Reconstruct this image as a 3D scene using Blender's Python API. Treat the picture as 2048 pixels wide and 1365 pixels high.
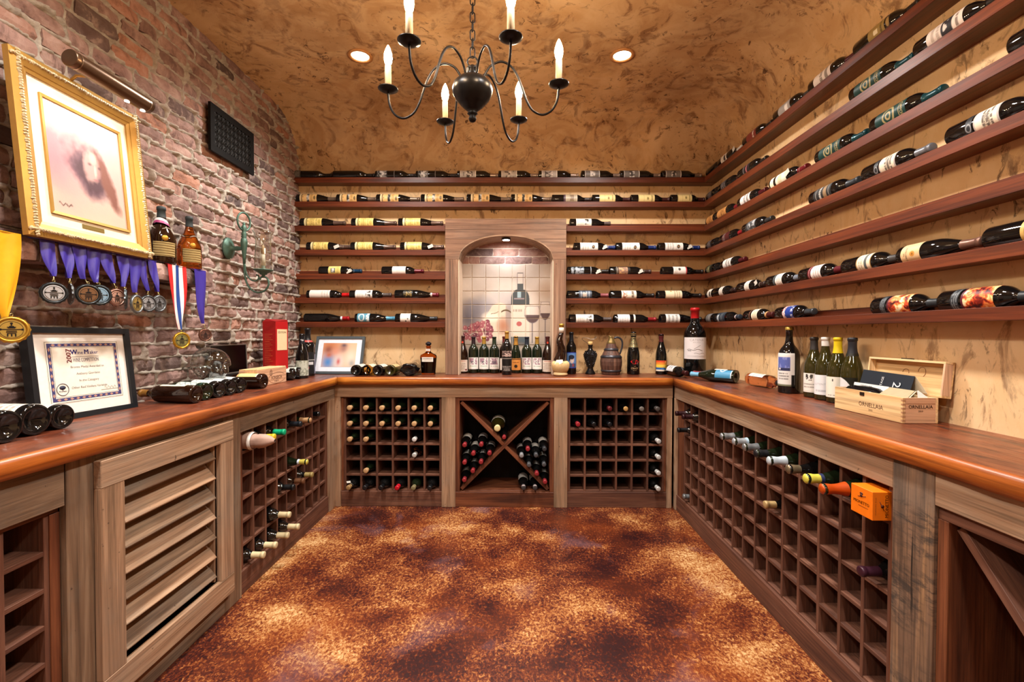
import bpy, bmesh, math, random
import numpy as np
from mathutils import Vector, Matrix, Euler
for o in list(bpy.data.objects): bpy.data.objects.remove(o)
S = bpy.context.scene
COL = S.collection
R = math.radians
# ------------------------------------------------------------------ camera, light, exposure
F = 920.0                                   # focal length in pixels of the 2048 wide frame
CAMZ = 1.25
cd = bpy.data.cameras.new('camera'); cam = bpy.data.objects.new('camera', cd); COL.objects.link(cam)
cd.sensor_width = 36.0; cd.lens = F/2048*36.0; cd.clip_start = 0.02
PITCH, YAW, ROLL = math.atan(16.5/F), math.atan(6.5/F), R(0.13)
CROT = Matrix.Rotation(YAW, 3, 'Z') @ Matrix.Rotation(R(90)-PITCH, 3, 'X') @ Matrix.Rotation(ROLL, 3, 'Z')
cam.location = (0, 0, CAMZ); cam.rotation_euler = CROT.to_euler()
S.camera = cam
S.view_settings.view_transform = 'Standard'; S.view_settings.look = 'None'
S.view_settings.gamma = 1.0; S.view_settings.use_curve_mapping = False
S.view_settings.exposure = 0.34
w = bpy.data.worlds.new('world'); S.world = w; w.use_nodes = True
w.node_tree.nodes['Background'].inputs[0].default_value = (1.0, 0.86, 0.72, 1)
w.node_tree.nodes['Background'].inputs[1].default_value = 0.3
S.cycles.use_denoising = True
S.cycles.max_bounces = 8; S.cycles.diffuse_bounces = 4; S.cycles.glossy_bounces = 4
S.cycles.transmission_bounces = 8; S.cycles.transparent_max_bounces = 8
S.cycles.sample_clamp_indirect = 6.0; S.cycles.caustics_reflective = False; S.cycles.caustics_refractive = False
# room numbers (metres): x right, y depth, z up, the camera stands at the origin
XL, XR, YB, YF, CEIL = -1.70, 1.535, 3.635, -1.7, 2.875
COUNT = 0.933; CTH = 0.054                   # worktop height and thickness
CL, CR, CB = -1.257, 1.112, 3.237            # worktop front edges
FL, FR, FB = -1.287, 1.130, 3.267            # face frame planes
CANS = [(-0.913, 2.72), (0.62, 2.72), (-0.913, 1.15), (0.62, 1.15), (-0.913, -0.45), (0.62, -0.45)]
CAN_W, BULB_E, PIC_W, NICHE_W = 172.0, 300.0, 1.9, 6.0
for i, (x, y) in enumerate(CANS):
    l = bpy.data.lights.new('downlight_lamp', 'SPOT'); l.energy = CAN_W*(1.0, 1.0, 0.9, 0.9, 0.6, 0.6)[i]; l.color = (1.0, 0.95, 0.89)
    l.spot_size = R(150); l.spot_blend = 0.9; l.shadow_soft_size = 0.09
    o = bpy.data.objects.new('downlight_lamp', l); COL.objects.link(o); o.location = (x, y, CEIL-0.03)

def ray(px, py):
    return CROT @ Vector(((px-1024)/F, -(py-682.5)/F, -1.0))
def onX(px, py, X):
    d = ray(px, py); t = X/d.x; return Vector((X, d.y*t, CAMZ+d.z*t))
def onY(px, py, Y):
    d = ray(px, py); t = Y/d.y; return Vector((d.x*t, Y, CAMZ+d.z*t))
def onZ(px, py, Z):
    d = ray(px, py); t = (Z-CAMZ)/d.z; return Vector((d.x*t, d.y*t, Z))

# ------------------------------------------------------------------ helpers
rnd = random.Random(7)
def lin(c):
    if isinstance(c, str):
        c = c.lstrip('#'); c = tuple(int(c[i:i+2], 16) for i in (0, 2, 4))
    out = []
    for v in c[:3]:
        v = v/255.0
        out.append(v/12.92 if v <= 0.04045 else ((v+0.055)/1.055)**2.4)
    return tuple(out)
class MB:
    """collects shapes into one mesh"""
    def __init__(s): s.v = []; s.f = []; s.sm = []
    def add(s, vs, fs, smooth=False):
        n = len(s.v); s.v += [tuple(v) for v in vs]
        for f in fs: s.f.append(tuple(i+n for i in f)); s.sm.append(smooth)
        return s
    def box(s, x0, x1, y0, y1, z0, z1, M=None, bev=0.0):
        if bev > 0:
            bm = bmesh.new(); bmesh.ops.create_cube(bm, size=1)
            for v in bm.verts: v.co = Vector(((x0+x1)/2+v.co.x*(x1-x0), (y0+y1)/2+v.co.y*(y1-y0), (z0+z1)/2+v.co.z*(z1-z0)))
            bmesh.ops.bevel(bm, geom=bm.edges[:], offset=bev, segments=1, affect='EDGES', profile=0.6)
            bm.verts.index_update()
            vs = [v.co.copy() for v in bm.verts]; fs = [[v.index for v in f.verts] for f in bm.faces]; bm.free()
        else:
            vs = [Vector(p) for p in ((x0,y0,z0),(x1,y0,z0),(x1,y1,z0),(x0,y1,z0),(x0,y0,z1),(x1,y0,z1),(x1,y1,z1),(x0,y1,z1))]
            fs = [(0,3,2,1),(4,5,6,7),(0,1,5,4),(1,2,6,5),(2,3,7,6),(3,0,4,7)]
        if M: vs = [M @ v for v in vs]
        return s.add(vs, fs)
    def lathe(s, prof, n=20, M=None, smooth=True, cap0=True, cap1=True, twist=None):
        vs = []; fs = []
        for k, (r, z) in enumerate(prof):
            for i in range(n):
                a = 2*math.pi*i/n; v = Vector((r*math.cos(a), r*math.sin(a), z))
                if twist: v = twist(v)
                vs.append(v)
        for k in range(len(prof)-1):
            for i in range(n):
                j = (i+1) % n; fs.append((k*n+i, k*n+j, (k+1)*n+j, (k+1)*n+i))
        if cap0: fs.append(tuple(range(n-1, -1, -1)))
        if cap1: fs.append(tuple((len(prof)-1)*n+i for i in range(n)))
        if M: vs = [M @ v for v in vs]
        return s.add(vs, fs, smooth)
    def tube(s, pts, r, n=8, closed=False, M=None):
        pts = [Vector(p) for p in pts]; N = len(pts); rs = r if isinstance(r, (list, tuple)) else [r]*N
        vs = []; fs = []; up = None
        for k in range(N):
            a = pts[(k-1) % N] if (closed or k > 0) else pts[k]; b = pts[(k+1) % N] if (closed or k < N-1) else pts[k]
            t = (b-a).normalized()
            if up is None:
                up = Vector((0, 0, 1)) if abs(t.z) < 0.9 else Vector((1, 0, 0))
            up = (up - t*up.dot(t)).normalized(); sd = t.cross(up)
            for i in range(n):
                an = 2*math.pi*i/n; vs.append(pts[k]+(up*math.cos(an)+sd*math.sin(an))*rs[k])
        for k in range(N if closed else N-1):
            k2 = (k+1) % N
            for i in range(n):
                j = (i+1) % n; fs.append((k*n+i, k*n+j, k2*n+j, k2*n+i))
        if not closed: fs.append(tuple(range(n-1, -1, -1))); fs.append(tuple((N-1)*n+i for i in range(n)))
        if M: vs = [M @ v for v in vs]
        return s.add(vs, fs, True)
    def prism(s, pts, d, M=None):
        """pts: polygon in x,y; extruded 0..d along z"""
        n = len(pts); vs = [Vector((p[0], p[1], 0)) for p in pts]+[Vector((p[0], p[1], d)) for p in pts]
        fs = [tuple(range(n-1, -1, -1)), tuple(range(n, 2*n))]+[(i, (i+1) % n, n+(i+1) % n, n+i) for i in range(n)]
        if M: vs = [M @ v for v in vs]
        return s.add(vs, fs)
    def mesh(s, name, mat=None):
        m = bpy.data.meshes.new(name); m.from_pydata(s.v, [], s.f)
        m.polygons.foreach_set('use_smooth', s.sm)
        if mat: m.materials.append(mat)
        m.update(); return m
    def build(s, name, mat, parent=None): return obj(name, s.mesh(name, mat), parent)
def obj(name, mesh, parent=None, M=None):
    o = bpy.data.objects.new(name, mesh); COL.objects.link(o)
    if parent: o.parent = parent
    if M is not None: o.matrix_basis = M
    return o
USED = set()
def tag(o, label, cat, group=None):
    o['label'] = label; o['category'] = cat
    if group: o['group'] = group
    return o
def thing(name, label, cat, loc=(0, 0, 0), M=None, group=None):
    o = bpy.data.objects.new(name, None); COL.objects.link(o); o.empty_display_size = 0.05
    if M is not None: o.matrix_basis = M
    else: o.location = loc
    return tag(o, label, cat, group)
def struct(o): o['kind'] = 'structure'; return o
def frame(origin, zdir, xhint=(0, 0, 1)):
    """matrix whose local z runs along zdir and whose local x leans to xhint"""
    z = Vector(zdir).normalized(); x = Vector(xhint); x = (x - z*x.dot(z)).normalized(); y = z.cross(x)
    m = Matrix((x, y, z)).transposed().to_4x4(); m.translation = Vector(origin); return m
def smooth01(t): t = np.clip(t, 0, 1); return t*t*(3-2*t)
def vnoise(x, y, seed=0):
    """value noise on numpy arrays"""
    xi = np.floor(x).astype(np.int64); yi = np.floor(y).astype(np.int64); fx = smooth01(x-xi); fy = smooth01(y-yi)
    def h(a, b):
        n = (a*374761393+b*668265263+seed*974634777) & 0xffffffff
        n = ((n ^ (n >> 13))*1274126177) & 0xffffffff
        return ((n ^ (n >> 16)) & 0xffff)/65535.0
    return (h(xi, yi)*(1-fx)+h(xi+1, yi)*fx)*(1-fy)+(h(xi, yi+1)*(1-fx)+h(xi+1, yi+1)*fx)*fy
def fbm(x, y, seed=0, o=4):
    t = 0; a = 0.5; n = 0
    for k in range(o): t = t+a*vnoise(x*2**k, y*2**k, seed+k); n += a; a *= 0.5
    return t/n
# text as flat triangles, from the built-in font
_TX = {}
def text_geo(txt, size=1.0, spacing=1.0, bold=0.0):
    key = (txt, spacing)
    if key not in _TX:
        c = bpy.data.curves.new('lettering', 'FONT'); c.body = txt; c.size = 1.0; c.align_x = 'CENTER'; c.align_y = 'CENTER'
        c.space_character = spacing; c.resolution_u = 2
        o = bpy.data.objects.new('lettering', c); COL.objects.link(o)
        dg = bpy.context.evaluated_depsgraph_get(); me = o.evaluated_get(dg).to_mesh()
        vs = [v.co.copy() for v in me.vertices]; fs = [tuple(p.vertices) for p in me.polygons]
        o.evaluated_get(dg).to_mesh_clear(); bpy.data.objects.remove(o); bpy.data.curves.remove(c)
        _TX[key] = (vs, fs)
    vs, fs = _TX[key]
    if bold:                                   # heavier strokes: the letters set twice, a hair apart
        n = len(vs); d = Vector((bold, 0, 0)); return [(v-d)*size for v in vs]+[(v+d)*size for v in vs], list(fs)+[tuple(i+n for i in f) for f in fs]
    return [v*size for v in vs], fs
def spline3(pts, n=5, closed=False):
    P = [Vector(p) for p in pts]
    P = [P[0]*2-P[1]]+P+[P[-1]*2-P[-2]]; out = []
    for i in range(1, len(P)-2):
        for k in range(n):
            u = k/n; a, b, c, d = P[i-1:i+3]; out.append(0.5*((2*b)+(c-a)*u+(2*a-5*b+4*c-d)*u*u+(3*b-a-3*c+d)*u**3))
    return out+[P[-2]]
def flat_text(mb, txt, size, M, sx=1.0, spacing=1.0, bold=0.0):
    vs, fs = text_geo(txt, size, spacing, bold)
    return mb.add([M @ Vector((v.x*sx, v.y, 0)) for v in vs], fs)
# ------------------------------------------------------------------ materials (all node based)
_M = {}
class NB:
    def __init__(s, name):
        s.m = bpy.data.materials.new(name); s.m.use_nodes = True; s.t = s.m.node_tree; s.t.nodes.clear()
        s.out = s.n('ShaderNodeOutputMaterial'); s.p = s.n('ShaderNodeBsdfPrincipled'); s.l(s.p.outputs[0], s.out.inputs[0])
    def n(s, k, **kw):
        x = s.t.nodes.new(k)
        for a, b in kw.items(): setattr(x, a, b)
        return x
    def l(s, a, b): s.t.links.new(a, b)
    def put(s, inp, v):
        if hasattr(v, 'is_linked') or hasattr(v, 'links'): s.l(v, inp)
        else: inp.default_value = v
    def coord(s, scale=(1, 1, 1), rnd_off=True, kind='Object'):
        tc = s.n('ShaderNodeTexCoord'); v = tc.outputs[kind]
        if rnd_off:
            oi = s.n('ShaderNodeObjectInfo'); m = s.n('ShaderNodeMath', operation='MULTIPLY'); s.l(oi.outputs['Random'], m.inputs[0]); m.inputs[1].default_value = 37.0
            a = s.n('ShaderNodeVectorMath', operation='ADD'); s.l(v, a.inputs[0]); s.l(m.outputs[0], a.inputs[1]); v = a.outputs[0]
        mp = s.n('ShaderNodeMapping'); mp.inputs['Scale'].default_value = scale; s.l(v, mp.inputs['Vector']); return mp.outputs[0]
    def noise(s, vec, scale, detail=4, rough=0.55, dist=0.0):
        x = s.n('ShaderNodeTexNoise'); s.l(vec, x.inputs['Vector']); x.inputs['Scale'].default_value = scale
        x.inputs['Detail'].default_value = detail; x.inputs['Roughness'].default_value = rough; x.inputs['Distortion'].default_value = dist
        return x.outputs['Fac']
    def ramp(s, fac, stops):
        x = s.n('ShaderNodeValToRGB'); s.l(fac, x.inputs[0]); e = x.color_ramp.elements
        while len(e) > 1: e.remove(e[-1])
        for i, (p, c) in enumerate(stops):
            q = e[0] if i == 0 else e.new(p); q.position = p; q.color = (c, c, c, 1) if isinstance(c, (int, float)) else (*c, 1)
        return x.outputs[0]
    def mix(s, fac, a, b, mode='MIX'):
        x = s.n('ShaderNodeMix', data_type='RGBA', blend_type=mode)
        s.put(x.inputs[0], fac)
        for i, v in ((6, a), (7, b)):
            if isinstance(v, tuple): x.inputs[i].default_value = (*v[:3], 1)
            else: s.l(v, x.inputs[i])
        return x.outputs[2]
    def math(s, op, a, b=0.0):
        x = s.n('ShaderNodeMath', operation=op); s.put(x.inputs[0], a); s.put(x.inputs[1], b); return x.outputs[0]
    def bump(s, h, strength=0.3, dist=0.01):
        x = s.n('ShaderNodeBump'); s.l(h, x.inputs['Height']); x.inputs['Strength'].default_value = strength; x.inputs['Distance'].default_value = dist
        s.l(x.outputs[0], s.p.inputs['Normal'])
    def set(s, color=None, rough=None, metal=None, spec=None, coat=None, trans=None, ior=None):
        if color is not None: s.put(s.p.inputs['Base Color'], (*color[:3], 1) if isinstance(color, tuple) else color)
        for k, v in (('Roughness', rough), ('Metallic', metal), ('Specular IOR Level', spec), ('Coat Weight', coat), ('Transmission Weight', trans), ('IOR', ior)):
            if v is not None: s.put(s.p.inputs[k], v)
        return s
def plain(c, rough=0.5, metal=0.0, spec=0.5, coat=0.0, name=None, emit=0.0, trans=0.0, ior=1.45):
    key = ('p', c, rough, metal, spec, coat, emit, trans, ior)
    if key not in _M:
        b = NB(name or 'plain'); L = lin(c)
        v = b.coord((1, 1, 1)); nz = b.noise(v, 60, 2)
        col = b.mix(nz, tuple(x*0.9 for x in L), tuple(min(1, x*1.08) for x in L))
        b.set(col, rough, metal, spec, coat, trans, ior)
        if emit: b.p.inputs['Emission Color'].default_value = (*L, 1); b.p.inputs['Emission Strength'].default_value = emit
        _M[key] = b.m
    return _M[key]
def emitter(c, e):
    key = ('e', c, e)
    if key not in _M:
        b = NB('lamp_glow'); b.set((0, 0, 0), 1.0); b.p.inputs['Emission Color'].default_value = (*lin(c), 1); b.p.inputs['Emission Strength'].default_value = e; _M[key] = b.m
    return _M[key]
WOODS = {  # dark, mid, light, roughness, bump, grain scale
    'barn':   ('#473526', '#7a5f48', '#9a8066', 0.75, 0.45, 1.0),
    'barnlt': ('#725841', '#9f7c5f', '#b89a7c', 0.75, 0.3, 0.9),
    'barndk': ('#3a2b20', '#7d604a', '#aa8058', 0.8, 0.6, 1.2),
    'surround': ('#563d2d', '#83604a', '#a07c62', 0.7, 0.35, 1.0),
    'rack':   ('#46291f', '#66402f', '#7d5440', 0.7, 0.25, 1.0),
    'rackred': ('#3c1e12', '#6a3a22', '#8a5232', 0.6, 0.25, 1.0),
    'shelf':  ('#3c180b', '#622a12', '#813f1d', 0.45, 0.12, 0.8),
    'topedge': ('#6a2f12', '#a85a1f', '#cf8430', 0.38, 0.2, 0.8),
    'pine':   ('#c79a68', '#e0bb86', '#efd3a6', 0.6, 0.12, 0.9),
    'pinepink': ('#b98a68', '#d3a683', '#e2bd9b', 0.6, 0.12, 0.9),
    'innershade': ('#0a0403', '#140a07', '#1e110c', 0.8, 0.2, 1.0),  # near-black backs: shade inside racks and cupboard put into the colour
    'barrel': ('#3c2620', '#63453a', '#7d5c4c', 0.5, 0.3, 1.0),
}
def wood(kind, axis='x'):
    key = ('w', kind, axis)
    if key in _M: return _M[key]
    d, m, l, ro, bu, g = WOODS[kind]; b = NB('wood_'+kind); d, m, l = lin(d), lin(m), lin(l)
    i = 'xyz'.index(axis)
    sc = [1, 1, 1]; sc[i] = 0.07; v = b.coord(tuple(sc))
    n1 = b.noise(v, 22*g, 6, 0.62, 0.6)
    sc2 = [1, 1, 1]; sc2[i] = 0.02; v2 = b.coord(tuple(sc2)); n2 = b.noise(v2, 130*g, 3, 0.6)
    n3 = b.noise(b.coord((1, 1, 1)), 5, 4, 0.6)
    c = b.ramp(n1, [(0.30, d), (0.5, m), (0.68, l)])
    c = b.mix(b.math('MULTIPLY', b.ramp(n2, [(0.35, 1.0), (0.55, 0.0)]), 0.55), c, tuple(x*0.45 for x in d))
    c = b.mix(b.ramp(n3, [(0.35, 0.0), (0.7, 0.35)]), c, m)
    if kind.startswith('barn') or kind == 'surround':
        gy = b.noise(b.coord((1, 1, 1)), 3.1, 5, 0.6); c = b.mix(b.ramp(gy, [(0.45, 0.0), (0.72, 0.2 if kind == 'surround' else 0.38)]), c, lin('#7e7a70'))
        sp = b.noise(b.coord((1, 1, 1)), 45, 3); c = b.mix(b.ramp(sp, [(0.70, 0.0), (0.76, 0.7)]), c, lin('#2a1c12'))
    if kind == 'barndk':
        sc4 = [0.5, 0.5, 0.5]; sc4[i] = 1.6; sw = b.noise(b.coord(tuple(sc4)), 24, 5, 0.7, 0.5); pt = b.noise(b.coord((1, 1, 1)), 7, 4, 0.6)
        c = b.mix(b.math('MULTIPLY', b.ramp(sw, [(0.46, 0.0), (0.6, 0.8)]), b.ramp(pt, [(0.42, 0.15), (0.58, 1.0)])), c, lin('#2f2b28'))
        sc5 = [1, 1, 1]; sc5[i] = 0.05; ck = b.noise(b.coord(tuple(sc5)), 48, 4, 0.6, 0.3); c = b.mix(b.ramp(ck, [(0.62, 0.0), (0.67, 0.9)]), c, lin('#1a120d'))
    b.set(c, ro, spec=0.35)
    if kind in ('shelf', 'topedge'): b.set(coat=0.25); b.p.inputs['Coat Roughness'].default_value = 0.3
    b.bump(b.math('ADD', n1, b.math('MULTIPLY', n2, 0.7)), bu, 0.004)
    _M[key] = b.m; return b.m
def worktop_mat(axis):
    key = ('top', axis)
    if key in _M: return _M[key]
    b = NB('worktop_wood'); i = 'xyz'.index(axis)
    sc = [1, 1, 1]; sc[i] = 0.2; v = b.coord(tuple(sc), False)
    n1 = b.noise(v, 13, 8, 0.7, 1.0); n2 = b.noise(v, 34, 6, 0.75, 0.6); n3 = b.noise(b.coord((1, 1, 1), False), 3, 4)
    c = b.ramp(n1, [(0.25, lin('#220f0b')), (0.42, lin('#4e2212')), (0.55, lin('#6e3218')), (0.75, lin('#874a2c'))])
    c = b.mix(b.ramp(n2, [(0.34, 0.9), (0.45, 0.0)]), c, lin('#1a100f'))
    c = b.mix(b.ramp(n3, [(0.5, 0.0), (0.7, 0.35)]), c, lin('#8d5a44'))
    b.set(c, b.ramp(n2, [(0.3, 0.5), (0.6, 0.32)]), spec=0.5, coat=0.15); b.p.inputs['Coat Roughness'].default_value = 0.25
    b.bump(b.math('ADD', n1, n2), 0.35, 0.004); _M[key] = b.m; return b.m
def plaster_mat(tone):
    key = ('plaster', tone)
    if key in _M: return _M[key]
    b = NB('painted_plaster')
    v = b.coord((1, 1, 1), False)
    big = b.noise(v, 1.5, 5, 0.6, 0.6)
    vs = b.coord((1, 1, 0.45) if tone == 'wall' else (1.0, 1.0, 1.0), False)
    mid = b.noise(vs, 7.5, 7, 0.68, 1.3); fine = b.noise(vs, 22, 6, 0.7, 0.9)
    if tone == 'wall':
        c = b.ramp(big, [(0.3, lin('#c9a272')), (0.5, lin('#d8b282')), (0.7, lin('#e2c298'))]); t0 = 0.585
    else:
        c = b.ramp(big, [(0.30, lin('#ab855c')), (0.5, lin('#d5ae7c')), (0.66, lin('#e8c899'))]); t0 = 0.555
    if tone != 'wall':
        reg = b.noise(v, 0.9, 3, 0.5, 0.4); c = b.mix(b.ramp(reg, [(0.40, 0.0), (0.62, 0.6)]), c, lin('#8f6a48'))
    c = b.mix(b.ramp(mid, [(t0-0.03, 0.0), (t0+0.06, 0.8)]), c, lin('#7d5738'))
    c = b.mix(b.ramp(b.noise(vs, 4.0, 5, 0.6, 2.0), [(0.42, 0.3), (0.56, 0.0)]), c, lin('#e2c69c'))
    spot = b.math('MULTIPLY', b.ramp(fine, [(0.575, 0.0), (0.63, 1.0)]), b.ramp(b.noise(v, 3.3, 3), [(0.42, 0.0), (0.56, 1.0)]))
    c = b.mix(b.math('MULTIPLY', spot, 0.9), c, lin('#4c301e'))
    b.set(c, 0.62, spec=0.3); b.bump(b.math('ADD', mid, b.math('MULTIPLY', fine, 0.5)), 0.22, 0.006)
    _M[key] = b.m; return b.m
def floor_mat():
    b = NB('stained_concrete'); v = b.coord((1, 1, 1), False)
    big = b.noise(v, 1.35, 4, 0.5, 0.3); mid = b.noise(v, 4.2, 4, 0.6, 0.4)
    fine = b.noise(b.coord((1, 0.75, 1), False), 90, 4, 0.68, 0.8)
    t = b.math('ADD', b.math('ADD', b.math('MULTIPLY', big, 0.95), b.math('MULTIPLY', mid, 0.55)), b.math('MULTIPLY', fine, 0.9))
    c = b.ramp(t, [(0.78, lin('#2f1310')), (0.90, lin('#5a2614')), (0.99, lin('#8a4a22')), (1.0, lin('#8a4a22'))])
    t2 = b.math('SUBTRACT', t, 1.035)
    c = b.ramp(t2, [(0.03, lin('#2a1010')), (0.15, lin('#552316')), (0.235, lin('#7e4222')), (0.32, lin('#a97240')), (0.46, lin('#d2ac7a'))])
    gy = b.noise(v, 2.1, 5, 0.55, 0.5); c = b.mix(b.ramp(gy, [(0.56, 0.0), (0.71, 0.5)]), c, lin('#6a5a66'))
    rd = b.noise(v, 1.9, 3, 0.5); c = b.mix(b.ramp(rd, [(0.5, 0.0), (0.7, 0.35)]), c, lin('#8a3f14'), 'MIX')
    b.set(c, b.ramp(fine, [(0.3, 0.38), (0.7, 0.24)]), spec=0.45); b.bump(fine, 0.12, 0.003); return b.m
def brick_mat():
    b = NB('old_brick'); v = b.coord((1, 1, 1))
    oi = b.n('ShaderNodeObjectInfo')
    base = b.ramp(oi.outputs['Random'], [(0.0, lin('#8c6f69')), (0.14, lin('#a5867c')), (0.30, lin('#7d635d')), (0.44, lin('#9c8079')), (0.58, lin('#a87a66')), (0.72, lin('#977b75')), (0.82, lin('#ab8d84')), (0.90, lin('#4f4443')), (1.0, lin('#75605b'))])
    n1 = b.noise(v, 14, 6, 0.65, 0.5); n2 = b.noise(v, 60, 5, 0.7)
    c = b.mix(b.ramp(n1, [(0.33, 0.7), (0.5, 0.0)]), base, lin('#4f3a36'))
    c = b.mix(b.ramp(n1, [(0.52, 0.0), (0.70, 0.7)]), c, lin('#b8a096'))
    c = b.mix(b.ramp(n2, [(0.62, 0.0), (0.72, 0.6)]), c, lin('#40302c'))
    b.set(c, 0.85, spec=0.25); b.bump(b.math('ADD', n1, n2), 0.6, 0.006); return b.m
def mortar_mat():
    b = NB('mortar'); v = b.coord((1, 1, 1), False); n1 = b.noise(v, 30, 6, 0.7); n2 = b.noise(v, 5, 4)
    c = b.ramp(n1, [(0.3, lin('#877f75')), (0.55, lin('#aaa297')), (0.75, lin('#c4bdb3'))]); c = b.mix(b.ramp(n2, [(0.4, 0.0), (0.7, 0.4)]), c, lin('#8a7468'))
    b.set(c, 0.9, spec=0.2); b.bump(n1, 0.7, 0.006); return b.m
def print_mat(name='printed_paper', rough=0.5, spec=0.4, metal=0.0, bump=0.0):
    key = ('pr', name, rough, spec, metal, bump)
    if key not in _M:
        b = NB(name); a = b.n('ShaderNodeVertexColor'); a.layer_name = 'Col'; b.set(a.outputs[0], rough, metal, spec)
        if bump: b.bump(b.noise(b.coord((1, 1, 1)), 120, 4), bump, 0.003)
        _M[key] = b.m
    return _M[key]
def glass_mat(kind):
    key = ('g', kind)
    if key in _M: return _M[key]
    b = NB('glass_'+kind)
    if kind in ('black', 'green', 'olive', 'brown'):
        c = {'black': '#0a0a0a', 'green': '#10180c', 'olive': '#2b270c', 'brown': '#1d0d06'}[kind]
        v = b.coord((1, 1, 1)); b.set(b.mix(b.noise(v, 8, 2), lin(c), tuple(x*1.3 for x in lin(c))), 0.06, spec=0.55)
    elif kind in ('clear', 'smoke'):            # thin blown glass: mostly see-through, mirror-like towards its edges
        tr = b.n('ShaderNodeBsdfTransparent'); tr.inputs[0].default_value = (0.93, 0.94, 0.93, 1) if kind == 'clear' else (0.72, 0.75, 0.74, 1)
        lw = b.n('ShaderNodeLayerWeight'); lw.inputs[0].default_value = 0.35 if kind == 'clear' else 0.5
        b.set((0.85, 0.87, 0.86), 0.04, spec=0.8); ms = b.n('ShaderNodeMixShader'); f = b.ramp(lw.outputs['Facing'], [(0.0, 0.17), (0.6, 0.27), (0.95, 0.8)] if kind == 'clear' else [(0.0, 0.12), (0.5, 0.22), (0.95, 0.75)])
        gl = b.n('ShaderNodeBsdfGlossy'); gl.inputs['Roughness'].default_value = 0.04; gl.inputs[0].default_value = (0.9, 0.92, 0.92, 1)
        b.l(f, ms.inputs[0]); b.l(tr.outputs[0], ms.inputs[1]); b.l(gl.outputs[0], ms.inputs[2]); b.l(ms.outputs[0], b.out.inputs[0])
    else:
        c, r = {'clear': ((0.97, 0.97, 0.96), 0.0), 'amber': (lin('#c06018'), 0.02), 'rose': (lin('#e8a27c'), 0.02), 'gold': (lin('#d9a94a'), 0.03), 'smoke': ((0.93, 0.95, 0.95), 0.01)}[kind]
        b.set(c, r, trans=1.0, ior=1.45 if kind != 'smoke' else 1.18)
    _M[key] = b.m; return b.m
# ------------------------------------------------------------------ the room
SPR = 2.475                                     # where the coves spring
NX0, NX1, NZ1, NYB = -0.432, 0.288, 1.99, 3.70      # niche opening in the back wall
m = MB(); m.box(XL-0.3, XR+0.15, YF-0.1, YB+0.25, -0.1, 0.0); struct(m.build('floor', floor_mat()))
m = MB()
m.box(XL-0.2, NX0, YB, YB+0.12, 0, SPR+0.05); m.box(NX1, XR+0.12, YB, YB+0.12, 0, SPR+0.05)
m.box(NX0, NX1, YB, YB+0.12, 0, COUNT-0.01); m.box(NX0, NX1, YB, YB+0.12, NZ1, SPR+0.05)
m.box(NX0-0.02, NX1+0.02, NYB+0.012, YB+0.12, COUNT-0.01, NZ1)
wall_back = struct(m.build('wall_back', plaster_mat('wall')))
m = MB(); m.box(XR, XR+0.12, YF, YB+0.12, 0, SPR+0.05); struct(m.build('wall_right', plaster_mat('wall')))
m = MB(); m.box(XL-0.3, XR+0.12, YF-0.12, YF, 0, CEIL+0.1); struct(m.build('wall_front', plaster_mat('wall')))
vs = []; fs = []; T = 12; ring = None
for k in range(T+1):
    t = k/T*math.pi/2; dx = 0.42*(1-math.cos(t)); dy = 0.40*(1-math.cos(t)); z = SPR+(CEIL-SPR)*math.sin(t)
    rc = 0.01+0.34*math.sin(t)**1.2; x1 = XR-dx; y1 = YB-dy; row = []
    for i in range(16): row.append((XL-0.03+(x1-rc-XL+0.03)*i/15, y1, z))
    for i in range(1, 12):
        a = math.pi/2*(1-i/12); row.append((x1-rc+rc*math.cos(a), y1-rc+rc*math.sin(a), z))
    for i in range(16): row.append((x1, y1-rc+(YF-y1+rc)*i/15, z))
    vs += row; n = len(row)
    if k:
        for i in range(n-1): fs.append(((k-1)*n+i, k*n+i, k*n+i+1, (k-1)*n+i+1))
m = MB(); m.add(vs, fs, True)
base = len(vs)-n; m.v.append((XL-0.03, YF, CEIL)); m.f.append((len(m.v)-1,)+tuple(range(base+n-1, base-1, -1))); m.sm.append(True)
m.add([(XR+0.02, YF, SPR), (XR+0.02, YB, SPR), (XR+0.02, YB, CEIL+0.1), (XR+0.02, YF, CEIL+0.1), (XL-0.3, YB+0.02, SPR), (XR, YB+0.02, SPR), (XR, YB+0.02, CEIL+0.1), (XL-0.3, YB+0.02, CEIL+0.1)], [(0, 1, 2, 3), (4, 5, 6, 7)])
struct(m.build('ceiling', plaster_mat('ceil')))

# brick wall: mortar bed with squeezed-out joints, single bricks in front of it
CH, BL = 0.0675, 0.203; ZB0 = 0.86
brk = []                                          # (y0, y1, z0, z1)
row = 0; z = ZB0
while z < CEIL:
    y = 0.35+(BL/2 if row % 2 else 0)+rnd.uniform(-0.02, 0.02)
    while y < YB:
        L = BL*rnd.uniform(0.93, 1.05)
        if rnd.random() < 0.10: L = BL*0.52
        brk.append((y, min(y+L-0.011, YB+0.02), z+0.006+rnd.uniform(-.003, .003), z+CH-0.006+rnd.uniform(-.003, .003))); y += L
    z += CH; row += 1
wl = MB(); wl.box(XL-0.2, XL-0.03, YF, YB+0.12, 0, CEIL+0.05)
wall_left = struct(wl.build('wall_left', mortar_mat()))
NY, NZ = 470, 300; ys = np.linspace(0.35, YB+0.01, NY); zs = np.linspace(ZB0, CEIL+0.03, NZ); YY, ZZ = np.meshgrid(ys, zs, indexing='ij')
jy = YY+0.012*(fbm(YY*9, ZZ*9, 3)-0.5); jz = ZZ+0.016*(fbm(YY*7, ZZ*7, 9)-0.5)
inside = np.full(YY.shape, -1.0)
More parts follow.
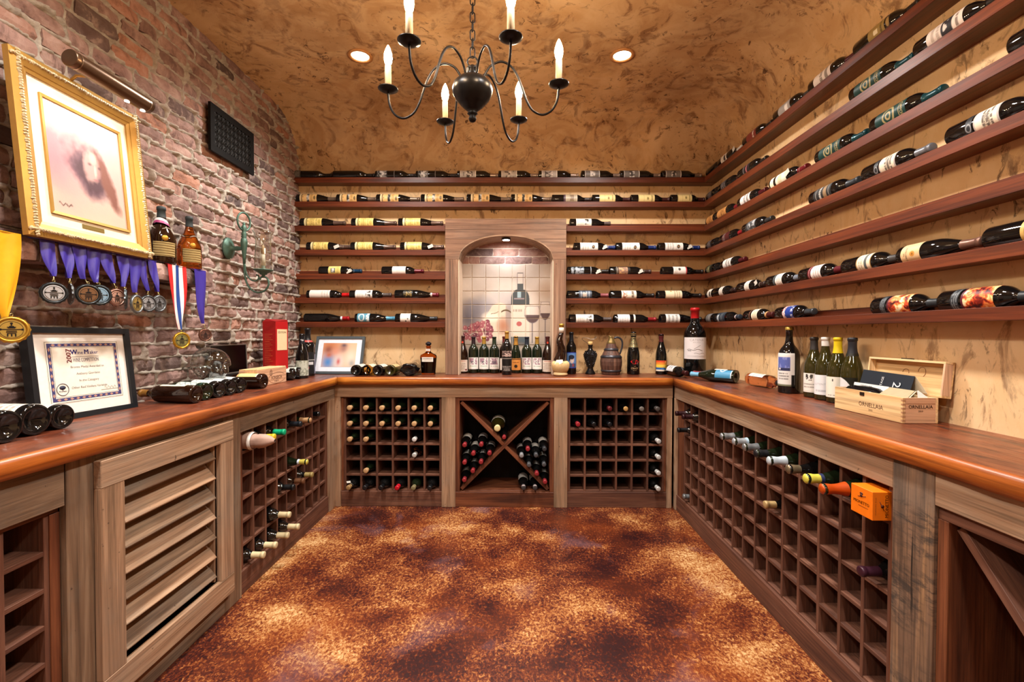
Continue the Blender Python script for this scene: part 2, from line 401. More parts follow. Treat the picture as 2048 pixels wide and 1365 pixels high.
for (a, b, c, d) in brk:
    i0, i1 = np.searchsorted(ys, (a-0.03, b+0.03)); k0, k1 = np.searchsorted(zs, (c-0.03, d+0.03)); sl = (slice(i0, i1), slice(k0, k1))
    inside[sl] = np.maximum(inside[sl], np.minimum(np.minimum(jy[sl]-a, b-jy[sl]), np.minimum(jz[sl]-c, d-jz[sl])))
lump = fbm(YY*38, ZZ*38, 21, 4); big = fbm(YY*6, ZZ*9, 5, 3)
hgt = -0.022+smooth01((0.0055-inside+0.006*(lump-0.5))/0.006)*(0.022+0.034*np.clip(lump-0.37, 0, 1)*1.65*(0.42+big)-0.004+0.012*(big-0.5))
V = np.stack([XL+hgt, YY, ZZ], -1).reshape(-1, 3)
ii, kk = np.meshgrid(np.arange(NY-1), np.arange(NZ-1), indexing='ij'); a = (ii*NZ+kk).ravel()
Fq = np.stack([a, a+NZ, a+NZ+1, a+1], -1)
me = bpy.data.meshes.new('mortar'); me.vertices.add(len(V)); me.vertices.foreach_set('co', V.ravel().astype(np.float32))
me.loops.add(Fq.size); me.loops.foreach_set('vertex_index', Fq.ravel().astype(np.int32)); me.polygons.add(len(Fq))
me.polygons.foreach_set('loop_start', np.arange(0, Fq.size, 4, dtype=np.int32)); me.polygons.foreach_set('use_smooth', np.ones(len(Fq), bool))
me.update(calc_edges=True); me.validate(); me.materials.append(mortar_mat())
mo = obj('mortar', me, wall_left); mo['kind'] = 'stuff'
def brick_shape(seed, zj=0.035):
    """unit brick: front face at x=0 facing +x, y 0..1, z 0..1, uneven"""
    r = random.Random(seed); nY, nZ = 5, 4; v = []; f = []
    for i in range(nY):
        for k in range(nZ):
            e = (i in (0, nY-1))+(k in (0, nZ-1))
            v.append((r.uniform(-0.0025, 0.003)-0.005*e, i/(nY-1)+r.uniform(-.012, .012), k/(nZ-1)+r.uniform(-zj, zj)))
    n = len(v); q = lambda i, k: i*nZ+k
    for i in range(nY-1):
        for k in range(nZ-1): f.append((q(i, k), q(i+1, k), q(i+1, k+1), q(i, k+1)))
    loop = [q(i, 0) for i in range(nY)]+[q(nY-1, k) for k in range(1, nZ)]+[q(i, nZ-1) for i in range(nY-2, -1, -1)]+[q(0, k) for k in range(nZ-2, 0, -1)]
    for p in loop: v.append((-0.04, v[p][1], v[p][2]))
    for i in range(len(loop)):
        j = (i+1) % len(loop); f.append((loop[j], loop[i], n+i, n+j))
    return v, f
BR = []
for s in range(12):
    b = MB(); v, f = brick_shape(s); b.add([(p[0], p[1]*0.19, p[2]*0.0535) for p in v], f, False); BR.append((b.mesh('brick', brick_mat()), v, f))
def seen(b):
    y, z = (b[0]+b[1])/2, (b[2]+b[3])/2; d = CROT.transposed() @ Vector((XL, y, z-CAMZ))
    if d.z > -0.05: return 1e9
    px, py = 1024+F*d.x/-d.z, 682.5-F*d.y/-d.z
    if px < -25 or py < -30 or z < 0.95: return 1e6+y
    if 1.52 < y < 1.90 and 1.62 < z < 2.12: return 1e5
    return y
brk.sort(key=seen)
rest = MB()
for q, (a, b, c, d) in enumerate(brk):
    me_, v, f = BR[q % 12]; M_ = Matrix.Translation((XL+rnd.uniform(-0.006, 0.005), a, c)) @ Matrix.Diagonal((1, b-a, d-c, 1))
    if q < 296: obj('brick', me_, wall_left, M_ @ Matrix.Diagonal((1, 1/0.19, 1/0.0535, 1)))
    else: rest.add([M_ @ Vector(p) for p in v], f)
o = rest.build('brickwork', brick_mat(), wall_left); o['kind'] = 'stuff'

# ------------------------------------------------------------------ worktops
def slab(name, pts, label, axis):
    """plank top with a slightly uneven, eased front edge"""
    t = thing(name, label, 'worktop')
    m = MB(); n = len(pts); z0, z1 = COUNT-CTH, COUNT
    m.prism(pts, CTH, Matrix.Translation((0, 0, z0)))
    o = m.build('top_board', worktop_mat(axis), t); return t
def edge_strip(t, p0, p1, out, axis):
    """the sawn front edge, its own orange heartwood face, wavering a little"""
    p0 = Vector((*p0, 0)); p1 = Vector((*p1, 0)); n = 40; d = (p1-p0); o = Vector((*out, 0)); sec = [(-0.004, COUNT+0.0005), (0.008, COUNT-0.003), (0.0125, COUNT-0.011), (0.013, COUNT-0.03), (0.011, COUNT-CTH+0.002), (-0.004, COUNT-CTH)]
    vs = []; fs = []; r = random.Random(len(axis)+int(p0.x*100)); k = len(sec)
    for i in range(n+1):
        wv = 0.0022*math.sin(i*0.9+r.random())+r.uniform(-.0012, .0012)
        for s, z in sec: vs.append(p0+d*i/n+o*(s+wv)+Vector((0, 0, z+r.uniform(-.0006, .0006)*(z < COUNT-0.02))))
    for i in range(n):
        for j in range(k-1): fs.append((i*k+j, (i+1)*k+j, (i+1)*k+j+1, i*k+j+1))
    fs += [tuple(range(k)), tuple(n*k+j for j in range(k-1, -1, -1))]
    m = MB(); m.add(vs, fs, True); return m.build('front_edge', wood('topedge', axis), t)
e = 0.012
t = slab('worktop', [(CL, CB+e), (CR, CB+e), (CR, YB), (CL-0.0, YB)], 'thick reddish plank worktop along the back wall under the tiled niche', 'x')
edge_strip(t, (CL, CB+e), (CR, CB+e), (0, -1), 'x')
t = slab('worktop', [(XL-0.02, 0.55), (CL-e, 0.55), (CL-e, CB+e), (CL, CB+e+0.01), (CL, YB), (XL-0.02, YB)], 'thick reddish plank worktop along the brick wall', 'y')
edge_strip(t, (CL-e, CB+e), (CL-e, 0.55), (1, 0), 'y')
t = slab('worktop', [(CR+e, 0.55), (XR, 0.55), (XR, YB), (CR, YB), (CR, CB+e+0.01), (CR+e, CB+e)], 'thick dark red plank worktop along the wall opposite the bricks', 'y')
edge_strip(t, (CR+e, 0.55), (CR+e, CB+e), (-1, 0), 'y')

# ------------------------------------------------------------------ cabinets below
def basis(o, x, y): 
    m = Matrix((Vector(x), Vector(y), Vector((0, 0, 1)))).transposed().to_4x4(); m.translation = Vector(o); return m
MBK = basis((0, FB, 0), (1, 0, 0), (0, 1, 0))          # back run: local x = room x
MRT = basis((FR, 0, 0), (0, -1, 0), (1, 0, 0))         # right run: local x = -room y
MLF = basis((FL, 0, 0), (0, 1, 0), (-1, 0, 0))         # left run: local x = room y
RT = COUNT-CTH                                          # underside of the tops
RAIL0 = 0.788
def board(p, name, kind, axis, x0, x1, y0, y1, z0, z1, bev=0.0015):
    m = MB(); m.box(x0, x1, y0, y1, z0, z1, bev=bev); return m.build(name, wood(kind, axis), p)
def face_frame(label, M, rails, stiles, kinds):
    t = thing('face_frame', label, 'frame', M=M)
    for i, (x0, x1, z0, z1) in enumerate(rails): board(t, 'rail', kinds[0], 'x', x0, x1, 0, 0.022, z0, z1, 0.002)
    for i, s in enumerate(stiles): board(t, 'stile', s[4] if len(s) > 4 else kinds[1], 'z', s[0], s[1], -0.001, 0.022, s[2], s[3], 0.002)
    return t
def rack(name, label, M, xs, zs, x0, x1, depth=0.31, top=RAIL0, tk=0.014, kind='rack', group=None):
    """bottle rack: boards crossing each other, base board, dark back"""
    t = thing(name, label, 'wine rack', M=M); y0 = 0.020
    board(t, 'base_board', kind, 'x', x0, x1, 0.008, 0.03, 0.0, zs[0]-0.002)
    board(t, 'top_board', kind, 'x', x0, x1, y0, y0+depth, zs[-1], top+0.004)
    board(t, 'side_board', 'rackred', 'z', x0, xs[0]-tk/2, y0-0.004, y0+depth, zs[0], zs[-1])
    board(t, 'side_board', 'rackred', 'z', xs[-1]+tk/2, x1, y0-0.004, y0+depth, zs[0], zs[-1])
    board(t, 'back_panel', 'innershade', 'z', x0, x1, y0+depth, y0+depth+0.01, 0.0, top)
    for x in xs: board(t, 'divider', kind, 'z', x-tk/2, x+tk/2, y0, y0+depth, zs[0], zs[-1], 0.001)
    for z in zs[:-1]: board(t, 'shelf_board', kind, 'x', xs[0], xs[-1], y0+0.0015, y0+depth-0.002, z-tk/2, z+tk/2, 0.001)
    return t
def bX(px): return onY(px, 900, FB).x
def rY(px): return -onX(px, 900, FR).y
def rYr(px): return -onX(px, 900, FR+0.02).y
def lY(px): return onX(px, 900, FL).y
def lYr(px): return onX(px, 900, FL-0.02).y
ZS = [0.112+i*0.1115 for i in range(7)]                 # six rows
# back run
xa, xb, xc, xd, xe, xf = bX(681), bX(883), bX(910.6), bX(1108), bX(1134.7), bX(1334)
face_frame('tan weathered face frame of the cabinets under the back worktop', MBK, [(bX(660), bX(1345), RAIL0, RT)],
           [(bX(666), xa, 0, RAIL0), (xb, xc, 0, RAIL0), (xd, xe, 0, RAIL0), (xf, bX(1344), 0, RAIL0)], ('barnlt', 'barnlt'))
bxs1 = [xa+0.026+i*(xb-0.012-xa-0.026)/6 for i in range(7)]
bxs2 = [xe+0.016+i*(xf-0.02-xe-0.016)/6 for i in range(7)]
rack('bottle_rack', 'square-celled wine rack under the framed photo, bottles in its top rows', MBK, bxs1, ZS, xa, xb)
rack('bottle_rack', 'square-celled wine rack on the back side, white-capped bottles down one column', MBK, bxs2, ZS, xe, xf)
t = thing('diamond_bin', 'cross-shaped wine bin below the tiled niche', 'wine rack', M=MBK)
board(t, 'base_board', 'rackred', 'x', xc, xd, 0.004, 0.03, 0, 0.108)
board(t, 'side_board', 'rackred', 'z', xc, xc+0.03, 0.01, 0.33, 0.108, RAIL0); board(t, 'side_board', 'rackred', 'z', xd-0.03, xd, 0.01, 0.33, 0.108, RAIL0)
board(t, 'top_board', 'rackred', 'x', xc+.03, xd-.03, 0.01, 0.33, RAIL0-0.025, RAIL0); board(t, 'bottom_board', 'rackred', 'x', xc+.03, xd-.03, 0.03, 0.33, 0.096, 0.112)
board(t, 'back_panel', 'innershade', 'z', xc, xd, 0.33, 0.34, 0, RAIL0)
bx0, bx1, bz0, bz1 = xc+0.03, xd-0.03, 0.113, RAIL0-0.026
for s in (1, -1):
    dx, dz = bx1-bx0, bz1-bz0; L = math.hypot(dx, dz)-0.03; m = MB()
    M_ = Matrix.Translation(((bx0+bx1)/2, 0.17+0.001*s, (bz0+bz1)/2)) @ Matrix.Rotation(-s*math.atan2(dz, dx), 4, 'Y')
    if s == 1: m.box(-L/2, L/2, -0.15, 0.15, -0.012, 0.012, M=None, bev=0.0015)
    else: m.box(-L/2, -0.0125, -0.15, 0.15, -0.012, 0.012, bev=0.0015); m.box(0.0125, L/2, -0.15, 0.15, -0.012, 0.012, bev=0.0015)
    o = m.build('diagonal_board', wood('rackred', 'x'), t); o.matrix_basis = M_
# right run (local x = -y)
yA, yB = rY(1351), rY(1787); yC = rY(1871)
face_frame('tan and grey weathered face frame under the worktop opposite the bricks', MRT,
           [(-FB, yB, RAIL0, RT), (yC, -0.55, RAIL0-0.0, RT)], [(-FB, yA, 0, RAIL0), (yB, yC, 0, RT, 'barndk')], ('barnlt', 'barnlt'))
rxs = [rYr(p) for p in (1381, 1397, 1412, 1428, 1447, 1466, 1487, 1511, 1536, 1566, 1599, 1639, 1682, 1729, 1783)]
rxs = [rxs[0]-0.115*1.0]+rxs
rack('bottle_rack', 'long square-celled wine rack opposite the bricks, champagne necks along its top row', MRT, rxs, ZS, yA, yB)
t = thing('diamond_bin', 'empty cross-shaped wine bin beside the grey knotty post', 'wine rack', M=MRT)
x0, x1 = yC, -0.58
board(t, 'base_board', 'rackred', 'x', x0, x1, 0.004, 0.03, 0, 0.108); board(t, 'top_board', 'rack', 'x', x0, x1, 0.012, 0.35, RAIL0-0.035, RAIL0)
board(t, 'side_board', 'rackred', 'z', x0, x0+0.03, 0.01, 0.35, 0.108, RAIL0-0.035); board(t, 'side_board', 'rackred', 'z', x1-0.03, x1, 0.01, 0.35, 0.108, RAIL0-.035)
board(t, 'bottom_board', 'rackred', 'x', x0+.03, x1-.03, 0.03, 0.35, 0.096, 0.112); board(t, 'back_panel', 'innershade', 'z', x0, x1, 0.35, 0.36, 0, RAIL0)
cx, cz, dx, dz = (x0+x1)/2, (0.113+RAIL0-0.035)/2, x1-x0-0.06, RAIL0-0.035-0.113
for s in (1, -1):
    L = math.hypot(dx, dz)-0.03; m = MB(); M_ = Matrix.Translation((cx, 0.18, cz)) @ Matrix.Rotation(s*math.atan2(dz, dx), 4, 'Y')
    if s == 1: m.box(-L/2, L/2, -0.15, 0.16, -0.012, 0.012, bev=0.0015)
    else: m.box(-L/2, -0.0125, -0.15, 0.16, -0.012, 0.012, bev=0.0015); m.box(0.0125, L/2, -0.15, 0.16, -0.012, 0.012, bev=0.0015)
    o = m.build('diagonal_board', wood('rack', 'x'), t); o.matrix_basis = M_
# left run (local x = y)
l1, l2, l3, l4, l5 = lY(128.6), lY(190), lY(447), lY(481), lY(659)
face_frame('brown weathered face frame of the cabinets under the worktop by the bricks', MLF,
           [(0.55, l1, 0.752, RT), (l2, l3, 0.80, RT), (l4, FB-0.001, RAIL0-0.01, RT), (l2, l3, 0.0, 0.10)],
           [(l1+0.003, l2, 0, RT, 'barn'), (l3, l4, 0, RT, 'barn'), (l5, FB-0.001, 0, RAIL0-0.01, 'barnlt')], ('barn', 'barn'))
lxs = [lYr(482)+0.004]+[lYr(p) for p in (506.3, 531, 553.8, 572.8, 592.5, 609.5, 625, 638.8, 651.9)]
rack('bottle_rack', 'square-celled wine rack between the louvred door and the far corner', MLF, lxs, ZS, l4, l5, top=RAIL0-0.01)
nxs = [l1-0.035-0.113*i for i in range(6, -1, -1)]
rack('bottle_rack', 'empty square-celled wine rack on the near side of the louvred door', MLF, nxs, [0.112+i*0.104 for i in range(7)], nxs[0]-0.02, l1, top=0.752)
# louvred door
dx0, dx1 = lY(190)-0.010, onX(466, 900, FL+0.024).y
dz0, dz1 = 0.088, 0.855
t = thing('louvred_door', 'tan louvred cabinet door under the framed certificate', 'door', M=MLF)
def dboard(n, k, a, *b): return board(t, n, k, a, *b, 0.002)
dboard('stile', 'barnlt', 'z', dx0, dx0+0.086, -0.026, -0.002, dz0+0.085, dz1-0.085); dboard('stile', 'barnlt', 'z', dx1-0.086, dx1, -0.026, -0.002, dz0+0.085, dz1-0.085)
dboard('rail', 'barnlt', 'x', dx0, dx1, -0.027, -0.002, dz1-0.085, dz1); dboard('rail', 'barnlt', 'x', dx0, dx1, -0.027, -0.002, dz0, dz0+0.085)
dboard('inner_frame', 'barnlt', 'z', dx0+0.088, dx0+0.10, -0.001, 0.055, dz0+0.087, dz1-0.087); dboard('inner_frame', 'barnlt', 'z', dx1-0.10, dx1-0.088, -0.001, 0.055, dz0+0.087, dz1-0.087)
ns = 7; zz0, zz1 = dz0+0.085, dz1-0.085
for i in range(ns):
    zc = zz0+0.02+(i+0.55)*(zz1-zz0-0.005)/ns; m = MB(); m.box(dx0+0.101, dx1-0.101, -0.0065, 0.0065, -0.052, 0.052, bev=0.002)
    o = m.build('slat', wood('barnlt' if i % 2 else 'barn', 'x'), t); o.matrix_basis = Matrix.Translation((0, 0.022, zc)) @ Matrix.Rotation(R(-38), 4, 'X')
dboard('back_board', 'innershade', 'x', dx0+0.088, dx1-0.088, 0.07, 0.078, zz0, zz1)

# ------------------------------------------------------------------ wall shelves
SD = 0.0935; SH = [CAMZ+1.191-0.185*k for k in range(7)]; FT = 0.0415
def shelf(label, M, L):
    """local x along the wall, y out from the wall (0 at the wall)"""
    t = thing('wall_shelf', label, 'shelf', M=M, group='narrow wall shelves for bottles')
    m = MB(); m.box(0, L, 0, SD-0.016, -FT+0.002, -0.011); m.build('board', wood('shelf', 'x'), t)
    m = MB(); m.box(0, L, SD-0.016, SD, -FT, 0, bev=0.0015); m.build('front_lip', wood('shelf', 'x'), t)
    m = MB(); m.box(0, L, 0, 0.012, -0.011, 0.033); m.build('back_rail', wood('shelf', 'x'), t)
    return t
OR = ['top', 'second', 'third', 'fourth', 'fifth', 'sixth', 'lowest']
nl, nr = onY(890, 500, YB-SD).x, onY(1133, 500, YB-SD).x
for k, z in enumerate(SH):
    def place(x0, x1, what):
        shelf(f'red-brown wall shelf {what}', Matrix.Translation((x1, YB, z)) @ Matrix.Rotation(math.pi, 4, 'Z'), x1-x0)
    if k < 2: place(XL-0.01, XR, f'across the back wall, {OR[k]} one, above the niche')
    else:
        place(XL-0.01, nl, f'on the back wall between bricks and niche, {OR[k]} row down')
        place(nr, XR, f'on the back wall between niche and corner, {OR[k]} row down')
    shelf(f'red-brown wall shelf on the wall opposite the bricks, {OR[k]} row down', basis((XR, YB-SD-0.001, z), (0, -1, 0), (-1, 0, 0)), YB-SD-0.7)
# ------------------------------------------------------------------ bottles
_lip = [(0.385, 0.952), (0.43, 0.955), (0.43, 0.985), (0.40, 0.997), (0.28, 1.0)]
PROF = {
 'bordeaux': [(0.02, 0.075), (0.35, 0.06), (0.62, 0.02), (0.80, 0.0), (0.95, 0.004), (1.0, 0.02), (1.0, 0.35), (1.0, 0.62), (0.975, 0.65), (0.89, 0.69), (0.68, 0.735), (0.49, 0.77), (0.41, 0.81), (0.385, 0.86)]+_lip,
 'burgundy': [(0.02, 0.085), (0.35, 0.065), (0.62, 0.02), (0.80, 0.0), (0.95, 0.004), (1.0, 0.02), (1.0, 0.30), (1.0, 0.46), (0.975, 0.515), (0.90, 0.575), (0.74, 0.65), (0.56, 0.725), (0.44, 0.785), (0.385, 0.84), (0.37, 0.88)]+_lip,
 'champagne': [(0.02, 0.09), (0.35, 0.07), (0.62, 0.02), (0.80, 0.0), (0.95, 0.004), (1.0, 0.02), (1.0, 0.28), (1.0, 0.42), (0.96, 0.50), (0.86, 0.58), (0.66, 0.68), (0.49, 0.76), (0.40, 0.82), (0.36, 0.87), (0.36, 0.90), (0.41, 0.905), (0.41, 0.925), (0.37, 0.93), (0.43, 0.945), (0.47, 0.965), (0.45, 0.985), (0.30, 1.0)],
 'tall': [(0.02, 0.06), (0.5, 0.03), (0.80, 0.0), (0.97, 0.004), (1.0, 0.015), (1.0, 0.35), (1.0, 0.56), (0.97, 0.60), (0.88, 0.645), (0.68, 0.69), (0.47, 0.73), (0.37, 0.78), (0.33, 0.84), (0.32, 0.95), (0.38, 0.952), (0.38, 0.99), (0.3, 1.0)],
 'big': [(0.02, 0.06), (0.5, 0.03), (0.80, 0.0), (0.97, 0.004), (1.0, 0.015), (1.0, 0.35), (1.0, 0.56), (0.985, 0.60), (0.92, 0.65), (0.72, 0.71), (0.50, 0.75), (0.41, 0.785), (0.38, 0.83), (0.375, 0.95), (0.42, 0.952), (0.42, 0.985), (0.36, 1.0)],
 'flask': [(0.02, 0.05), (0.6, 0.02), (0.85, 0.0), (0.97, 0.01), (1.0, 0.04), (1.0, 0.22), (0.99, 0.40), (0.90, 0.49), (0.68, 0.58), (0.47, 0.67), (0.35, 0.75), (0.29, 0.83), (0.27, 0.93), (0.31, 0.935), (0.31, 0.985), (0.24, 1.0)],
}
def _round(p):
    q = p[:6]; mid = p[6:-5]; tail = p[-5:]; chain = [p[5]]+mid+[tail[0]]; out = []
    for a, b in zip(chain, chain[1:]): out += [(a[0]*.75+b[0]*.25, a[1]*.75+b[1]*.25), (a[0]*.25+b[0]*.75, a[1]*.25+b[1]*.75)]
    return q+out[1:]+tail
for k_ in ('bordeaux', 'burgundy', 'tall', 'big', 'flask'): PROF[k_] = _round(PROF[k_])
_BM = {}
def prof_r(kind, s):
    p = PROF[kind]
    for (r0, z0), (r1, z1) in zip(p[3:], p[4:]):
        if z0 <= s <= z1: return r0+(r1-r0)*((s-z0)/max(z1-z0, 1e-6))
    return p[-1][0]
def body_mesh(kind, r, L, n=20):
    k = ('b', kind, round(r, 4), round(L, 3), n)
    if k not in _BM:
        m = MB(); m.lathe([(a*r, z*L) for a, z in PROF[kind]], n, cap0=True, cap1=True); _BM[k] = m
    return _BM[k]
def foil_mesh(kind, r, L, s0, n=18):
    if kind == 'champagne':                     # crumpled foil over cork and wire
        q = random.Random(int(s0*1000)); pr = [(prof_r(kind, s0)+.02, s0)]+[(prof_r(kind, s)+.035, s) for s in (0.72, 0.76, 0.80, 0.84, 0.87) if s > s0+.01]+[(0.415, 0.895), (0.44, 0.92), (0.45, 0.945), (0.455, 0.97), (0.43, 0.988), (0.30, 1.003), (0.1, 1.006)]
        m = MB(); m.lathe([(a*r, z*L) for a, z in pr], n, cap0=False, cap1=True); m.v = [(x*(1+q.uniform(-.035, .035)), y*(1+q.uniform(-.035, .035)), z) for x, y, z in m.v]; return m
    pts = [(prof_r(kind, s0)*r+0.0004, s0*L)]+[(a*r+0.0008, z*L) for a, z in PROF[kind][4:] if z > s0]
    pts += [(pts[-1][0]*0.5, L+0.0008)]
    m = MB(); m.lathe(pts, n, cap0=False, cap1=True); return m
def paint(U, Vv, base, feats, seed=0):
    C = np.empty(U.shape+(3,)); C[:] = lin(base); rs = np.random.RandomState(seed)
    for f in feats:
        k = f[0]
        if k == 'b': msk = (U >= f[1]) & (U <= f[2]); col = f[3]
        elif k == 'r': msk = (U >= f[1]) & (U <= f[2]) & (Vv >= f[3]) & (Vv <= f[4]); col = f[5]
        elif k == 'c': msk = ((U-f[1])/f[3])**2+((Vv-f[2])/f[4])**2 < 1; col = f[5]
        elif k == 'l':
            u0, u1, n, col, vs = f[1:6]; msk = np.zeros(U.shape, bool)
            for i in range(n):
                uc = u0+(u1-u0)*(i+0.5)/n; wv = vs*rs.uniform(0.55, 1.0)
                msk |= (np.abs(U-uc) < (u1-u0)/n*0.26) & (np.abs(Vv) < wv) & (vnoise(Vv*19+i*7, U*3, seed) > 0.28)
        elif k == 'n': msk = fbm(U*f[1], Vv*f[1]*0.7, seed+3, 3) > f[2]; col = f[3]
        elif k == 'nr':
            msk = (fbm(U*f[1], Vv*f[1]*0.7, seed+5, 3) > f[2]) & (U > f[4]) & (U < f[5]) & (np.abs(Vv) < f[6]); col = f[3]
        elif k == 'fire':
            e = fbm(U*5+fbm(U*3, Vv*3, 4)*3, Vv*4+fbm(U*4, Vv*3, 9)*3, seed+3, 4); t = np.clip((e-0.30)/0.42, 0, 1); st = [lin(c) for c in f[1]]; sel = (U > f[2]); tt = np.clip(t*(len(st)-1), 0, len(st)-1.001); i0 = tt.astype(int); w = (tt-i0)[..., None]; A = np.array(st); C = np.where(sel[..., None], A[i0]*(1-w)+A[i0+1]*w, C); continue
        elif k == 'grad':
            t = np.clip((U-f[1])/(f[2]-f[1]), 0, 1)[..., None]; C = C*(1-t)+np.array(lin(f[3]))*t; continue
        C[msk] = lin(col)
    return C
def color_mesh(name, V, Fc, C, mat):
    me = bpy.data.meshes.new(name); me.from_pydata([tuple(p) for p in V], [], Fc); me.polygons.foreach_set('use_smooth', [True]*len(Fc))
    a = me.color_attributes.new('Col', 'FLOAT_COLOR', 'POINT'); a.data.foreach_set('color', np.concatenate([C.reshape(-1, 3), np.ones((C.size//3, 1))], 1).ravel().astype(np.float32))
    me.materials.append(mat); me.update(); return me
def grid_faces(n, k): return [(i*k+j, (i+1)*k+j, (i+1)*k+j+1, i*k+j+1) for i in range(n-1) for j in range(k-1)]
def label_mesh(kind, r, L, s0, s1, half, base, feats, seed=0, nu=36, nv=28, ang0=0.0, lift=0.0007):
    us = np.linspace(0, 1, nu); vv = np.linspace(-1, 1, nv); U, Vv = np.meshgrid(us, vv, indexing='ij'); P = []
    for i in range(nu):
        s = s0+(s1-s0)*us[i]; rr = prof_r(kind, s)*r+lift
        for j in range(nv):
            a = R(ang0+half*vv[j]); P.append((rr*math.cos(a), rr*math.sin(a), s*L))
    C = sum(paint(np.clip(U+a/nu/2, 0, 1), Vv+b_/nv, base, feats, seed) for a in (-.5, .5) for b_ in (-.5, .5))/4
    return color_mesh('label', P, grid_faces(nu, nv), C, print_mat('label_paper', 0.45, 0.4))
def curved_text(mb, txt, size, r, zc, vertical=False, sx=1.0, ang0=0.0, spacing=1.0, bold=0.0):
    """lettering wrapped on a bottle; reads upright when the bottle stands"""
    vs, fs = text_geo(txt, size, spacing, bold)
    return mb.add([(r*math.cos(R(ang0)+v.x*sx/r), r*math.sin(R(ang0)+v.x*sx/r), zc+v.y) for v in vs], fs)
_OBJ = {}
def bottle(label, M, kind='bordeaux', r=0.0375, L=0.30, glass='black', foil=None, labs=(), group=None, tagp=None, name='wine_bottle', n=20, seed=0, cat='bottle', spin=0.0):
    t = thing(name, label, cat, M=M @ Matrix.Rotation(R(spin), 4, 'Z'), group=group); r = round(r, 4); L = round(L, 3)
    k = (kind, r, L, glass, n)
    if k not in _OBJ: _OBJ[k] = body_mesh(kind, r, L, n).mesh('body', glass_mat(glass))
    obj('body', _OBJ[k], t)
    if foil:
        c, s0 = foil[0], foil[1]; fm = plain(c, foil[2] if len(foil) > 2 else 0.4, foil[3] if len(foil) > 3 else 0.0, name='foil')
        k = ('f', kind, r, L, foil)
        if k not in _OBJ: _OBJ[k] = foil_mesh(kind, r, L, s0).mesh('capsule', fm)
        obj('capsule', _OBJ[k], t)
        if len(foil) > 4:
            k = ('fb', kind, r, L, foil); z = s0-0.03
            if k not in _OBJ:
                m = MB(); m.lathe([(prof_r(kind, z)*r+.0008, z*L), (prof_r(kind, s0+.01)*r+.0012, (s0+.01)*L)], 16, cap0=False, cap1=False); _OBJ[k] = m.mesh('neck_band', plain(foil[4], 0.5))
            obj('neck_band', _OBJ[k], t)
    for q, lb in enumerate(labs):
        k = ('l', kind, r, L, str(lb), seed % 3, n >= 28)
        if k not in _OBJ: _OBJ[k] = label_mesh(kind, r, L, *lb[:5], seed=seed % 3+11*q, ang0=lb[5] if len(lb) > 5 else 0.0, **(dict(nu=80, nv=64) if n >= 28 else {}))
        obj('label', _OBJ[k], t)
    if tagp is not None:                            # a paper price tag hung on the neck: its corner points in bottle coordinates
        m = MB(); w_, h_, c = 0.026, 0.042, Vector(tagp); m.box(-0.0006, 0.0006, -w_/2, w_/2, -h_/2, h_/2)
        o = m.build('paper_tag', plain('#c9c3b8', 0.8, name='tag_paper'), t); o.matrix_basis = Matrix.Translation(c) @ Matrix.Rotation(R(25), 4, 'X')
        m = MB(); rr = prof_r(kind, 0.82)*r+0.001; m.tube([(rr*math.cos(a), rr*math.sin(a), 0.80*L+0.01*math.cos(a)) for a in [i*0.52 for i in range(12)]], 0.0006, 4, True); m.tube([(rr, 0, .80*L), c], 0.0006, 4)
        m.build('tag_string', plain('#d8d0c0', 0.9, name='string'), t)
    return t
# label designs: (from, to, half angle, paper, marks)
CAY = (0.11, 0.50, 95, '#e8cf7c', [('b', 0.0, 0.10, '#e4d7a4'), ('b', 0.115, 0.16, '#17130f'), ('l', 0.30, 0.58, 3, '#b79a4e', 0.8), ('l', 0.66, 0.74, 1, '#6d5a2a', 0.55), ('c', 0.86, 0.05, 0.085, 0.28, '#c0a856'), ('c', 0.22, 0.0, 0.025, 0.09, '#6d5a2a')])
CAYS = (0.10, 0.52, 95, '#e3b877', [('b', 0.0, 0.09, '#dcc69a'), ('b', 0.10, 0.145, '#17130f'), ('b', 0.42, 0.57, '#2a2622'), ('nr', 9, 0.5, '#c9c4ba', 0.42, 0.57, 1), ('l', 0.62, 0.78, 2, '#a98046', 0.7), ('c', 0.88, 0.1, 0.07, 0.25, '#77603a'), ('c', 0.20, 0.0, 0.025, 0.09, '#6d4a22')])
def white(extra=(), paper='#e6dfd6', s=(0.16, 0.55), half=88, lines='#a39b92'):
    return (s[0], s[1], half, paper, [('l', 0.12, 0.85, 4, lines, 0.7)]+list(extra))
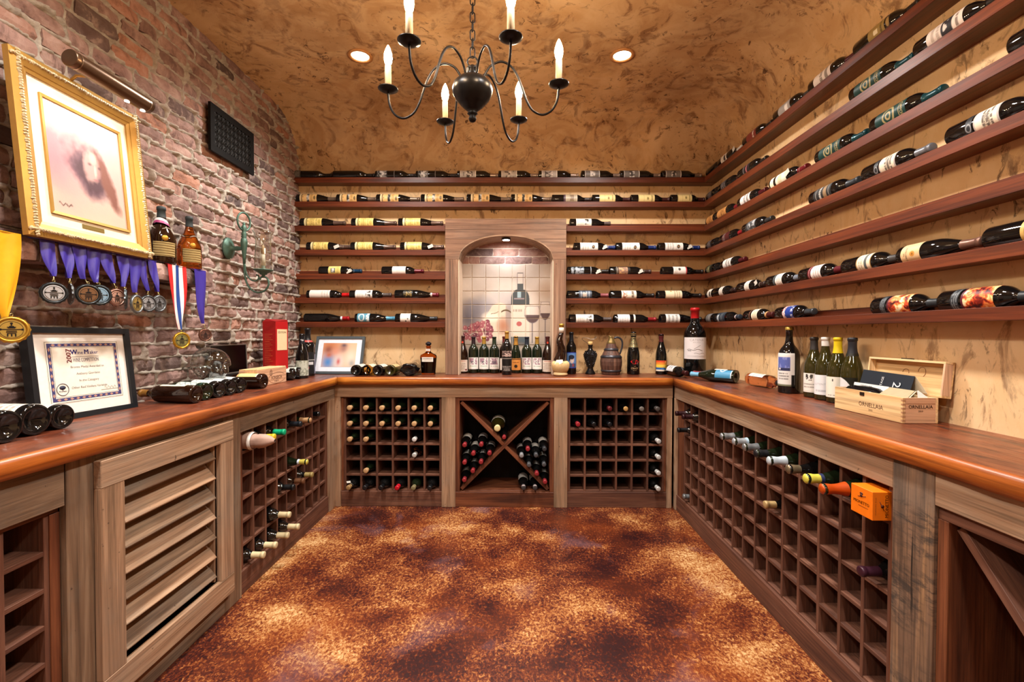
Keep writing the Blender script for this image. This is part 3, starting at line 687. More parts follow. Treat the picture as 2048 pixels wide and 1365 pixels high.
PRE = {
 'plain':   dict(desc='plain black bottle', foil=('#15110f', 0.84, 0.4)),
 'greyfoot': dict(desc='black bottle with small grey label by its base', labs=[(0.08, 0.24, 60, '#55524e', [('l', 0.2, 0.8, 2, '#7d7a75', 0.7)])], foil=('#15110f', 0.84, 0.4)),
 'etched':  dict(desc='black bottle with pale etched picture', labs=[(0.06, 0.30, 85, '#8a8783', [('n', 7, 0.52, '#2c2a29'), ('nr', 5, 0.45, '#c9c6c1', 0.3, 0.9, 0.6)]), (0.47, 0.485, 80, '#6a5f5a', [])], foil=('#231a17', 0.84, 0.4)),
 'silver':  dict(desc='bottle with bright silver label', labs=[(0.075, 0.46, 88, '#b9b4b0', [('b', 0, 0.03, '#e9e5e0'), ('b', 0.96, 1, '#efebe6'), ('nr', 6, 0.55, '#4a4340', 0.2, 0.8, 0.8), ('nr', 10, 0.6, '#efece8', 0.35, 0.7, 0.6)])], foil=('#a49084', 0.80, 0.3, 0.6)),
 'grey':    dict(desc='bottle with dark grey white-edged label', labs=[(0.085, 0.46, 88, '#75706c', [('b', 0, 0.035, '#e4e0db'), ('b', 0.95, 1, '#e4e0db'), ('c', 0.52, -0.1, 0.2, 0.5, '#3e3a38'), ('nr', 8, 0.5, '#d9d5d0', 0.36, 0.68, 0.45)])], foil=('#8c7a6e', 0.82, 0.35, 0.5)),
 'caymuslike': dict(desc='bottle with yellow scalloped label', kind='burgundy', labs=[CAY], foil=('#67534a', 0.74, 0.35, 0.5)),
 'special': dict(desc='bottle with orange label and picture band', kind='burgundy', labs=[CAYS], foil=('#7a6758', 0.78, 0.35, 0.5)),
 'purple':  dict(desc='bottle with grey label and purple stripe', labs=[(0.29, 0.63, 88, '#b7aa92', [('b', 0, 0.14, '#4e3a44'), ('l', 0.25, 0.9, 5, '#9c8f78', 0.9), ('nr', 5, 0.5, '#84705a', 0.45, 0.75, 0.5)])], foil=('#241816', 0.82)),
 'cream':   dict(desc='bottle with cream double-ruled label', labs=[(0.18, 0.59, 92, '#e6d08f', [('b', 0.015, 0.035, '#4f4327'), ('b', 0.95, 0.975, '#4f4327'), ('b', 0.34, 0.35, '#b3a066'), ('c', 0.58, 0.05, 0.06, 0.18, '#8e7b45'), ('l', 0.76, 0.9, 1, '#9a8750', 0.55)])], foil=('#3a1614', 0.80, 0.45)),
 'stag':    dict(desc='bottle with white label and black animal mark', labs=[(0.15, 0.52, 90, '#e8dfd0', [('l', 0.08, 0.5, 5, '#c9bda9', 0.95), ('nr', 8, 0.5, '#1d1a17', 0.56, 0.86, 0.42)])], foil=('#4a3b36', 0.84, 0.4)),
 'medal':   dict(desc='bottle with white label and black round seal', labs=[(0.15, 0.57, 90, '#ebe6df', [('l', 0.1, 0.5, 3, '#bdb6ad', 0.7), ('c', 0.74, 0.1, 0.085, 0.26, '#2a2422'), ('c', 0.74, 0.1, 0.03, 0.10, '#b98f5a'), ('b', 0.62, 0.625, '#bdb6ad')])], foil=('#152a63', 0.80, 0.4)),
 'yellowfig': dict(desc='bottle with yellow label and dark portrait', labs=[(0.24, 0.53, 90, '#e3cf7f', [('r', 0.2, 0.55, -0.3, 0.35, '#1f2a30'), ('nr', 9, 0.5, '#c8c9c0', 0.25, 0.5, 0.25), ('l', 0.62, 0.9, 3, '#b8a356', 0.7)])], foil=('#143a58', 0.80, 0.3, 0.3)),
 'pinkwhite': dict(desc='bottle with blank pinkish-white label', labs=[(0.26, 0.58, 90, '#e2d3cc', [('l', 0.3, 0.6, 2, '#d2c0b8', 0.6)])], foil=('#5c1620', 0.78, 0.35, 0.2)),
 'whitered': dict(desc='bottle with wide white label, red capsule', labs=[(0.08, 0.56, 92, '#e9e0d8', [('l', 0.55, 0.95, 3, '#cfc3b8', 0.8)])], foil=('#c4161a', 0.82, 0.35)),
 'whitefig': dict(desc='bottle with white label and drawn crest', labs=[(0.15, 0.56, 92, '#e9e4dd', [('nr', 8, 0.52, '#3b3733', 0.55, 0.9, 0.5), ('l', 0.1, 0.5, 4, '#c4bcb2', 0.8)])], foil=('#4a3f3c', 0.80, 0.4)),
 'burggold': dict(desc='black sloping bottle with gold marks', kind='burgundy', labs=[(0.2, 0.42, 60, '#0c0b0a', [('nr', 9, 0.55, '#8c7440', 0.1, 0.9, 0.7)])], foil=('#6d1a2a', 0.84, 0.35, 0.2, '#d9d2cc')),
 'burgred': dict(desc='plain black sloping bottle with white neck ring', kind='burgundy', foil=('#a31c22', 0.84, 0.35, 0.2, '#d6dbe0')),
 'teal':    dict(desc='sloping bottle with teal label and capsule', kind='burgundy', labs=[(0.07, 0.38, 92, '#4f8ba1', [('c', 0.35, 0.0, 0.24, 0.55, '#d7e3e6'), ('c', 0.35, 0.0, 0.16, 0.38, '#4f8ba1'), ('nr', 8, 0.5, '#e4ecee', 0.72, 0.95, 0.8)])], foil=('#4d8fb0', 0.78, 0.35, 0.2)),
 'dots':    dict(desc='sloping bottle with white label and black spots', kind='burgundy', labs=[(0.13, 0.37, 90, '#e8e2da', [('c', 0.55, 0.4, 0.07, 0.12, '#1c1a18'), ('c', 0.75, 0.1, 0.06, 0.1, '#1c1a18'), ('c', 0.8, 0.65, 0.06, 0.12, '#1c1a18')])], foil=('#22252a', 0.82, 0.4)),
 'blackpic': dict(desc='black bottle with white line drawing', labs=[(0.08, 0.40, 92, '#131416', [('nr', 7, 0.5, '#9aa2ab', 0.05, 0.95, 0.8)]), (0.55, 0.57, 80, '#8a8d90', [])], foil=('#15110f', 0.84)),
 'colourpic': dict(desc='black bottle with small colour picture label', labs=[(0.13, 0.48, 85, '#1b1614', [('r', 0.2, 0.85, -0.6, 0.6, '#8a6a58'), ('nr', 6, 0.5, '#c89a6c', 0.25, 0.8, 0.5), ('b', 0.1, 0.13, '#c9b9a3')])], foil=('#3a2420', 0.84)),
 'redend':  dict(desc='bottle with white label edged in red', labs=[(0.26, 0.58, 90, '#ece3dc', [('b', 0.92, 1, '#b03038'), ('c', 0.45, -0.1, 0.1, 0.2, '#4f4a46'), ('l', 0.1, 0.3, 2, '#c4bcb2', 0.6)])], foil=('#1c1412', 0.82)),
 'bluegrey': dict(desc='dark bottle with steel blue label', labs=[(0.27, 0.58, 88, '#39424f', [('l', 0.1, 0.9, 4, '#8d95a0', 0.8), ('r', 0.3, 0.6, -0.25, 0.25, '#b9aa9c')])], foil=('#8a4a4e', 0.80, 0.35, 0.2)),
 'script':  dict(desc='bottle with cream label and red script', labs=[(0.25, 0.58, 90, '#e9dccb', [('nr', 9, 0.55, '#a9694e', 0.1, 0.4, 0.9), ('l', 0.6, 0.9, 1, '#7d6d5c', 0.6)])], foil=('#1a1412', 0.82)),
 'goldseal': dict(desc='bottle with cream label and gold seal', labs=[(0.17, 0.54, 92, '#e9d8b8', [('c', 0.35, -0.5, 0.05, 0.15, '#a98a3c'), ('l', 0.5, 0.9, 3, '#bca886', 0.8), ('b', 0.02, 0.03, '#a98a3c')])], foil=('#1a1412', 0.82)),
 'whitestripe': dict(desc='bottle with white label and white neck stripe', labs=[(0.08, 0.36, 92, '#e6e5e4', [('l', 0.1, 0.9, 4, '#c9c7c6', 0.8)]), (0.45, 0.49, 92, '#e4dfd0', [])], foil=('#8c1f24', 0.80, 0.35, 0.2)),
 'offwhite': dict(desc='sloping bottle with plain white label', kind='burgundy', labs=[(0.12, 0.45, 90, '#e2e0da', [('l', 0.1, 0.9, 3, '#a9a6a0', 0.8)])], foil=('#1a1412', 0.82)),
 'redbrown': dict(desc='bottle with red-brown label', labs=[(0.2, 0.58, 92, '#6e2a20', [('l', 0.6, 0.8, 1, '#b9a090', 0.5)])], foil=('#1a1412', 0.82)),
 'greyband': dict(desc='bottle with pale grey label', labs=[(0.2, 0.56, 92, '#a09c98', [('r', 0.55, 0.8, -0.2, 0.4, '#e8e6e2')])], foil=('#3a3634', 0.82)),
 'tan':     dict(desc='bottle with tan wraparound label', labs=[(0.1, 0.56, 95, '#c48a4e', [('l', 0.4, 0.8, 2, '#8a5a2c', 0.5)])], foil=('#7a1a24', 0.8, 0.35, 0.2)),
 'goldtan': dict(desc='bottle with olive-gold label and neck medal', labs=[(0.3, 0.58, 92, '#a08a52', [('r', 0.35, 0.6, -0.1, 0.2, '#e9e2c4'), ('l', 0.7, 0.9, 1, '#6a5a2e', 0.6)]), (0.60, 0.66, 40, '#3a2a20', [('c', 0.5, 0, 0.4, 0.7, '#a58c58')])], foil=('#1a1412', 0.84)),
 'redstripe': dict(desc='dark bottle with narrow red-striped label', labs=[(0.25, 0.55, 92, '#201c1e', [('b', 0.1, 0.15, '#8d8784'), ('b', 0.45, 0.6, '#8c2230'), ('b', 0.5, 0.53, '#c9b9b4')])], foil=('#1a1412', 0.82)),
 'darkmarks': dict(desc='dark bottle with faint grey lettering', labs=[(0.15, 0.5, 92, '#151314', [('l', 0.1, 0.8, 3, '#7a6f6c', 0.8)])], foil=('#3a1a18', 0.82)),
 'darkred': dict(desc='bottle with dark red label and capsule', labs=[(0.18, 0.55, 92, '#4a1a1a', [('l', 0.1, 0.4, 2, '#8a8078', 0.8)])], foil=('#8c1a22', 0.8, 0.35, 0.2)),
 'coppola': dict(desc='bottle with dark green diamond label', labs=[(0.12, 0.60, 95, '#0f3a38', [('c', 0.45, 0.0, 0.20, 0.55, '#a99a6c'), ('c', 0.45, 0.0, 0.15, 0.42, '#11403c'), ('c', 0.45, 0.0, 0.09, 0.26, '#b0a074'), ('c', 0.45, 0, 0.05, 0.15, '#11403c'), ('b', 0.78, 0.80, '#a99a6c')])], foil=('#0f3f46', 0.76, 0.3, 0.3)),
 'treelab': dict(desc='bottle with white label, dark tree panel', labs=[(0.2, 0.64, 95, '#e0d0c4', [('b', 0.42, 0.72, '#2a2a30'), ('nr', 6, 0.48, '#d9d0c8', 0.48, 0.68, 0.4), ('l', 0.1, 0.4, 2, '#b9a99c', 0.7), ('l', 0.78, 0.92, 1, '#8a7a70', 0.5)])], foil=('#1a1412', 0.82)),
 'creampair': dict(desc='bottle with two cream labels, brown tag', labs=[(0.06, 0.17, 95, '#e6dfc4', []), (0.24, 0.56, 95, '#e6dfc8', [('c', 0.4, 0, 0.2, 0.5, '#d3c8a6')])], foil=('#6d1420', 0.78, 0.3, 0.2)),
 'blackgrey': dict(desc='black bottle with grey lettered label', labs=[(0.2, 0.58, 92, '#3a3c3e', [('b', 0.2, 0.24, '#9a9c9e'), ('nr', 7, 0.5, '#a9abad', 0.3, 0.9, 0.8)])], foil=('#26282a', 0.8)),
 'darkstrip': dict(desc='bottle with black label and tan strip', labs=[(0.15, 0.56, 92, '#2b2c2e', [('b', 0.12, 0.16, '#8a8782'), ('l', 0.28, 0.48, 1, '#b9b6b0', 0.8), ('b', 0.56, 0.74, '#93795a'), ('b', 0.85, 0.88, '#8a8782')])], foil=('#2a3036', 0.78, 0.4)),
 'bigwhite': dict(desc='bottle with large cream label, dark ring', labs=[(0.34, 0.60, 95, '#e8dcc8', [('b', 0.0, 0.06, '#b9aea9'), ('b', 0.92, 1, '#b3a9a6'), ('l', 0.3, 0.8, 3, '#6d635a', 0.8)]), (0.25, 0.32, 95, '#26282c', [('c', 0.5, 0.1, 0.45, 0.22, '#8a8c90'), ('c', 0.5, 0.1, 0.3, 0.15, '#26282c')])], foil=('#74767c', 0.80, 0.35, 0.3)),
 'goldmarks': dict(desc='dark bottle with gold flecked label', labs=[(0.15, 0.5, 92, '#14140f', [('b', 0.5, 0.56, '#8a8456'), ('nr', 9, 0.55, '#98946a', 0.05, 0.45, 0.9)])], foil=('#1d1a18', 0.8)),
 'whitemar': dict(desc='bottle with white label, dark red capsule', labs=[(0.16, 0.56, 92, '#e3dcd8', [('l', 0.3, 0.9, 2, '#8d857f', 0.7)])], foil=('#4a0f18', 0.78, 0.3, 0.2)),
 'smallwhite': dict(desc='bottle with short white label', labs=[(0.22, 0.5, 92, '#e6ddce', [('r', 0.5, 0.85, -0.3, 0.3, '#3a3430'), ('l', 0.1, 0.4, 2, '#b5aa9c', 0.7)])], foil=('#cfcac2', 0.84, 0.5)),
 'narrowwhite': dict(desc='bottle with narrow white label', labs=[(0.38, 0.57, 92, '#e8dfd4', [('l', 0.1, 0.9, 3, '#b9aea2', 0.7)])], foil=('#2e1c18', 0.8)),
 'greyedge': dict(desc='bottle with white label and grey-green stripe', labs=[(0.36, 0.57, 92, '#e9e2d8', [('l', 0.2, 0.9, 3, '#b5ab9f', 0.7)]), (0.29, 0.34, 92, '#4e5658', [])], foil=('#7e8794', 0.80, 0.35, 0.3)),
 'redrule': dict(desc='bottle with white label, red ruled band', labs=[(0.36, 0.60, 92, '#e8ddd8', [('l', 0.2, 0.9, 3, '#bdb0aa', 0.7)]), (0.28, 0.35, 92, '#6e1f26', [('b', 0.45, 0.55, '#c9b6b4')])], foil=('#5c1a24', 0.80, 0.35, 0.2)),
 'goldedge': dict(desc='bottle with gold-edged cream label', labs=[(0.33, 0.60, 92, '#e6d9c0', [('b', 0, 0.06, '#a8834a'), ('b', 0.94, 1, '#a8834a'), ('b', 0.55, 0.72, '#5a5f5e'), ('l', 0.15, 0.45, 2, '#b5a88c', 0.7)])], foil=('#3e3a38', 0.80)),
 'cinco':   dict(desc='sloping bottle with peach arched label', kind='burgundy', labs=[(0.09, 0.36, 92, '#dcb98c', [('c', 0.62, 0.0, 0.13, 0.16, '#c98a3a'), ('c', 0.62, 0.0, 0.05, 0.06, '#8a5a20')])], foil=('#7a5648', 0.78, 0.35, 0.4)),
 'gold':    dict(desc='bottle with large gold label', kind='burgundy', labs=[(0.38, 0.62, 95, '#c9a55e', [('b', 0.35, 0.38, '#8a6a2e'), ('b', 0.5, 1, '#b08a44'), ('l', 0.1, 0.3, 1, '#6a4f22', 0.7)])], foil=('#4a3428', 0.8)),
 'greylab': dict(desc='bottle with grey barred label', labs=[(0.14, 0.48, 92, '#6d6a68', [('b', 0.5, 0.58, '#a5a2a0'), ('b', 0.7, 0.75, '#a5a2a0')])], foil=('#2a2624', 0.8)),
 'bluedark': dict(desc='bottle with blue-black label, pale neck band', labs=[(0.06, 0.5, 92, '#2c3640', [('r', 0.1, 0.3, -0.4, 0.4, '#b5bdc2'), ('b', 0.5, 0.54, '#7c858c'), ('b', 0.66, 0.7, '#7c858c')])], foil=('#2a3440', 0.86, 0.4, 0.0, '#d5c4c0')),
 'brownring': dict(desc='bottle with cream label, brown ruled ring', labs=[(0.38, 0.60, 92, '#e9dcc2', [('l', 0.2, 0.9, 3, '#bba98a', 0.7)]), (0.27, 0.33, 92, '#4a2c22', [('b', 0.4, 0.6, '#8a6a56')])], foil=('#4a1c1c', 0.80, 0.35, 0.2, '#b98a5a')),
 'bluelab': dict(desc='bottle with blue label and red-white stripe', labs=[(0.28, 0.60, 92, '#1c2f78', [('b', 0, 0.2, '#a8303a'), ('nr', 9, 0.5, '#e0d6d4', 0.02, 0.18, 0.9), ('nr', 9, 0.58, '#c9cfe0', 0.2, 1, 0.9), ('b', 0.2, 0.24, '#d8c9c4'), ('r', 0.3, 0.75, -0.5, 0.6, '#1f3a8a')])], foil=('#3c4248', 0.80, 0.3, 0.4)),
 'flame':   dict(desc='bottle with fiery orange label', labs=[(0.30, 0.64, 95, '#d8552a', [('fire', ('#3a0d0c', '#8a2418', '#d8552a', '#f0924a', '#f9cf90', '#fff0cc'), 0.0), ('b', 0, 0.07, '#5a1a2a')]), (0.18, 0.27, 95, '#2a2e33', [('l', 0.1, 0.9, 3, '#6d7276', 0.8)])], foil=('#22272b', 0.80, 0.4)),
}
ORD = ['first', 'second', 'third', 'fourth', 'fifth', 'sixth', 'seventh', 'eighth', 'ninth', 'tenth']
def shelf_back(k, items, where):
    for q, it in enumerate(items):
        x0, x1, pre = it[:3]; P = dict(PRE[pre]); desc = P.pop('desc'); Yc = YB-0.049
        z = SH[k]-0.011+0.0375; py = 666-(z-CAMZ)*F/Yc
        X0, X1 = onY(x0, py, Yc).x, onY(x1, py, Yc).x; L = min(max(X1-X0, 0.265), 0.345)
        rr = 0.0385 if P.get('kind') == 'burgundy' else 0.037; z = SH[k]-0.0105+rr
        M = frame((X0, YB-0.013-rr, z), (1, 0, 0), (0, -1, 0.15+0.1*math.sin(q*2.1+k)))
        tg = it[3] if len(it) > 3 else None
        bottle(f'{desc}, {ORD[q]} from {where}', M, r=rr, L=L, group='wine bottles lying on the wall shelves', tagp=tg, seed=q+k, **P)
TG = (0.030, 0.006, 0.235)
shelf_back(0, [(586, 665, 'greyfoot'), (668, 750, 'plain'), (752, 833, 'etched'), (833, 915, 'etched'), (915, 997, 'silver'), (997, 1077, 'silver'), (1077, 1157, 'silver'), (1162, 1240, 'grey'), (1239, 1321, 'grey'), (1322, 1403, 'grey')], 'bricks, top back shelf')
shelf_back(1, [(596, 675, 'special'), (675.5, 754, 'special'), (754.5, 840, 'special'), (843, 928, 'special'), (934, 1021, 'special'), (1022, 1103, 'special'), (1103.5, 1183, 'purple'), (1183.5, 1260, 'cream'), (1260.5, 1339, 'cream'), (1340, 1408, 'cream')], 'bricks, second back shelf')
shelf_back(2, [(603, 696, 'caymuslike'), (705, 797, 'caymuslike'), (798, 890, 'caymuslike')], 'bricks, third back shelf')
shelf_back(2, [(1139, 1221, 'stag')], 'niche, third corner-side back shelf')
shelf_back(3, [(616, 703, 'caymuslike', TG), (703.5, 796, 'caymuslike'), (802, 888, 'caymuslike', TG)], 'bricks, fourth back shelf')
shelf_back(3, [(1147, 1230, 'medal', TG), (1230.5, 1312, 'medal'), (1315, 1399, 'medal', TG)], 'niche, fourth corner-side back shelf')
shelf_back(4, [(640, 724, 'yellowfig', TG), (765, 848, 'pinkwhite')], 'bricks, fifth back shelf')
shelf_back(4, [(1134, 1217, 'blackpic', TG), (1218, 1302, 'colourpic', TG), (1322, 1406, 'redend')], 'niche, fifth corner-side back shelf')
shelf_back(5, [(616, 700, 'whitered'), (701, 783, 'whitefig'), (791, 878, 'burggold')], 'bricks, sixth back shelf')
shelf_back(5, [(1134, 1217, 'bluegrey'), (1219, 1308, 'script'), (1313, 1404, 'goldseal')], 'niche, sixth corner-side back shelf')
shelf_back(6, [(611, 704, 'burgred'), (712, 791, 'teal'), (792, 875, 'dots')], 'bricks, lowest back shelf')
shelf_back(6, [(1138, 1223, 'whitefig'), (1227, 1312, 'whitestripe'), (1319, 1402, 'offwhite')], 'niche, lowest corner-side back shelf')
def shelf_right(k, items):
    for q, it in enumerate(items):
        x0, pre = it[:2]; P = dict(PRE[pre]); desc = P.pop('desc'); rr = 0.0385; Xc = XR-0.013-rr; z = SH[k]-0.0105+rr
        Y0 = min(F*Xc/(x0-1030.5), YB-SD-0.004 if q == 0 else 99); L = it[2] if len(it) > 2 else 0.297
        if q+1 < len(items): L = min(L, max(0.24, Y0-F*Xc/(items[q+1][0]-1030.5)-0.002))
        M = frame((Xc, Y0, z), (0, -1, 0), (-1, 0, -0.05))
        tg = it[3] if len(it) > 3 else None
        t = bottle(f'{desc}, {ORD[q]} from corner, {OR[k]} shelf on wall facing bricks', M, r=rr, L=L, group='wine bottles lying on the wall shelves', tagp=tg, seed=q+k, n=28 if x0 > 1550 else 20, **P)
        if pre == 'coppola':
            m = MB(); curved_text(m, 'COPPOLA', 0.017, rr+0.0012, L*0.535, bold=0.01); m.build('lettering', plain('#b8a878', 0.5), t)
        if pre == 'cinco':
            m = MB(); curved_text(m, 'ALTO CINCO', 0.0085, rr+0.0012, L*0.17, bold=0.01); curved_text(m, '2010', 0.006, rr+.0012, L*0.14); m.build('lettering', plain('#3a2a1c', 0.5), t)
        if pre == 'bigwhite':
            m = MB(); curved_text(m, 'CATERINA', 0.0085, rr+0.0012, L*0.50); curved_text(m, 'MERITAGE', 0.0085, rr+0.0012, L*0.46); m.build('lettering', plain('#4a423c', 0.5), t)
TR = (0.026, -0.012, 0.225)
shelf_right(0, [(1408, 'plain', .29, TR), (1439, 'smallwhite', .3, TR), (1489, 'redbrown'), (1550, 'greyband'), (1620, 'whitemar'), (1709, 'goldtan')])
shelf_right(1, [(1409, 'darkmarks'), (1441, 'darkmarks'), (1480, 'redstripe'), (1702, 'coppola'), (1829, 'treelab')])
shelf_right(2, [(1407, 'tan'), (1437, 'tan'), (1480, 'whitemar'), (1544, 'creampair', .30, (0.044, -0.008, 0.19)), (1635, 'coppola'), (1744, 'coppola'), (2016, 'plain')])
shelf_right(3, [(1409, 'darkmarks'), (1444, 'darkred'), (1490, 'blackgrey'), (1624, 'darkstrip'), (1729, 'bigwhite'), (1896, 'bigwhite')])
shelf_right(4, [(1408, 'goldmarks'), (1447, 'whitemar')])
shelf_right(5, [(1404, 'smallwhite'), (1432, 'narrowwhite'), (1480, 'narrowwhite', .3, TR), (1539, 'greyedge'), (1605, 'redrule'), (1691, 'goldedge'), (1802, 'cinco'), (1974, 'gold')])
shelf_right(6, [(1404, 'greylab'), (1439, 'bluedark'), (1494, 'brownring'), (1558, 'bluelab'), (1752, 'flame'), (1886, 'flame')])

# bottles in the racks below
def in_rack(M, x, row, p, label, kind='bordeaux', r=0.037, L=0.30, glass='black', foil=('#15110f', 0.84), labs=(), zs=ZS, roll=0.0, z=None, **kw):
    zz = (zs[5-row]+0.0075+r+0.0005) if z is None else z
    bottle(label, M @ frame((x, L-p, zz), (0, -1, 0), (math.sin(roll), 0, math.cos(roll))), kind, r, L, glass, foil, labs, group='wine bottles lying in the racks', **kw)
def cx(xs, c): return (xs[c]+xs[c+1])/2
TOPL = [(0.2, 0.55, 70, '#d8d4cc', [])]
RW = ['top', 'second', 'third', 'fourth', 'fifth', 'lowest']
CN = ['first', 'second', 'third', 'fourth', 'fifth', 'sixth']
tanf = ('#b99468', 0.88, 0.5)
for row, cset in ((0, range(6)), (1, range(6)), (2, (0, 1)), (4, (1,))):
    for c in cset:
        in_rack(MBK, cx(bxs1, c)-0.004, row, 0.045, f'green bottle with tan foil, rack under framed photo, {RW[row]} row, {CN[c]} cell from bricks', 'burgundy', 0.0395, 0.295, 'green', tanf)
for row, c, f, g, d in ((2, 4, ('#c9c9c6', 0.86, 0.4), 'black', 'bottle with white cap'), (3, 4, ('#c4c8c4', 0.86, 0.3, 0.3, '#8a6a58'), 'rose', 'pale pink bottle with silver cap'),
                        (5, 0, ('#9a7a4e', 0.86, 0.5), 'black', 'bottle with tan cap, paper tag'), (5, 1, ('#161416', 0.84), 'black', 'black-capped bottle with white neck mark'), (5, 2, ('#0f0f11', 0.84), 'black', 'plain black-capped bottle'),
                        (5, 3, ('#b51424', 0.83, 0.35), 'black', 'bottle with bright red capsule'), (5, 4, ('#79704e', 0.86, 0.5), 'green', 'bottle with olive cap'), (5, 5, ('#0f0f11', 0.84), 'black', 'dark-capped dark green bottle')):
    in_rack(MBK, cx(bxs1, c)-0.006, row, 0.065 if row == 5 else 0.03, f'{d}, rack under framed photo, {RW[row]} row, {CN[c]} cell from bricks', 'bordeaux', 0.037, 0.30, g, f, tagp=(0.03, 0.01, 0.262) if (row, c) == (5, 0) else None)
for row, c, f, d in ((0, 2, ('#5c1c20', 0.84, 0.35, 0.2), 'bottle with dark red capsule'), (0, 3, ('#b08a52', 0.93, 0.4), 'bottle with gold tip'), (0, 4, ('#6d6660', 0.93, 0.4), 'black bottle with grey tip'), (0, 5, ('#55504e', 0.84, 0.35, 0.3), 'bottle with grey foil'),
                     (1, 0, ('#8c2028', 0.84, 0.35), 'bottle with red capsule'), (1, 1, ('#111215', 0.84, 0.3), 'black-capped bottle'), (1, 2, ('#14161a', 0.84, 0.3), 'black-capped bottle with white label edge'),
                     (2, 5, ('#c6c6c4', 0.84, 0.35, 0.2), 'white-capped bottle'), (3, 5, ('#c6c6c4', 0.84, 0.35, 0.2), 'white-capped bottle'), (4, 5, ('#c6c6c4', 0.84, 0.35, 0.2), 'white-capped bottle'), (5, 5, ('#c6c6c4', 0.84, 0.35, 0.2), 'white-capped bottle')):
    in_rack(MBK, cx(bxs2, c), row, 0.06 if f[0] == '#c6c6c4' else 0.03, f'{d}, rack on corner side, {RW[row]} row, {CN[c]} cell from niche', 'bordeaux', 0.037, 0.30, 'black', f, TOPL if row > 0 and c > 0 else ())
# diamond bin: (pixel x, y of the cap, radius, foil, description)
redf = ('#8a262c', 0.84, 0.35, 0.1)
for q, (px, py, f, d) in enumerate(((928, 892, redf, 'highest, at the outer side'), (945.5, 909, redf, 'just below the topmost pair'), (961.5, 891, redf, 'highest, nearer the cross'), (978, 908.5, redf, 'closest to the cross'), (928, 927, redf, 'third down at the outer side'), (961, 926, redf, 'resting on the board mid-slope'), (944.5, 944, redf, 'low on the sloping board'), (927.5, 962, redf, 'lowest, in the bottom angle'))):
    P = onY(px, py, FB-0.01); in_rack(MBK, P.x+0.003, 0, 0.01, f'red-capped bottle in brick-side bay of the cross bin, {d}', foil=f, labs=TOPL, z=P.z+0.003, r=0.0355, L=0.295)
for px, py, f, d in ((1056.5, 900, redf, 'red-capped bottle, highest by the cross'), (1044, 913, ('#8d8f92', 0.84, .35, .2), 'grey-capped bottle with pink tag, by the cross'), (1073, 912.5, ('#4c4e52', 0.84, .35, .2), 'dark grey-capped bottle, upper middle'), (1090, 900, ('#35373a', 0.84, .35, .2), 'dark-capped bottle, highest at outer side'),
                     (1059, 932, ('#505256', 0.84, .35, .2), 'dark grey-capped bottle, on the sloping board'), (1089, 931, ('#4a4c50', 0.84, .35, .2), 'dark grey-capped bottle, second down outer side'), (1074.5, 949.5, redf, 'red-capped bottle, mid slope'), (1091, 966, redf, 'red-capped bottle, lowest in the angle')):
    P = onY(px, py, FB-0.01); in_rack(MBK, P.x-0.003, 0, 0.01, f'{d}, corner-side bay of the cross bin', foil=f, labs=TOPL, z=P.z+0.003, r=0.0355, L=0.295)
P = onY(994, 861, FB-0.01); in_rack(MBK, P.x+0.002, 0, 0.01, 'large green bottle with pale cap in the upper bay of the cross bin', foil=('#cfc28e', 0.86, 0.45), glass='olive', labs=[(0.2, 0.5, 75, '#e3e0d4', [])], z=P.z+0.012, r=0.052, L=0.31, kind='burgundy')
P = onY(1008, 877, FB-0.01); in_rack(MBK, P.x, 0, 0.0, 'red-capped bottle low in the upper bay of the cross bin', foil=redf, z=P.z+0.002, r=0.032, L=0.28)
for px, d in ((1047, 'nearer the middle'), (1070, 'nearer the side board')):
    in_rack(MBK, onY(px, 985, FB-.01).x, 0, 0.03, f'bottle with neck label in lower bay of the cross bin, {d}', foil=('#3c3a3c', 0.84, .35, .2), labs=[(0.2, 0.55, 70, '#d8d4cc', []), (0.9, 0.985, 60, '#c9b4b0', [])], z=0.1135+0.037)
# left rack: columns from the louvred door, local x = room y
crm = ('#cdbd94', 0.80, 0.5)
for row, c, p, f, g, kd, d in ((0, 2, 0.10, ('#0f9a6c', 0.80, 0.35), 'black', 'bordeaux', 'bottle with bright green capsule'), (0, 1, 0.105, ('#d8b62a', 0.86, 0.4), 'black', 'bordeaux', 'bottle with yellow cap beside the wrapped one'),
        (0, 4, 0.085, ('#20242a', 0.80, 0.3, 0.2), 'black', 'bordeaux', 'bottle with black and yellow capsule'), (0, 5, 0.09, ('#a37e58', 0.78, 0.5), 'green', 'champagne', 'bottle with tan bulbous cork cap'), (0, 7, 0.05, ('#16191c', 0.80, 0.3, 0.3), 'black', 'champagne', 'bottle with black foil cap'),
        (2, 4, 0.12, ('#cdbf58', 0.84, 0.35, 0.3, '#b9c4d6'), 'green', 'champagne', 'sparkling bottle with yellow foil'), (3, 5, 0.10, ('#8f7c4a', 0.84, 0.45), 'black', 'bordeaux', 'bottle with olive tan cap'), (3, 4, 0.10, ('#6e4a32', 0.82, 0.45), 'brown', 'bordeaux', 'bottle with brown cap'), (3, 3, 0.095, ('#121315', 0.82, 0.35), 'black', 'bordeaux', 'bottle with black cap'),
        (4, 2, 0.125, crm, 'black', 'bordeaux', 'bottle with cream capsule, alone in the fifth row'), (5, 3, 0.12, crm, 'black', 'bordeaux', 'bottle with cream capsule, fourth from the door in the lowest row'), (5, 2, 0.115, crm, 'black', 'bordeaux', 'bottle with cream capsule, third from the door in the lowest row'), (5, 1, 0.11, crm, 'black', 'bordeaux', 'bottle with cream capsule, second from the door in the lowest row'), (5, 0, 0.105, crm, 'black', 'bordeaux', 'bottle with cream capsule, next to the door in the lowest row')):
    in_rack(MLF, cx(lxs, c), row, p-0.045, f'{d}, rack beside the louvred door' if len(d.split()) < 11 else f'{d}, louvred-door rack', kd, 0.037, 0.30, g, f)
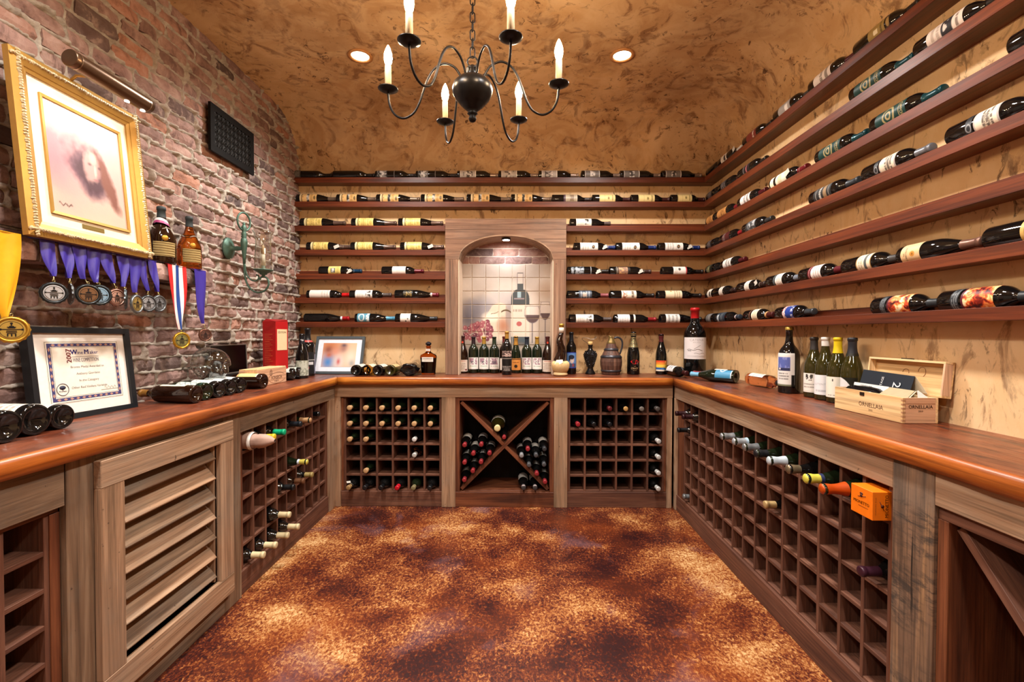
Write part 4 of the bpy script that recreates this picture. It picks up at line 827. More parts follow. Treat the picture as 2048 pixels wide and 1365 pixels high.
# right rack: column 0 is the far corner
mar = ('#2c1216', 0.78, 0.35, 0.2)
for row, c, p, f, g, kd, d in ((0, 0, 0.115, mar, 'black', 'bordeaux', 'bottle with maroon capsule, first cell by the corner, top row'), (0, 1, 0.115, mar, 'black', 'bordeaux', 'bottle with maroon capsule, second cell from the corner, top row'), (1, 0, 0.10, ('#121214', 0.8, 0.35), 'black', 'bordeaux', 'bottle with black capsule, first cell by the corner, second row'),
        (5, 0, 0.06, ('#8d9092', 0.80, 0.3, 0.6), 'green', 'bordeaux', 'bottle with silver capsule, lowest row by the corner'),
        (0, 6, 0.125, ('#a9aeb2', 0.78, 0.25, 0.7), 'green', 'champagne', 'sparkling bottle with crumpled silver foil, farthest of the foiled row'), (0, 7, 0.115, ('#b5bcc2', 0.80, 0.3, 0.5, '#9db4c4'), 'green', 'champagne', 'sparkling bottle with silver foil and blue collar'), (0, 8, 0.12, ('#9da2a6', 0.78, 0.25, 0.7), 'green', 'champagne', 'sparkling bottle with silver foil beside the black-capped one'),
        (0, 9, 0.125, ('#15161a', 0.82, 0.4), 'green', 'champagne', 'sparkling bottle with black cap and wire'), (0, 10, 0.13, ('#b4c0c8', 0.76, 0.35, 0.1), 'green', 'champagne', 'sparkling bottle with white-blue foil and green disc'), (0, 11, 0.12, ('#84755c', 0.84, 0.25, 0.6), 'black', 'champagne', 'sparkling bottle with bronze silver foil'),
        (0, 12, 0.125, ('#c8bf4a', 0.82, 0.35, 0.1, '#1a2348'), 'green', 'champagne', 'sparkling bottle with yellow foil and navy collar'), (0, 13, 0.14, ('#b8480f', 0.72, 0.35, 0.25), 'green', 'champagne', 'sparkling bottle with orange foil beside the orange box'),
        (2, 9, 0.08, ('#b59868', 0.84, 0.4, 0.2), 'black', 'bordeaux', 'bottle with tan capsule, third row'), (2, 14, 0.085, ('#3c1c2a', 0.80, 0.35, 0.2), 'black', 'bordeaux', 'bottle with purple capsule, third row below the orange box')):
    in_rack(MRT, cx(rxs, c), row, p-0.055, f'{d}, long rack facing the bricks' if len(d.split()) < 11 else d+', long rack', kd, 0.037 if kd == 'bordeaux' else 0.041, 0.30, g, f)
# ------------------------------------------------------------------ niche: plank surround, tiled mural, puck lamp
def cols(o, x, y, z):
    m = Matrix((Vector(x).normalized(), Vector(y).normalized(), Vector(z).normalized())).transposed().to_4x4(); m.translation = Vector(o); return m
NF = 3.455                                         # front of the surround
sx0, sx1 = onY(890.5, 480, NF).x, onY(1132.5, 480, NF).x; ix0, ix1 = onY(916.5, 600, NF).x, onY(1106.8, 600, NF).x
zsp, zap, ztop = onY(1012, 519, NF).z, onY(1012, 470, NF).z, onY(1012, 437.5, NF).z
t = thing('niche_surround', 'weathered plank surround with arched opening around the tiled niche', 'surround')
def shape(name, pts, y0, y1, mat, parent):
    m = MB(); m.prism([(p[0], p[1]) for p in pts], y1-y0, cols((0, y1, 0), (1, 0, 0), (0, 0, 1), (0, -1, 0))); return m.build(name, mat, parent)
board(t, 'jamb', 'surround', 'z', sx0, ix0, NF, YB+0.02, COUNT, zsp, 0.002); board(t, 'jamb', 'surround', 'z', ix1, sx1, NF, YB+0.02, COUNT, zsp, 0.002)
xc_, aw = (ix0+ix1)/2, (ix1-ix0)/2
def arc_z(x): return zsp+(zap-zsp)*math.sqrt(max(0, 1-(abs(x-xc_)/aw)**2.1))
pz = [zsp, onY(1012, 478.6, NF).z, onY(1012, 459.6, NF).z, ztop]
for k in range(3):
    a, b = pz[k]+0.0008, pz[k+1]-0.0008; NN = 28
    if a >= zap: shape('plank', [(sx0, a), (sx1, a), (sx1, b), (sx0, b)], NF, YB-0.001, wood('surround', 'x'), t); continue
    m = MB(); D = cols((0, YB-0.001, 0), (1, 0, 0), (0, 0, 1), (0, -1, 0)); dep = YB-0.001-NF
    xs_ = [sx0]+[ix0+(ix1-ix0)*i/NN for i in range(NN+1)]+[sx1]
    for x0_, x1_ in zip(xs_, xs_[1:]):
        l0 = a if x0_ < ix0+1e-6 and x1_ <= ix0+1e-6 else max(a, arc_z(x0_)); l1 = a if x0_ >= ix1-1e-6 else max(a, arc_z(x1_))
        if min(l0, l1) >= b-1e-5: continue
        m.prism([(x0_, min(l0, b)), (x1_, min(l1, b)), (x1_, b), (x0_, b)], dep, D)
        if b <= zap and x0_ < xc_ and arc_z(x1_) >= b: m.build('plank', wood('surround', 'x'), t); m = MB()
    m.build('plank', wood('surround', 'x'), t)
m = MB(); NN = 36; vs = []
for i in range(NN+1):
    x = ix0+(ix1-ix0)*i/NN; zz = arc_z(x)
    vs += [(x, NF-0.003, zz+0.001), (x, NYB, zz+0.001), (x, NYB, zz-0.008), (x, NF-0.003, zz-0.008)]
m.add(vs, [(i*4+j, (i+1)*4+j, (i+1)*4+(j+1) % 4, i*4+(j+1) % 4) for i in range(NN) for j in range(4)]+[(0, 1, 2, 3)]); m.build('arch_lining', wood('barnlt', 'x'), t)
for s, x in ((0, ix0), (1, ix1)):
    m = MB(); m.box(x-0.001 if s == 0 else x-0.006, x+0.006 if s == 0 else x+0.001, NF+0.002, NYB, COUNT, zsp); m.build('side_lining', plain('#cdb49a', 0.6, name='lining'), t)
ARCH = (xc_, aw, zsp, zap)
# mural: coordinates of the design run in the tile grid (7 wide, rows downwards)
def mural_color(X, Z):
    """X, Z in units of tiles from the upper corner of the grid"""
    a, b = X*152+105, Z*153+392
    sh = a.shape; C = np.empty(sh+(3,)); C[:] = lin('#bdb0a4')
    n1 = fbm(a/160, b/160, 4)[..., None]; C = C*(0.85+0.3*n1)
    def soft(cx_, cy_, rx, ry, col, amt):
        nonlocal C
        w = np.clip(1-((a-cx_)/rx)**2-((b-cy_)/ry)**2, 0, 1)[..., None]*amt; C = C*(1-w)+np.array(lin(col))*w
    def hard(mask, col, amt=1.0):
        C[mask] = C[mask]*(1-amt)+np.array(lin(col))*amt
    soft(220, 980, 170, 230, '#5d5a66', 0.95); soft(360, 890, 200, 170, '#7a7a86', 0.8); soft(720, 900, 120, 200, '#8d8488', 0.6); soft(1090, 680, 120, 130, '#a88d76', 0.7); soft(600, 780, 220, 120, '#a9a3a6', 0.5)
    pear = ((a-565)/(60+np.clip((b-830)*0.62, 0, 200)))**2 < 1; pear &= (b > 828+abs(a-575)*0.35) & (b < 1250)
    hard(pear & (a > 640), '#a8978a', 0.85); hard(pear & (a <= 640), '#d5c2ac', 0.9); soft(610, 1090, 90, 120, '#a8694a', 0.85); soft(680, 960, 60, 160, '#8f8480', 0.6); soft(470, 990, 120, 70, '#efe2d0', 0.7)
    st = (np.abs(b-(912+((a-640)/60)**2*26)) < 9) & (a > 585) & (a < 740); hard(st, '#57452f')
    vein = (np.abs(b-(960-(a-480)*0.45+8*np.sin(a/20))) < 5) & (a > 470) & (a < 560); hard(vein, '#8d7c62')
    # bottle
    w = np.where(b < 610, 33, np.where(b < 680, 36, 36+66*np.sqrt(np.clip(1-((790-b)/110.0).clip(0, 1)**2, 0, 1)))); bt = (np.abs(a-802) < w) & (b > 490) & (b < 1320)
    hard(bt, '#c9bdb0', 0.7); hard(bt & (b > 612) & (b < 850), '#1f3038', 0.92); hard(bt & (b > 775) & (b < 790) & (np.abs(a-790) < 60), '#8f7f80'); hard(bt & (b > 700) & (b < 770) & (np.abs(a-790) < 22), '#8fa3a8')
    hard(bt & (b >= 850) & (b < 1240), '#d3c7b6', 0.85); hard(bt & (b >= 1210), '#2c4450', 0.9); hard(((a-790)/32)**2+((b-1065)/28)**2 < 1, '#b0605e')
    hard((np.abs(b-915) < 14) & (np.abs(a-775) < 58) & (vnoise(a/9, b*0, 3) > 0.42), '#a8988a'); hard((np.abs(b-492) < 5) & (np.abs(a-802) < 36), '#5d5654'); hard((np.abs(np.abs(a-802)-33) < 4) & (b > 490) & (b < 612), '#8d7f7c')
    for gx, gy, rx, rim in ((1082, 905, 66, 820), (938, 940, 88, 865)):
        bowl = (((a-gx)/rx)**2+((b-gy)/(118 if rx > 70 else 115))**2 < 1) & (b > rim)
        hard(bowl, '#d8cdc6', 0.45); hard(bowl & (b > (968 if rx > 70 else 945)), '#3d222c', 0.9); edge = bowl & (((a-gx)/(rx-6))**2+((b-gy)/110)**2 > 1); hard(edge, '#7d7278', 0.8)
        hard((np.abs(a-gx) < 6) & (b > gy+110) & (b < 1290), '#6d6468'); hard((np.abs(b-rim) < 4) & (np.abs(a-gx) < rx*0.95), '#9d9088')
    rs = random.Random(4)
    for i in range(60):
        gx, gy = 170+rs.random()*310, 1040+rs.random()*250
        if gy < 1040+max(0, (330-gx))*0.45 or gy > 1290-abs(gx-330)*0.35: continue
        r_ = 27; d2 = ((a-gx)/r_)**2+((b-gy)/r_)**2; hard(d2 < 1, rs.choice(['#8a4a56', '#a35f66', '#6d3a48', '#9a5058'])); hard(((a-gx+8)/7)**2+((b-gy+9)/7)**2 < 1, '#e0b8b4', 0.7)
    soft(600, 1330, 500, 70, '#8d7a6a', 0.6)
    return C
t = thing('tile_mural', 'painted tile picture of bottle, glasses, pear and grapes inside the niche', 'mural')
m = MB(); m.box(NX0, NX1, NYB-0.004, NYB+0.012, COUNT, NZ1); m.build('grout_panel', plain('#d8cbb9', 0.9, name='grout'), t)
gx = [onY(p, 600, NYB-0.01).x for p in (918.5, 943.6, 970.9, 997.6, 1024.8, 1051.6, 1079.3, 1105.5)]
gz = [onY(1012, p, NYB-0.01).z for p in (528.9, 555.8, 583, 610, 637, 664.5, 690.7, 718, 745)]
tm = print_mat('glazed_tile', 0.35, 0.4, bump=0.12)
for i in range(7):
    for j in range(8):
        x0, x1, z1, z0 = gx[i]+0.002, gx[i+1]-0.002, gz[j]-0.002, gz[j+1]+0.002
        n = 38; u = np.linspace(0, 1, n); P = []; U, W = np.meshgrid(u, u, indexing='ij')
        for a in range(n):
            for b in range(n):
                e = a in (0, n-1) or b in (0, n-1); P.append((x0+(x1-x0)*u[a], NYB-(0.006 if e else 0.0095), z1-(z1-z0)*u[b]))
        k = len(P); P += [(x0, NYB, z1), (x1, NYB, z1), (x1, NYB, z0), (x0, NYB, z0)]; C = (sum(mural_color(i+U+du/n, j+W+dv/n) for du in (-.33, .33) for dv in (-.33, .33))/4).reshape(-1, 3); C = np.concatenate([C, C[:4]])
        c4 = (0, (n-1)*n, n*n-1, n-1); fs = [tuple(reversed(f)) for f in grid_faces(n, n)]
        sides = [[a*n for a in range(n)], [(n-1)*n+b for b in range(n)], [a*n+n-1 for a in range(n-1, -1, -1)], [b for b in range(n-1, -1, -1)]]
        for q in range(4): fs.append(tuple([k+q]+sides[q]+[k+(q+1) % 4]))
        me = color_mesh('tile', P, fs, C, tm); me.polygons.foreach_set('use_smooth', [False]*len(me.polygons)); obj('tile', me, t)
MBR = [brick_shape(50+s, zj=0.012) for s in range(4)]
for r_, (ya, yb, cuts) in enumerate(((514, 528.0, (918, 937.5, 959, 1010, 1064, 1097, 1106)), (498, 512.5, (930, 986, 1037.5, 1092)), (483, 496.5, (958, 1066)))):
    for q, (pa, pb) in enumerate(zip(cuts, cuts[1:])):
        x0, x1 = onY(pa+0.4, 500, NYB-.01).x, onY(pb-0.4, 500, NYB-.01).x; z1, z0 = onY(1012, ya, NYB-.01).z, onY(1012, yb, NYB-.01).z
        v, f = MBR[(r_*5+q) % 4]; mm = MB(); M_ = cols((x0, NYB-0.008, z0), (0, -1, 0), (1, 0, 0), (0, 0, 1)) @ Matrix.Diagonal((0.45, x1-x0, z1-z0, 1)); mm.add([M_ @ Vector(p) for p in v], f); mm.build('brick', brick_mat(), t)
t = thing('puck_light', 'small bright round lamp under the top of the niche arch', 'lamp', (xc_, 3.53, zap-0.010))
m = MB(); m.lathe([(0.034, -0.014), (0.034, 0.0)], 20); m.build('housing', plain('#2a2a2c', 0.4, 0.5), t)
m = MB(); m.lathe([(0.026, -0.0165), (0.026, -0.0145)], 20); m.build('lens', emitter('#f4f6ff', 40), t)
l = bpy.data.lights.new('niche_lamp', 'SPOT'); l.energy = NICHE_W; l.color = (0.93, 0.96, 1.0); l.spot_size = R(150); l.spot_blend = 0.8; l.shadow_soft_size = 0.02
o = bpy.data.objects.new('niche_lamp', l); COL.objects.link(o); o.parent = t; o.location = (0, 0.0, -0.022); o.rotation_euler = (R(22), 0, 0)

# ------------------------------------------------------------------ downlights
for i, (x, y) in enumerate(CANS[:4]):
    t = thing('recessed_downlight', ['recessed ceiling downlight on the brick side, beyond the chandelier', 'recessed ceiling downlight on the shelf side, beyond the chandelier', 'recessed ceiling downlight on the brick side, nearer the entrance', 'recessed ceiling downlight on the shelf side, nearer the entrance'][i], 'ceiling light', (x, y, CEIL))
    m = MB(); m.lathe([(0.068, -0.001), (0.072, -0.008), (0.054, -0.010), (0.050, -0.002)], 28, cap0=False, cap1=False); m.build('trim_ring', plain('#c08a55', 0.5), t)
    m = MB(); m.lathe([(0.050, -0.003), (0.050, -0.0015)], 28); m.build('lens', emitter('#ffe6c4', 14), t)

# ------------------------------------------------------------------ chandelier
CC = Vector((-0.158, 1.692, CAMZ)); iron = plain('#1b1a1b', 0.33, 0.6, name='black_iron')
t = thing('chandelier', 'black iron chandelier with six candle lamps hanging from a chain', 'chandelier', CC)
m = MB(); m.lathe([(0.004, 0.768), (0.011, 0.772), (0.0145, 0.781), (0.011, 0.79), (0.014, 0.795), (0.019, 0.799), (0.014, 0.804), (0.022, 0.812), (0.036, 0.824), (0.038, 0.828), (0.046, 0.834), (0.049, 0.838), (0.062, 0.853), (0.072, 0.872), (0.0735, 0.888), (0.068, 0.905), (0.054, 0.920), (0.036, 0.929), (0.022, 0.932), (0.0205, 0.936), (0.0205, 0.956), (0.022, 0.958), (0.022, 0.963), (0.014, 0.968), (0.008, 0.974)], 36); m.build('body', iron, t)
m = MB(); m.tube([(0.0185*math.cos(a), 0, 0.987+0.0185*math.sin(a)) for a in [i*math.pi/10 for i in range(20)]], 0.003, 8, True); m.build('ring', iron, t)
lk = MB(); pts = []
for i in range(20):
    a = i*math.pi/10; pts.append((0.0085*math.cos(a), 0, 0.011*(1 if math.sin(a) > 0 else -1)*(abs(math.sin(a)) > 1e-6)+0.0085*math.sin(a)))
lk.tube(pts, 0.0022, 6, True); lm = lk.mesh('link', iron); z = 1.020; i = 0
ch = MB(); ch.tube([(0, 0, 1.0), (0, 0, 1.01)], 0.001, 4); ch = ch.build('chain', iron, t)
while z < CEIL-CAMZ-0.03:
    obj('link', lm, ch, Matrix.Translation((0, 0, z)) @ Matrix.Rotation(R(90*(i % 2)+18), 4, 'Z')); z += 0.0315; i += 1
m = MB(); m.lathe([(0.055, CEIL-CAMZ-0.001), (0.052, CEIL-CAMZ-0.012), (0.02, CEIL-CAMZ-0.03), (0.006, CEIL-CAMZ-0.034)], 24); m.build('canopy', iron, t)
prof = [(0.040, 0.925), (0.050, 0.948), (0.070, 0.972), (0.105, 0.984), (0.138, 0.968), (0.162, 0.935), (0.180, 0.890), (0.198, 0.840), (0.220, 0.805), (0.255, 0.789), (0.287, 0.803), (0.306, 0.835), (0.312, 0.870), (0.313, 0.890)]
def spline(pts, n=5):
    P = [Vector((p[0], 0, p[1])) for p in pts]; P = [P[0]*2-P[1]]+P+[P[-1]*2-P[-2]]; out = []
    for i in range(1, len(P)-2):
        for k in range(n):
            u = k/n; a, b, c, d = P[i-1:i+3]; out.append(0.5*((2*b)+(c-a)*u+(2*a-5*b+4*c-d)*u*u+(3*b-a-3*c+d)*u**3))
    return out+[P[-2]]
am = MB(); am.tube(spline(prof, 8), 0.0042, 8); am = am.mesh('arm', iron)
dm = MB(); dm.lathe([(0.006, 0.884), (0.020, 0.887), (0.036, 0.896), (0.0365, 0.899), (0.018, 0.893), (0.014, 0.893)], 28, Matrix.Translation((0.313, 0, 0))); dm = dm.mesh('drip_pan', iron)
sm_ = MB(); sm_.lathe([(0.0115, 0.892), (0.0115, 0.982), (0.009, 0.984)], 18, Matrix.Translation((0.313, 0, 0))); sm_ = sm_.mesh('candle_sleeve', plain('#cdb892', 0.5, name='candle_sleeve'))
bm_ = MB(); bm_.lathe([(0.007, 0.982), (0.0125, 0.994), (0.0155, 1.010), (0.014, 1.026), (0.009, 1.042), (0.0035, 1.054), (0.0012, 1.058)], 16, Matrix.Translation((0.313, 0, 0))); bm_ = bm_.mesh('bulb', emitter('#ffdcb0', BULB_E))
for k in range(6):
    M_ = Matrix.Rotation(R(-3+60*k), 4, 'Z'); a = obj('arm', am, t, M_); obj('drip_pan', dm, a); obj('candle_sleeve', sm_, a); obj('bulb', bm_, a)
# ------------------------------------------------------------------ brick wall side
def wallL(X, y, z): return cols((X, y, z), (0, 1, 0), (0, 0, 1), (1, 0, 0))    # local x = room y, local z = into the room
# ledge of projecting bricks
LZ = 1.558; LX = -1.585; t = thing('brick_ledge', 'projecting brick ledge under the painting, hung with medals', 'ledge')
y = 0.95; k = 0
while y < 2.40:
    L = rnd.uniform(0.098, 0.112) if k % 3 else 0.19
    if y+L > 2.42: L = 2.425-y
    me_, v, f = BR[k % 12]; v, f = brick_shape(90+k, zj=0.03); M_ = Matrix.Translation((LX+rnd.uniform(-.004, .004), y, LZ-0.072)) @ Matrix.Diagonal((1, L-0.013, 0.070, 1)); mm = MB()
    mm.add([M_ @ Vector((p[0] if p[0] > -0.02 else -0.13, p[1], p[2])) for p in v], f); mm.build('brick', brick_mat(), t); y += L; k += 1
NYm, NZm = 150, 14; V = []; ys = np.linspace(0.95, 2.41, NYm)
for yy in ys:
    for a in range(NZm):
        u = a/(NZm-1)
        if u < 0.5: p = (LX-0.012+0.012*fbm(np.array(yy*40), np.array(u*9), 3).item()-0.006, yy, LZ-0.068+0.066*u*2)
        else: p = (LX-0.012-0.11*(u-0.5)*2, yy, LZ-0.003+0.006*(fbm(np.array(yy*30), np.array(u*20), 8).item()-0.5))
        V.append(p)
mm = MB(); mm.add(V, [tuple(reversed(f)) for f in grid_faces(NYm, NZm)], True); mm.build('mortar', mortar_mat(), t)
# painting
PY0, PY1, PH = 1.463, 1.965, 0.606; bot = Vector((-1.565, PY0, LZ+0.002)); tilt = R(5.5)
PM = Matrix.Translation(bot) @ cols((0, 0, 0), (0, 1, 0), (-math.sin(tilt), 0, math.cos(tilt)), (math.cos(tilt), 0, math.sin(tilt)))
t = thing('framed_painting', 'gold framed painting of a dark-haired head, standing on the brick ledge', 'painting', M=PM); W = PY1-PY0
gold = plain('#b38a44', 0.4, 0.45, name='gilt'); goldl = plain('#cdbb95', 0.4, 0.3, name='gilt')
def border(m, x0, x1, y0, y1, w, z0, z1, w2=None):
    """mitred frame ring from the outer rectangle inward"""
    a = [(x0, y0), (x1, y0), (x1, y1), (x0, y1)]; b = [(x0+w, y0+w), (x1-w, y0+w), (x1-w, y1-w), (x0+w, y1-w)]
    vs = [(*p, z0) for p in a]+[(*p, z1) for p in a]+[(*p, z1 if w2 is None else w2) for p in b]+[(*p, z0) for p in b]
    fs = []
    for i in range(4):
        j = (i+1) % 4; fs += [(i, j, 4+j, 4+i), (4+i, 4+j, 8+j, 8+i), (8+i, 8+j, 12+j, 12+i), (12+i, 12+j, j, i)]
    return m.add(vs, fs)
m = MB(); border(m, 0, W, 0, PH, 0.020, -0.008, 0.012, 0.018); border(m, 0.026, W-0.026, 0.026, PH-0.026, 0.018, -0.01, 0.020, 0.010); border(m, 0.044, W-.044, 0.044, PH-.044, 0.012, -0.01, 0.008, 0.003); m.build('gilt_frame', gold, t)
m = MB(); rr = random.Random(3)
for side in range(4):
    Lh = W if side % 2 == 0 else PH; n = int(Lh/0.009)
    for i in range(n):
        s = (i+0.5)/n*Lh; c = [(s, 0.022), (W-0.022, s), (s, PH-0.022), (0.022, s)][side]
        m.lathe([(0.0062, 0), (0.0075, 0.004), (0.003, 0.010)], 6, Matrix.Translation((c[0]+rr.uniform(-.001, .001), c[1]+rr.uniform(-.001, .001), 0.014)) @ Matrix.Rotation(rr.random()*3, 4, 'Z') @ Matrix.Diagonal((1.15, 0.7, 1, 1)), smooth=False)
m.build('beaded_edge', goldl, t)
m = MB(); m.box(0.055, W-.055, 0.055, PH-.055, -0.012, -0.004); m.build('linen_mat', plain('#e8dcc2', 0.8, name='linen'), t)
ax0, ax1, ay0, ay1 = 0.105, W-0.098, 0.105, PH-0.112
m = MB(); border(m, ax0-0.010, ax1+0.010, ay0-0.010, ay1+.010, 0.010, -0.004, 0.003, 0.001); m.build('inner_fillet', gold, t)
n1, n2 = 110, 130; U, Vv = np.meshgrid(np.linspace(0, 1, n1), np.linspace(0, 1, n2), indexing='ij')
nz = fbm(U*6, Vv*6, 31); nf = fbm(U*22, Vv*22, 12); C = np.zeros(U.shape+(3,))
def lay(w, c):
    global C
    w = np.clip(w, 0, 1)[..., None]; C = C*(1-w)+np.array(lin(c))*w
C[:] = lin('#b99a94'); lay(1.1-U*1.8+0.5*(nz-0.5), '#b0747c'); lay((0.42-Vv)*2.2+0.6*(nz-.5), '#c7a795'); lay((Vv-0.75)*3+nz-.5, '#cdb7b0')
dk = 1-((U-0.50-0.25*(0.5-Vv))/0.30)**2-((Vv-0.50)/0.34)**2+1.2*(nz-0.5); lay(dk*1.3, '#6d4d5c'); lay((dk-0.35)*2, '#4a3038')
hr = 1-((U-0.72-0.5*(0.5-Vv))/0.12)**2-((Vv-0.42)/0.30)**2+1.6*(nz-0.5); lay(hr*1.2, '#74483c')
fc = 1-((U-0.55)/0.13)**2-((Vv-0.53)/0.20)**2+0.5*(nf-0.5); lay(fc*1.6, '#b08a86'); lay(1-((U-0.58)/0.06)**2-((Vv-0.62)/0.07)**2, '#c9a79a')
lay(1-((U-0.60)/0.022)**2-((Vv-0.50)/0.07)**2, '#d0b0a2'); lay((1-((U-0.53)/0.035)**2-((Vv-0.555)/0.018)**2)*0.8, '#4d343c'); lay((1-((U-0.66)/0.03)**2-((Vv-0.545)/0.018)**2)*0.8, '#4d343c'); lay((1-((U-0.60)/0.05)**2-((Vv-0.415)/0.014)**2)*0.8, '#8a5058')
lay((1-((U-0.58)/0.12)**2-((Vv-0.35)/0.06)**2+nf-.5)*1.2, '#4a3038')
sg = (np.abs(Vv-0.085-0.01*np.sin(U*90)) < 0.008) & (U > 0.08) & (U < 0.24); lay(sg*0.8, '#3a2a28')
P = [(ax0+(ax1-ax0)*u, ay0+(ay1-ay0)*v, -0.003) for u in np.linspace(0, 1, n1) for v in np.linspace(0, 1, n2)]
obj('canvas', color_mesh('canvas', P, grid_faces(n1, n2), C, print_mat('oil_paint', 0.55, 0.4, bump=0.1)), t)
m = MB(); m.box(W/2-0.045, W/2+0.045, 0.068, 0.084, -0.004, -0.002, bev=0.001); m.build('name_plate', plain('#8f7b45', 0.4, 0.6), t)
# picture lamp
a = Vector((-1.50, 1.55, 2.172)); b = Vector((-1.50, 1.885, 2.172)); t = thing('picture_lamp', 'bronze tube lamp on the bricks above the gold framed painting', 'lamp', a); brz = plain('#6a5340', 0.3, 0.85, name='bronze')
m = MB(); m.lathe([(0.0, 0), (0.026, 0.0), (0.029, 0.002), (0.0295, 0.02), (0.0295, 0.313), (0.029, 0.333), (0.026, 0.335), (0, 0.335)], 28, frame((0, 0, 0), (0, 1, 0))); m.build('shade', brz, t)
m = MB(); m.lathe([(0.0303, 0.018), (0.0303, 0.022)], 28, frame((0, 0, 0), (0, 1, 0)), cap0=False, cap1=False); m.lathe([(0.0303, 0.313), (0.0303, 0.317)], 28, frame((0, 0, 0), (0, 1, 0)), cap0=False, cap1=False); m.build('end_rings', plain('#a8927a', 0.25, 0.9), t)
m = MB(); m.tube([(0, 0.12, 0), (-0.09, 0.12, 0.005), (-0.17, 0.12, -0.06), (-0.2, 0.12, -0.065)], 0.005, 8); m.box(-0.21, -0.19, 0.08, 0.16, -0.10, -0.03, bev=0.003); m.build('bracket', plain('#b08a4a', 0.35, 0.8), t)
for yy in (0.075, 0.235, 0.310):
    if yy > 0.1: m = MB(); m.lathe([(0.008, 0.0), (0.008, 0.003)], 14, frame((-0.004, yy, -0.0285), (-0.15, 0, -1))); m.build('led', emitter('#fff6e4', 30), t)
for yy in (0.075, 0.168, 0.26):
    l = bpy.data.lights.new('picture_lamp_led', 'SPOT'); l.energy = PIC_W; l.color = (1, 0.93, 0.80); l.spot_size = R(135); l.spot_blend = 0.8; l.shadow_soft_size = 0.012
    o = bpy.data.objects.new('picture_lamp_led', l); COL.objects.link(o); o.parent = t; o.matrix_basis = frame((-0.010, yy, -0.036), (0.16, 0, 1))
# vent
t = thing('vent_grille', 'black ornamental vent grille on the brick wall', 'vent', M=wallL(XL+0.034, 2.515, 2.246)); bk = plain('#0a0909', 0.7, 0.0, spec=0.2, name='black_vent'); w_, h_ = 0.415, 0.262
m = MB(); border(m, 0, w_, 0, h_, 0.036, -0.010, 0.004, 0.003); m.build('rim', bk, t); m = MB(); m.box(0.03, w_-.03, 0.03, h_-.03, -0.010, -0.006); m.build('duct', plain('#020202', 0.9), t)
for ix in range(9):
    for iy in range(5):
        m = MB(); cx0, cy0 = 0.055+ix*0.0382, 0.05+iy*0.0405
        m.tube([(cx0+0.017*math.cos(q), cy0+0.017*math.sin(q), 0) for q in [k*math.pi/6 for k in range(12)]], 0.0024, 4, True); m.tube([(cx0-.019, cy0-.019, -.001), (cx0+.019, cy0+.019, -.001)], 0.0022, 4); m.tube([(cx0-.019, cy0+.019, -.001), (cx0+.019, cy0-.019, -.001)], 0.0022, 4)
        m.build('scroll', plain('#191614', 0.5, 0.3, name='black_iron'), t)
# sconce
gm = plain('#4a675b', 0.5, 0.35, name='verdigris'); t = thing('wall_sconce', 'green metal wall sconce with clear hurricane glass on the bricks', 'lamp', M=wallL(XL+0.012, 2.70, CAMZ))
m = MB(); m.lathe([(0.055, 0.0), (0.057, 0.004), (0.050, 0.010), (0.030, 0.020), (0.014, 0.028), (0.011, 0.045), (0.013, 0.055), (0.010, 0.07), (0.012, 0.10)], 26, Matrix.Translation((0, 0.492, 0)) @ Matrix.Diagonal((1, 1.12, 1, 1))); m.build('back_plate', gm, t)
px_ = 0.10
m = MB(); m.lathe([(0.007, 0.40), (0.009, 0.44), (0.015, 0.49), (0.019, 0.525), (0.016, 0.545), (0.011, 0.552), (0.016, 0.558), (0.011, 0.565), (0.015, 0.572), (0.011, 0.580), (0.011, 0.592), (0.016, 0.610), (0.010, 0.622), (0.006, 0.628), (0.009, 0.634), (0.004, 0.642)], 20, cols((-0.01, 0, px_), (1, 0, 0), (0, 0, -1), (0, 1, 0))); m.build('post', gm, t)
m = MB(); m.tube([(-0.01+0.043*math.sin(q)*(1.0), 0.646-0.052*math.cos(q), px_+0.012*math.sin(q)) for q in [0.28+k*(2*math.pi-0.56)/28 for k in range(29)]], 0.0055, 8); m.build('loop', gm, t)
dirx, dirz = 0.0, 1.0
def Lp(s, h): return (-0.01+s*dirx, h, px_+s*dirz)
m = MB(); m.tube(spline3([Lp(0, 0.42), Lp(0.001, 0.36), Lp(0.010, 0.30), Lp(0.035, 0.255), Lp(0.075, 0.233), Lp(0.118, 0.243), Lp(0.142, 0.276), Lp(0.138, 0.310), Lp(0.115, 0.326), Lp(0.095, 0.318), Lp(0.092, 0.305)]), 0.0055, 8); m.build('lower_arm', gm, t)
m = MB(); m.tube(spline3([Lp(0.003, 0.40), Lp(0.012, 0.345), Lp(0.035, 0.31), Lp(0.062, 0.30), Lp(0.082, 0.312), Lp(0.083, 0.33), Lp(0.070, 0.336)]), 0.0045, 8); m.build('inner_scroll', gm, t)
gc = cols(Lp(0.112, 0), (1, 0, 0), (0, 0, -1), (0, 1, 0))
m = MB(); m.lathe([(0.008, 0.322), (0.009, 0.335), (0.020, 0.338), (0.022, 0.345), (0.036, 0.352), (0.052, 0.362), (0.053, 0.366), (0.02, 0.366), (0.013, 0.370), (0.013, 0.388)], 26, gc); m.build('candle_cup', gm, t)
m = MB(); m.lathe([(0.0105, 0.387), (0.0105, 0.455)], 16, gc); m.build('candle_sleeve', plain('#efe6cf', 0.5, name='candle_sleeve'), t)
m = MB(); m.lathe([(0.006, 0.455), (0.011, 0.468), (0.012, 0.480), (0.008, 0.497), (0.002, 0.512)], 14, gc); m.build('bulb', plain('#f0cfa0', 0.1, trans=0.4), t)
go = [(0.0465, 0.368), (0.0475, 0.40), (0.0475, 0.43), (0.044, 0.47), (0.0415, 0.51), (0.0425, 0.545), (0.048, 0.572), (0.0575, 0.590)]
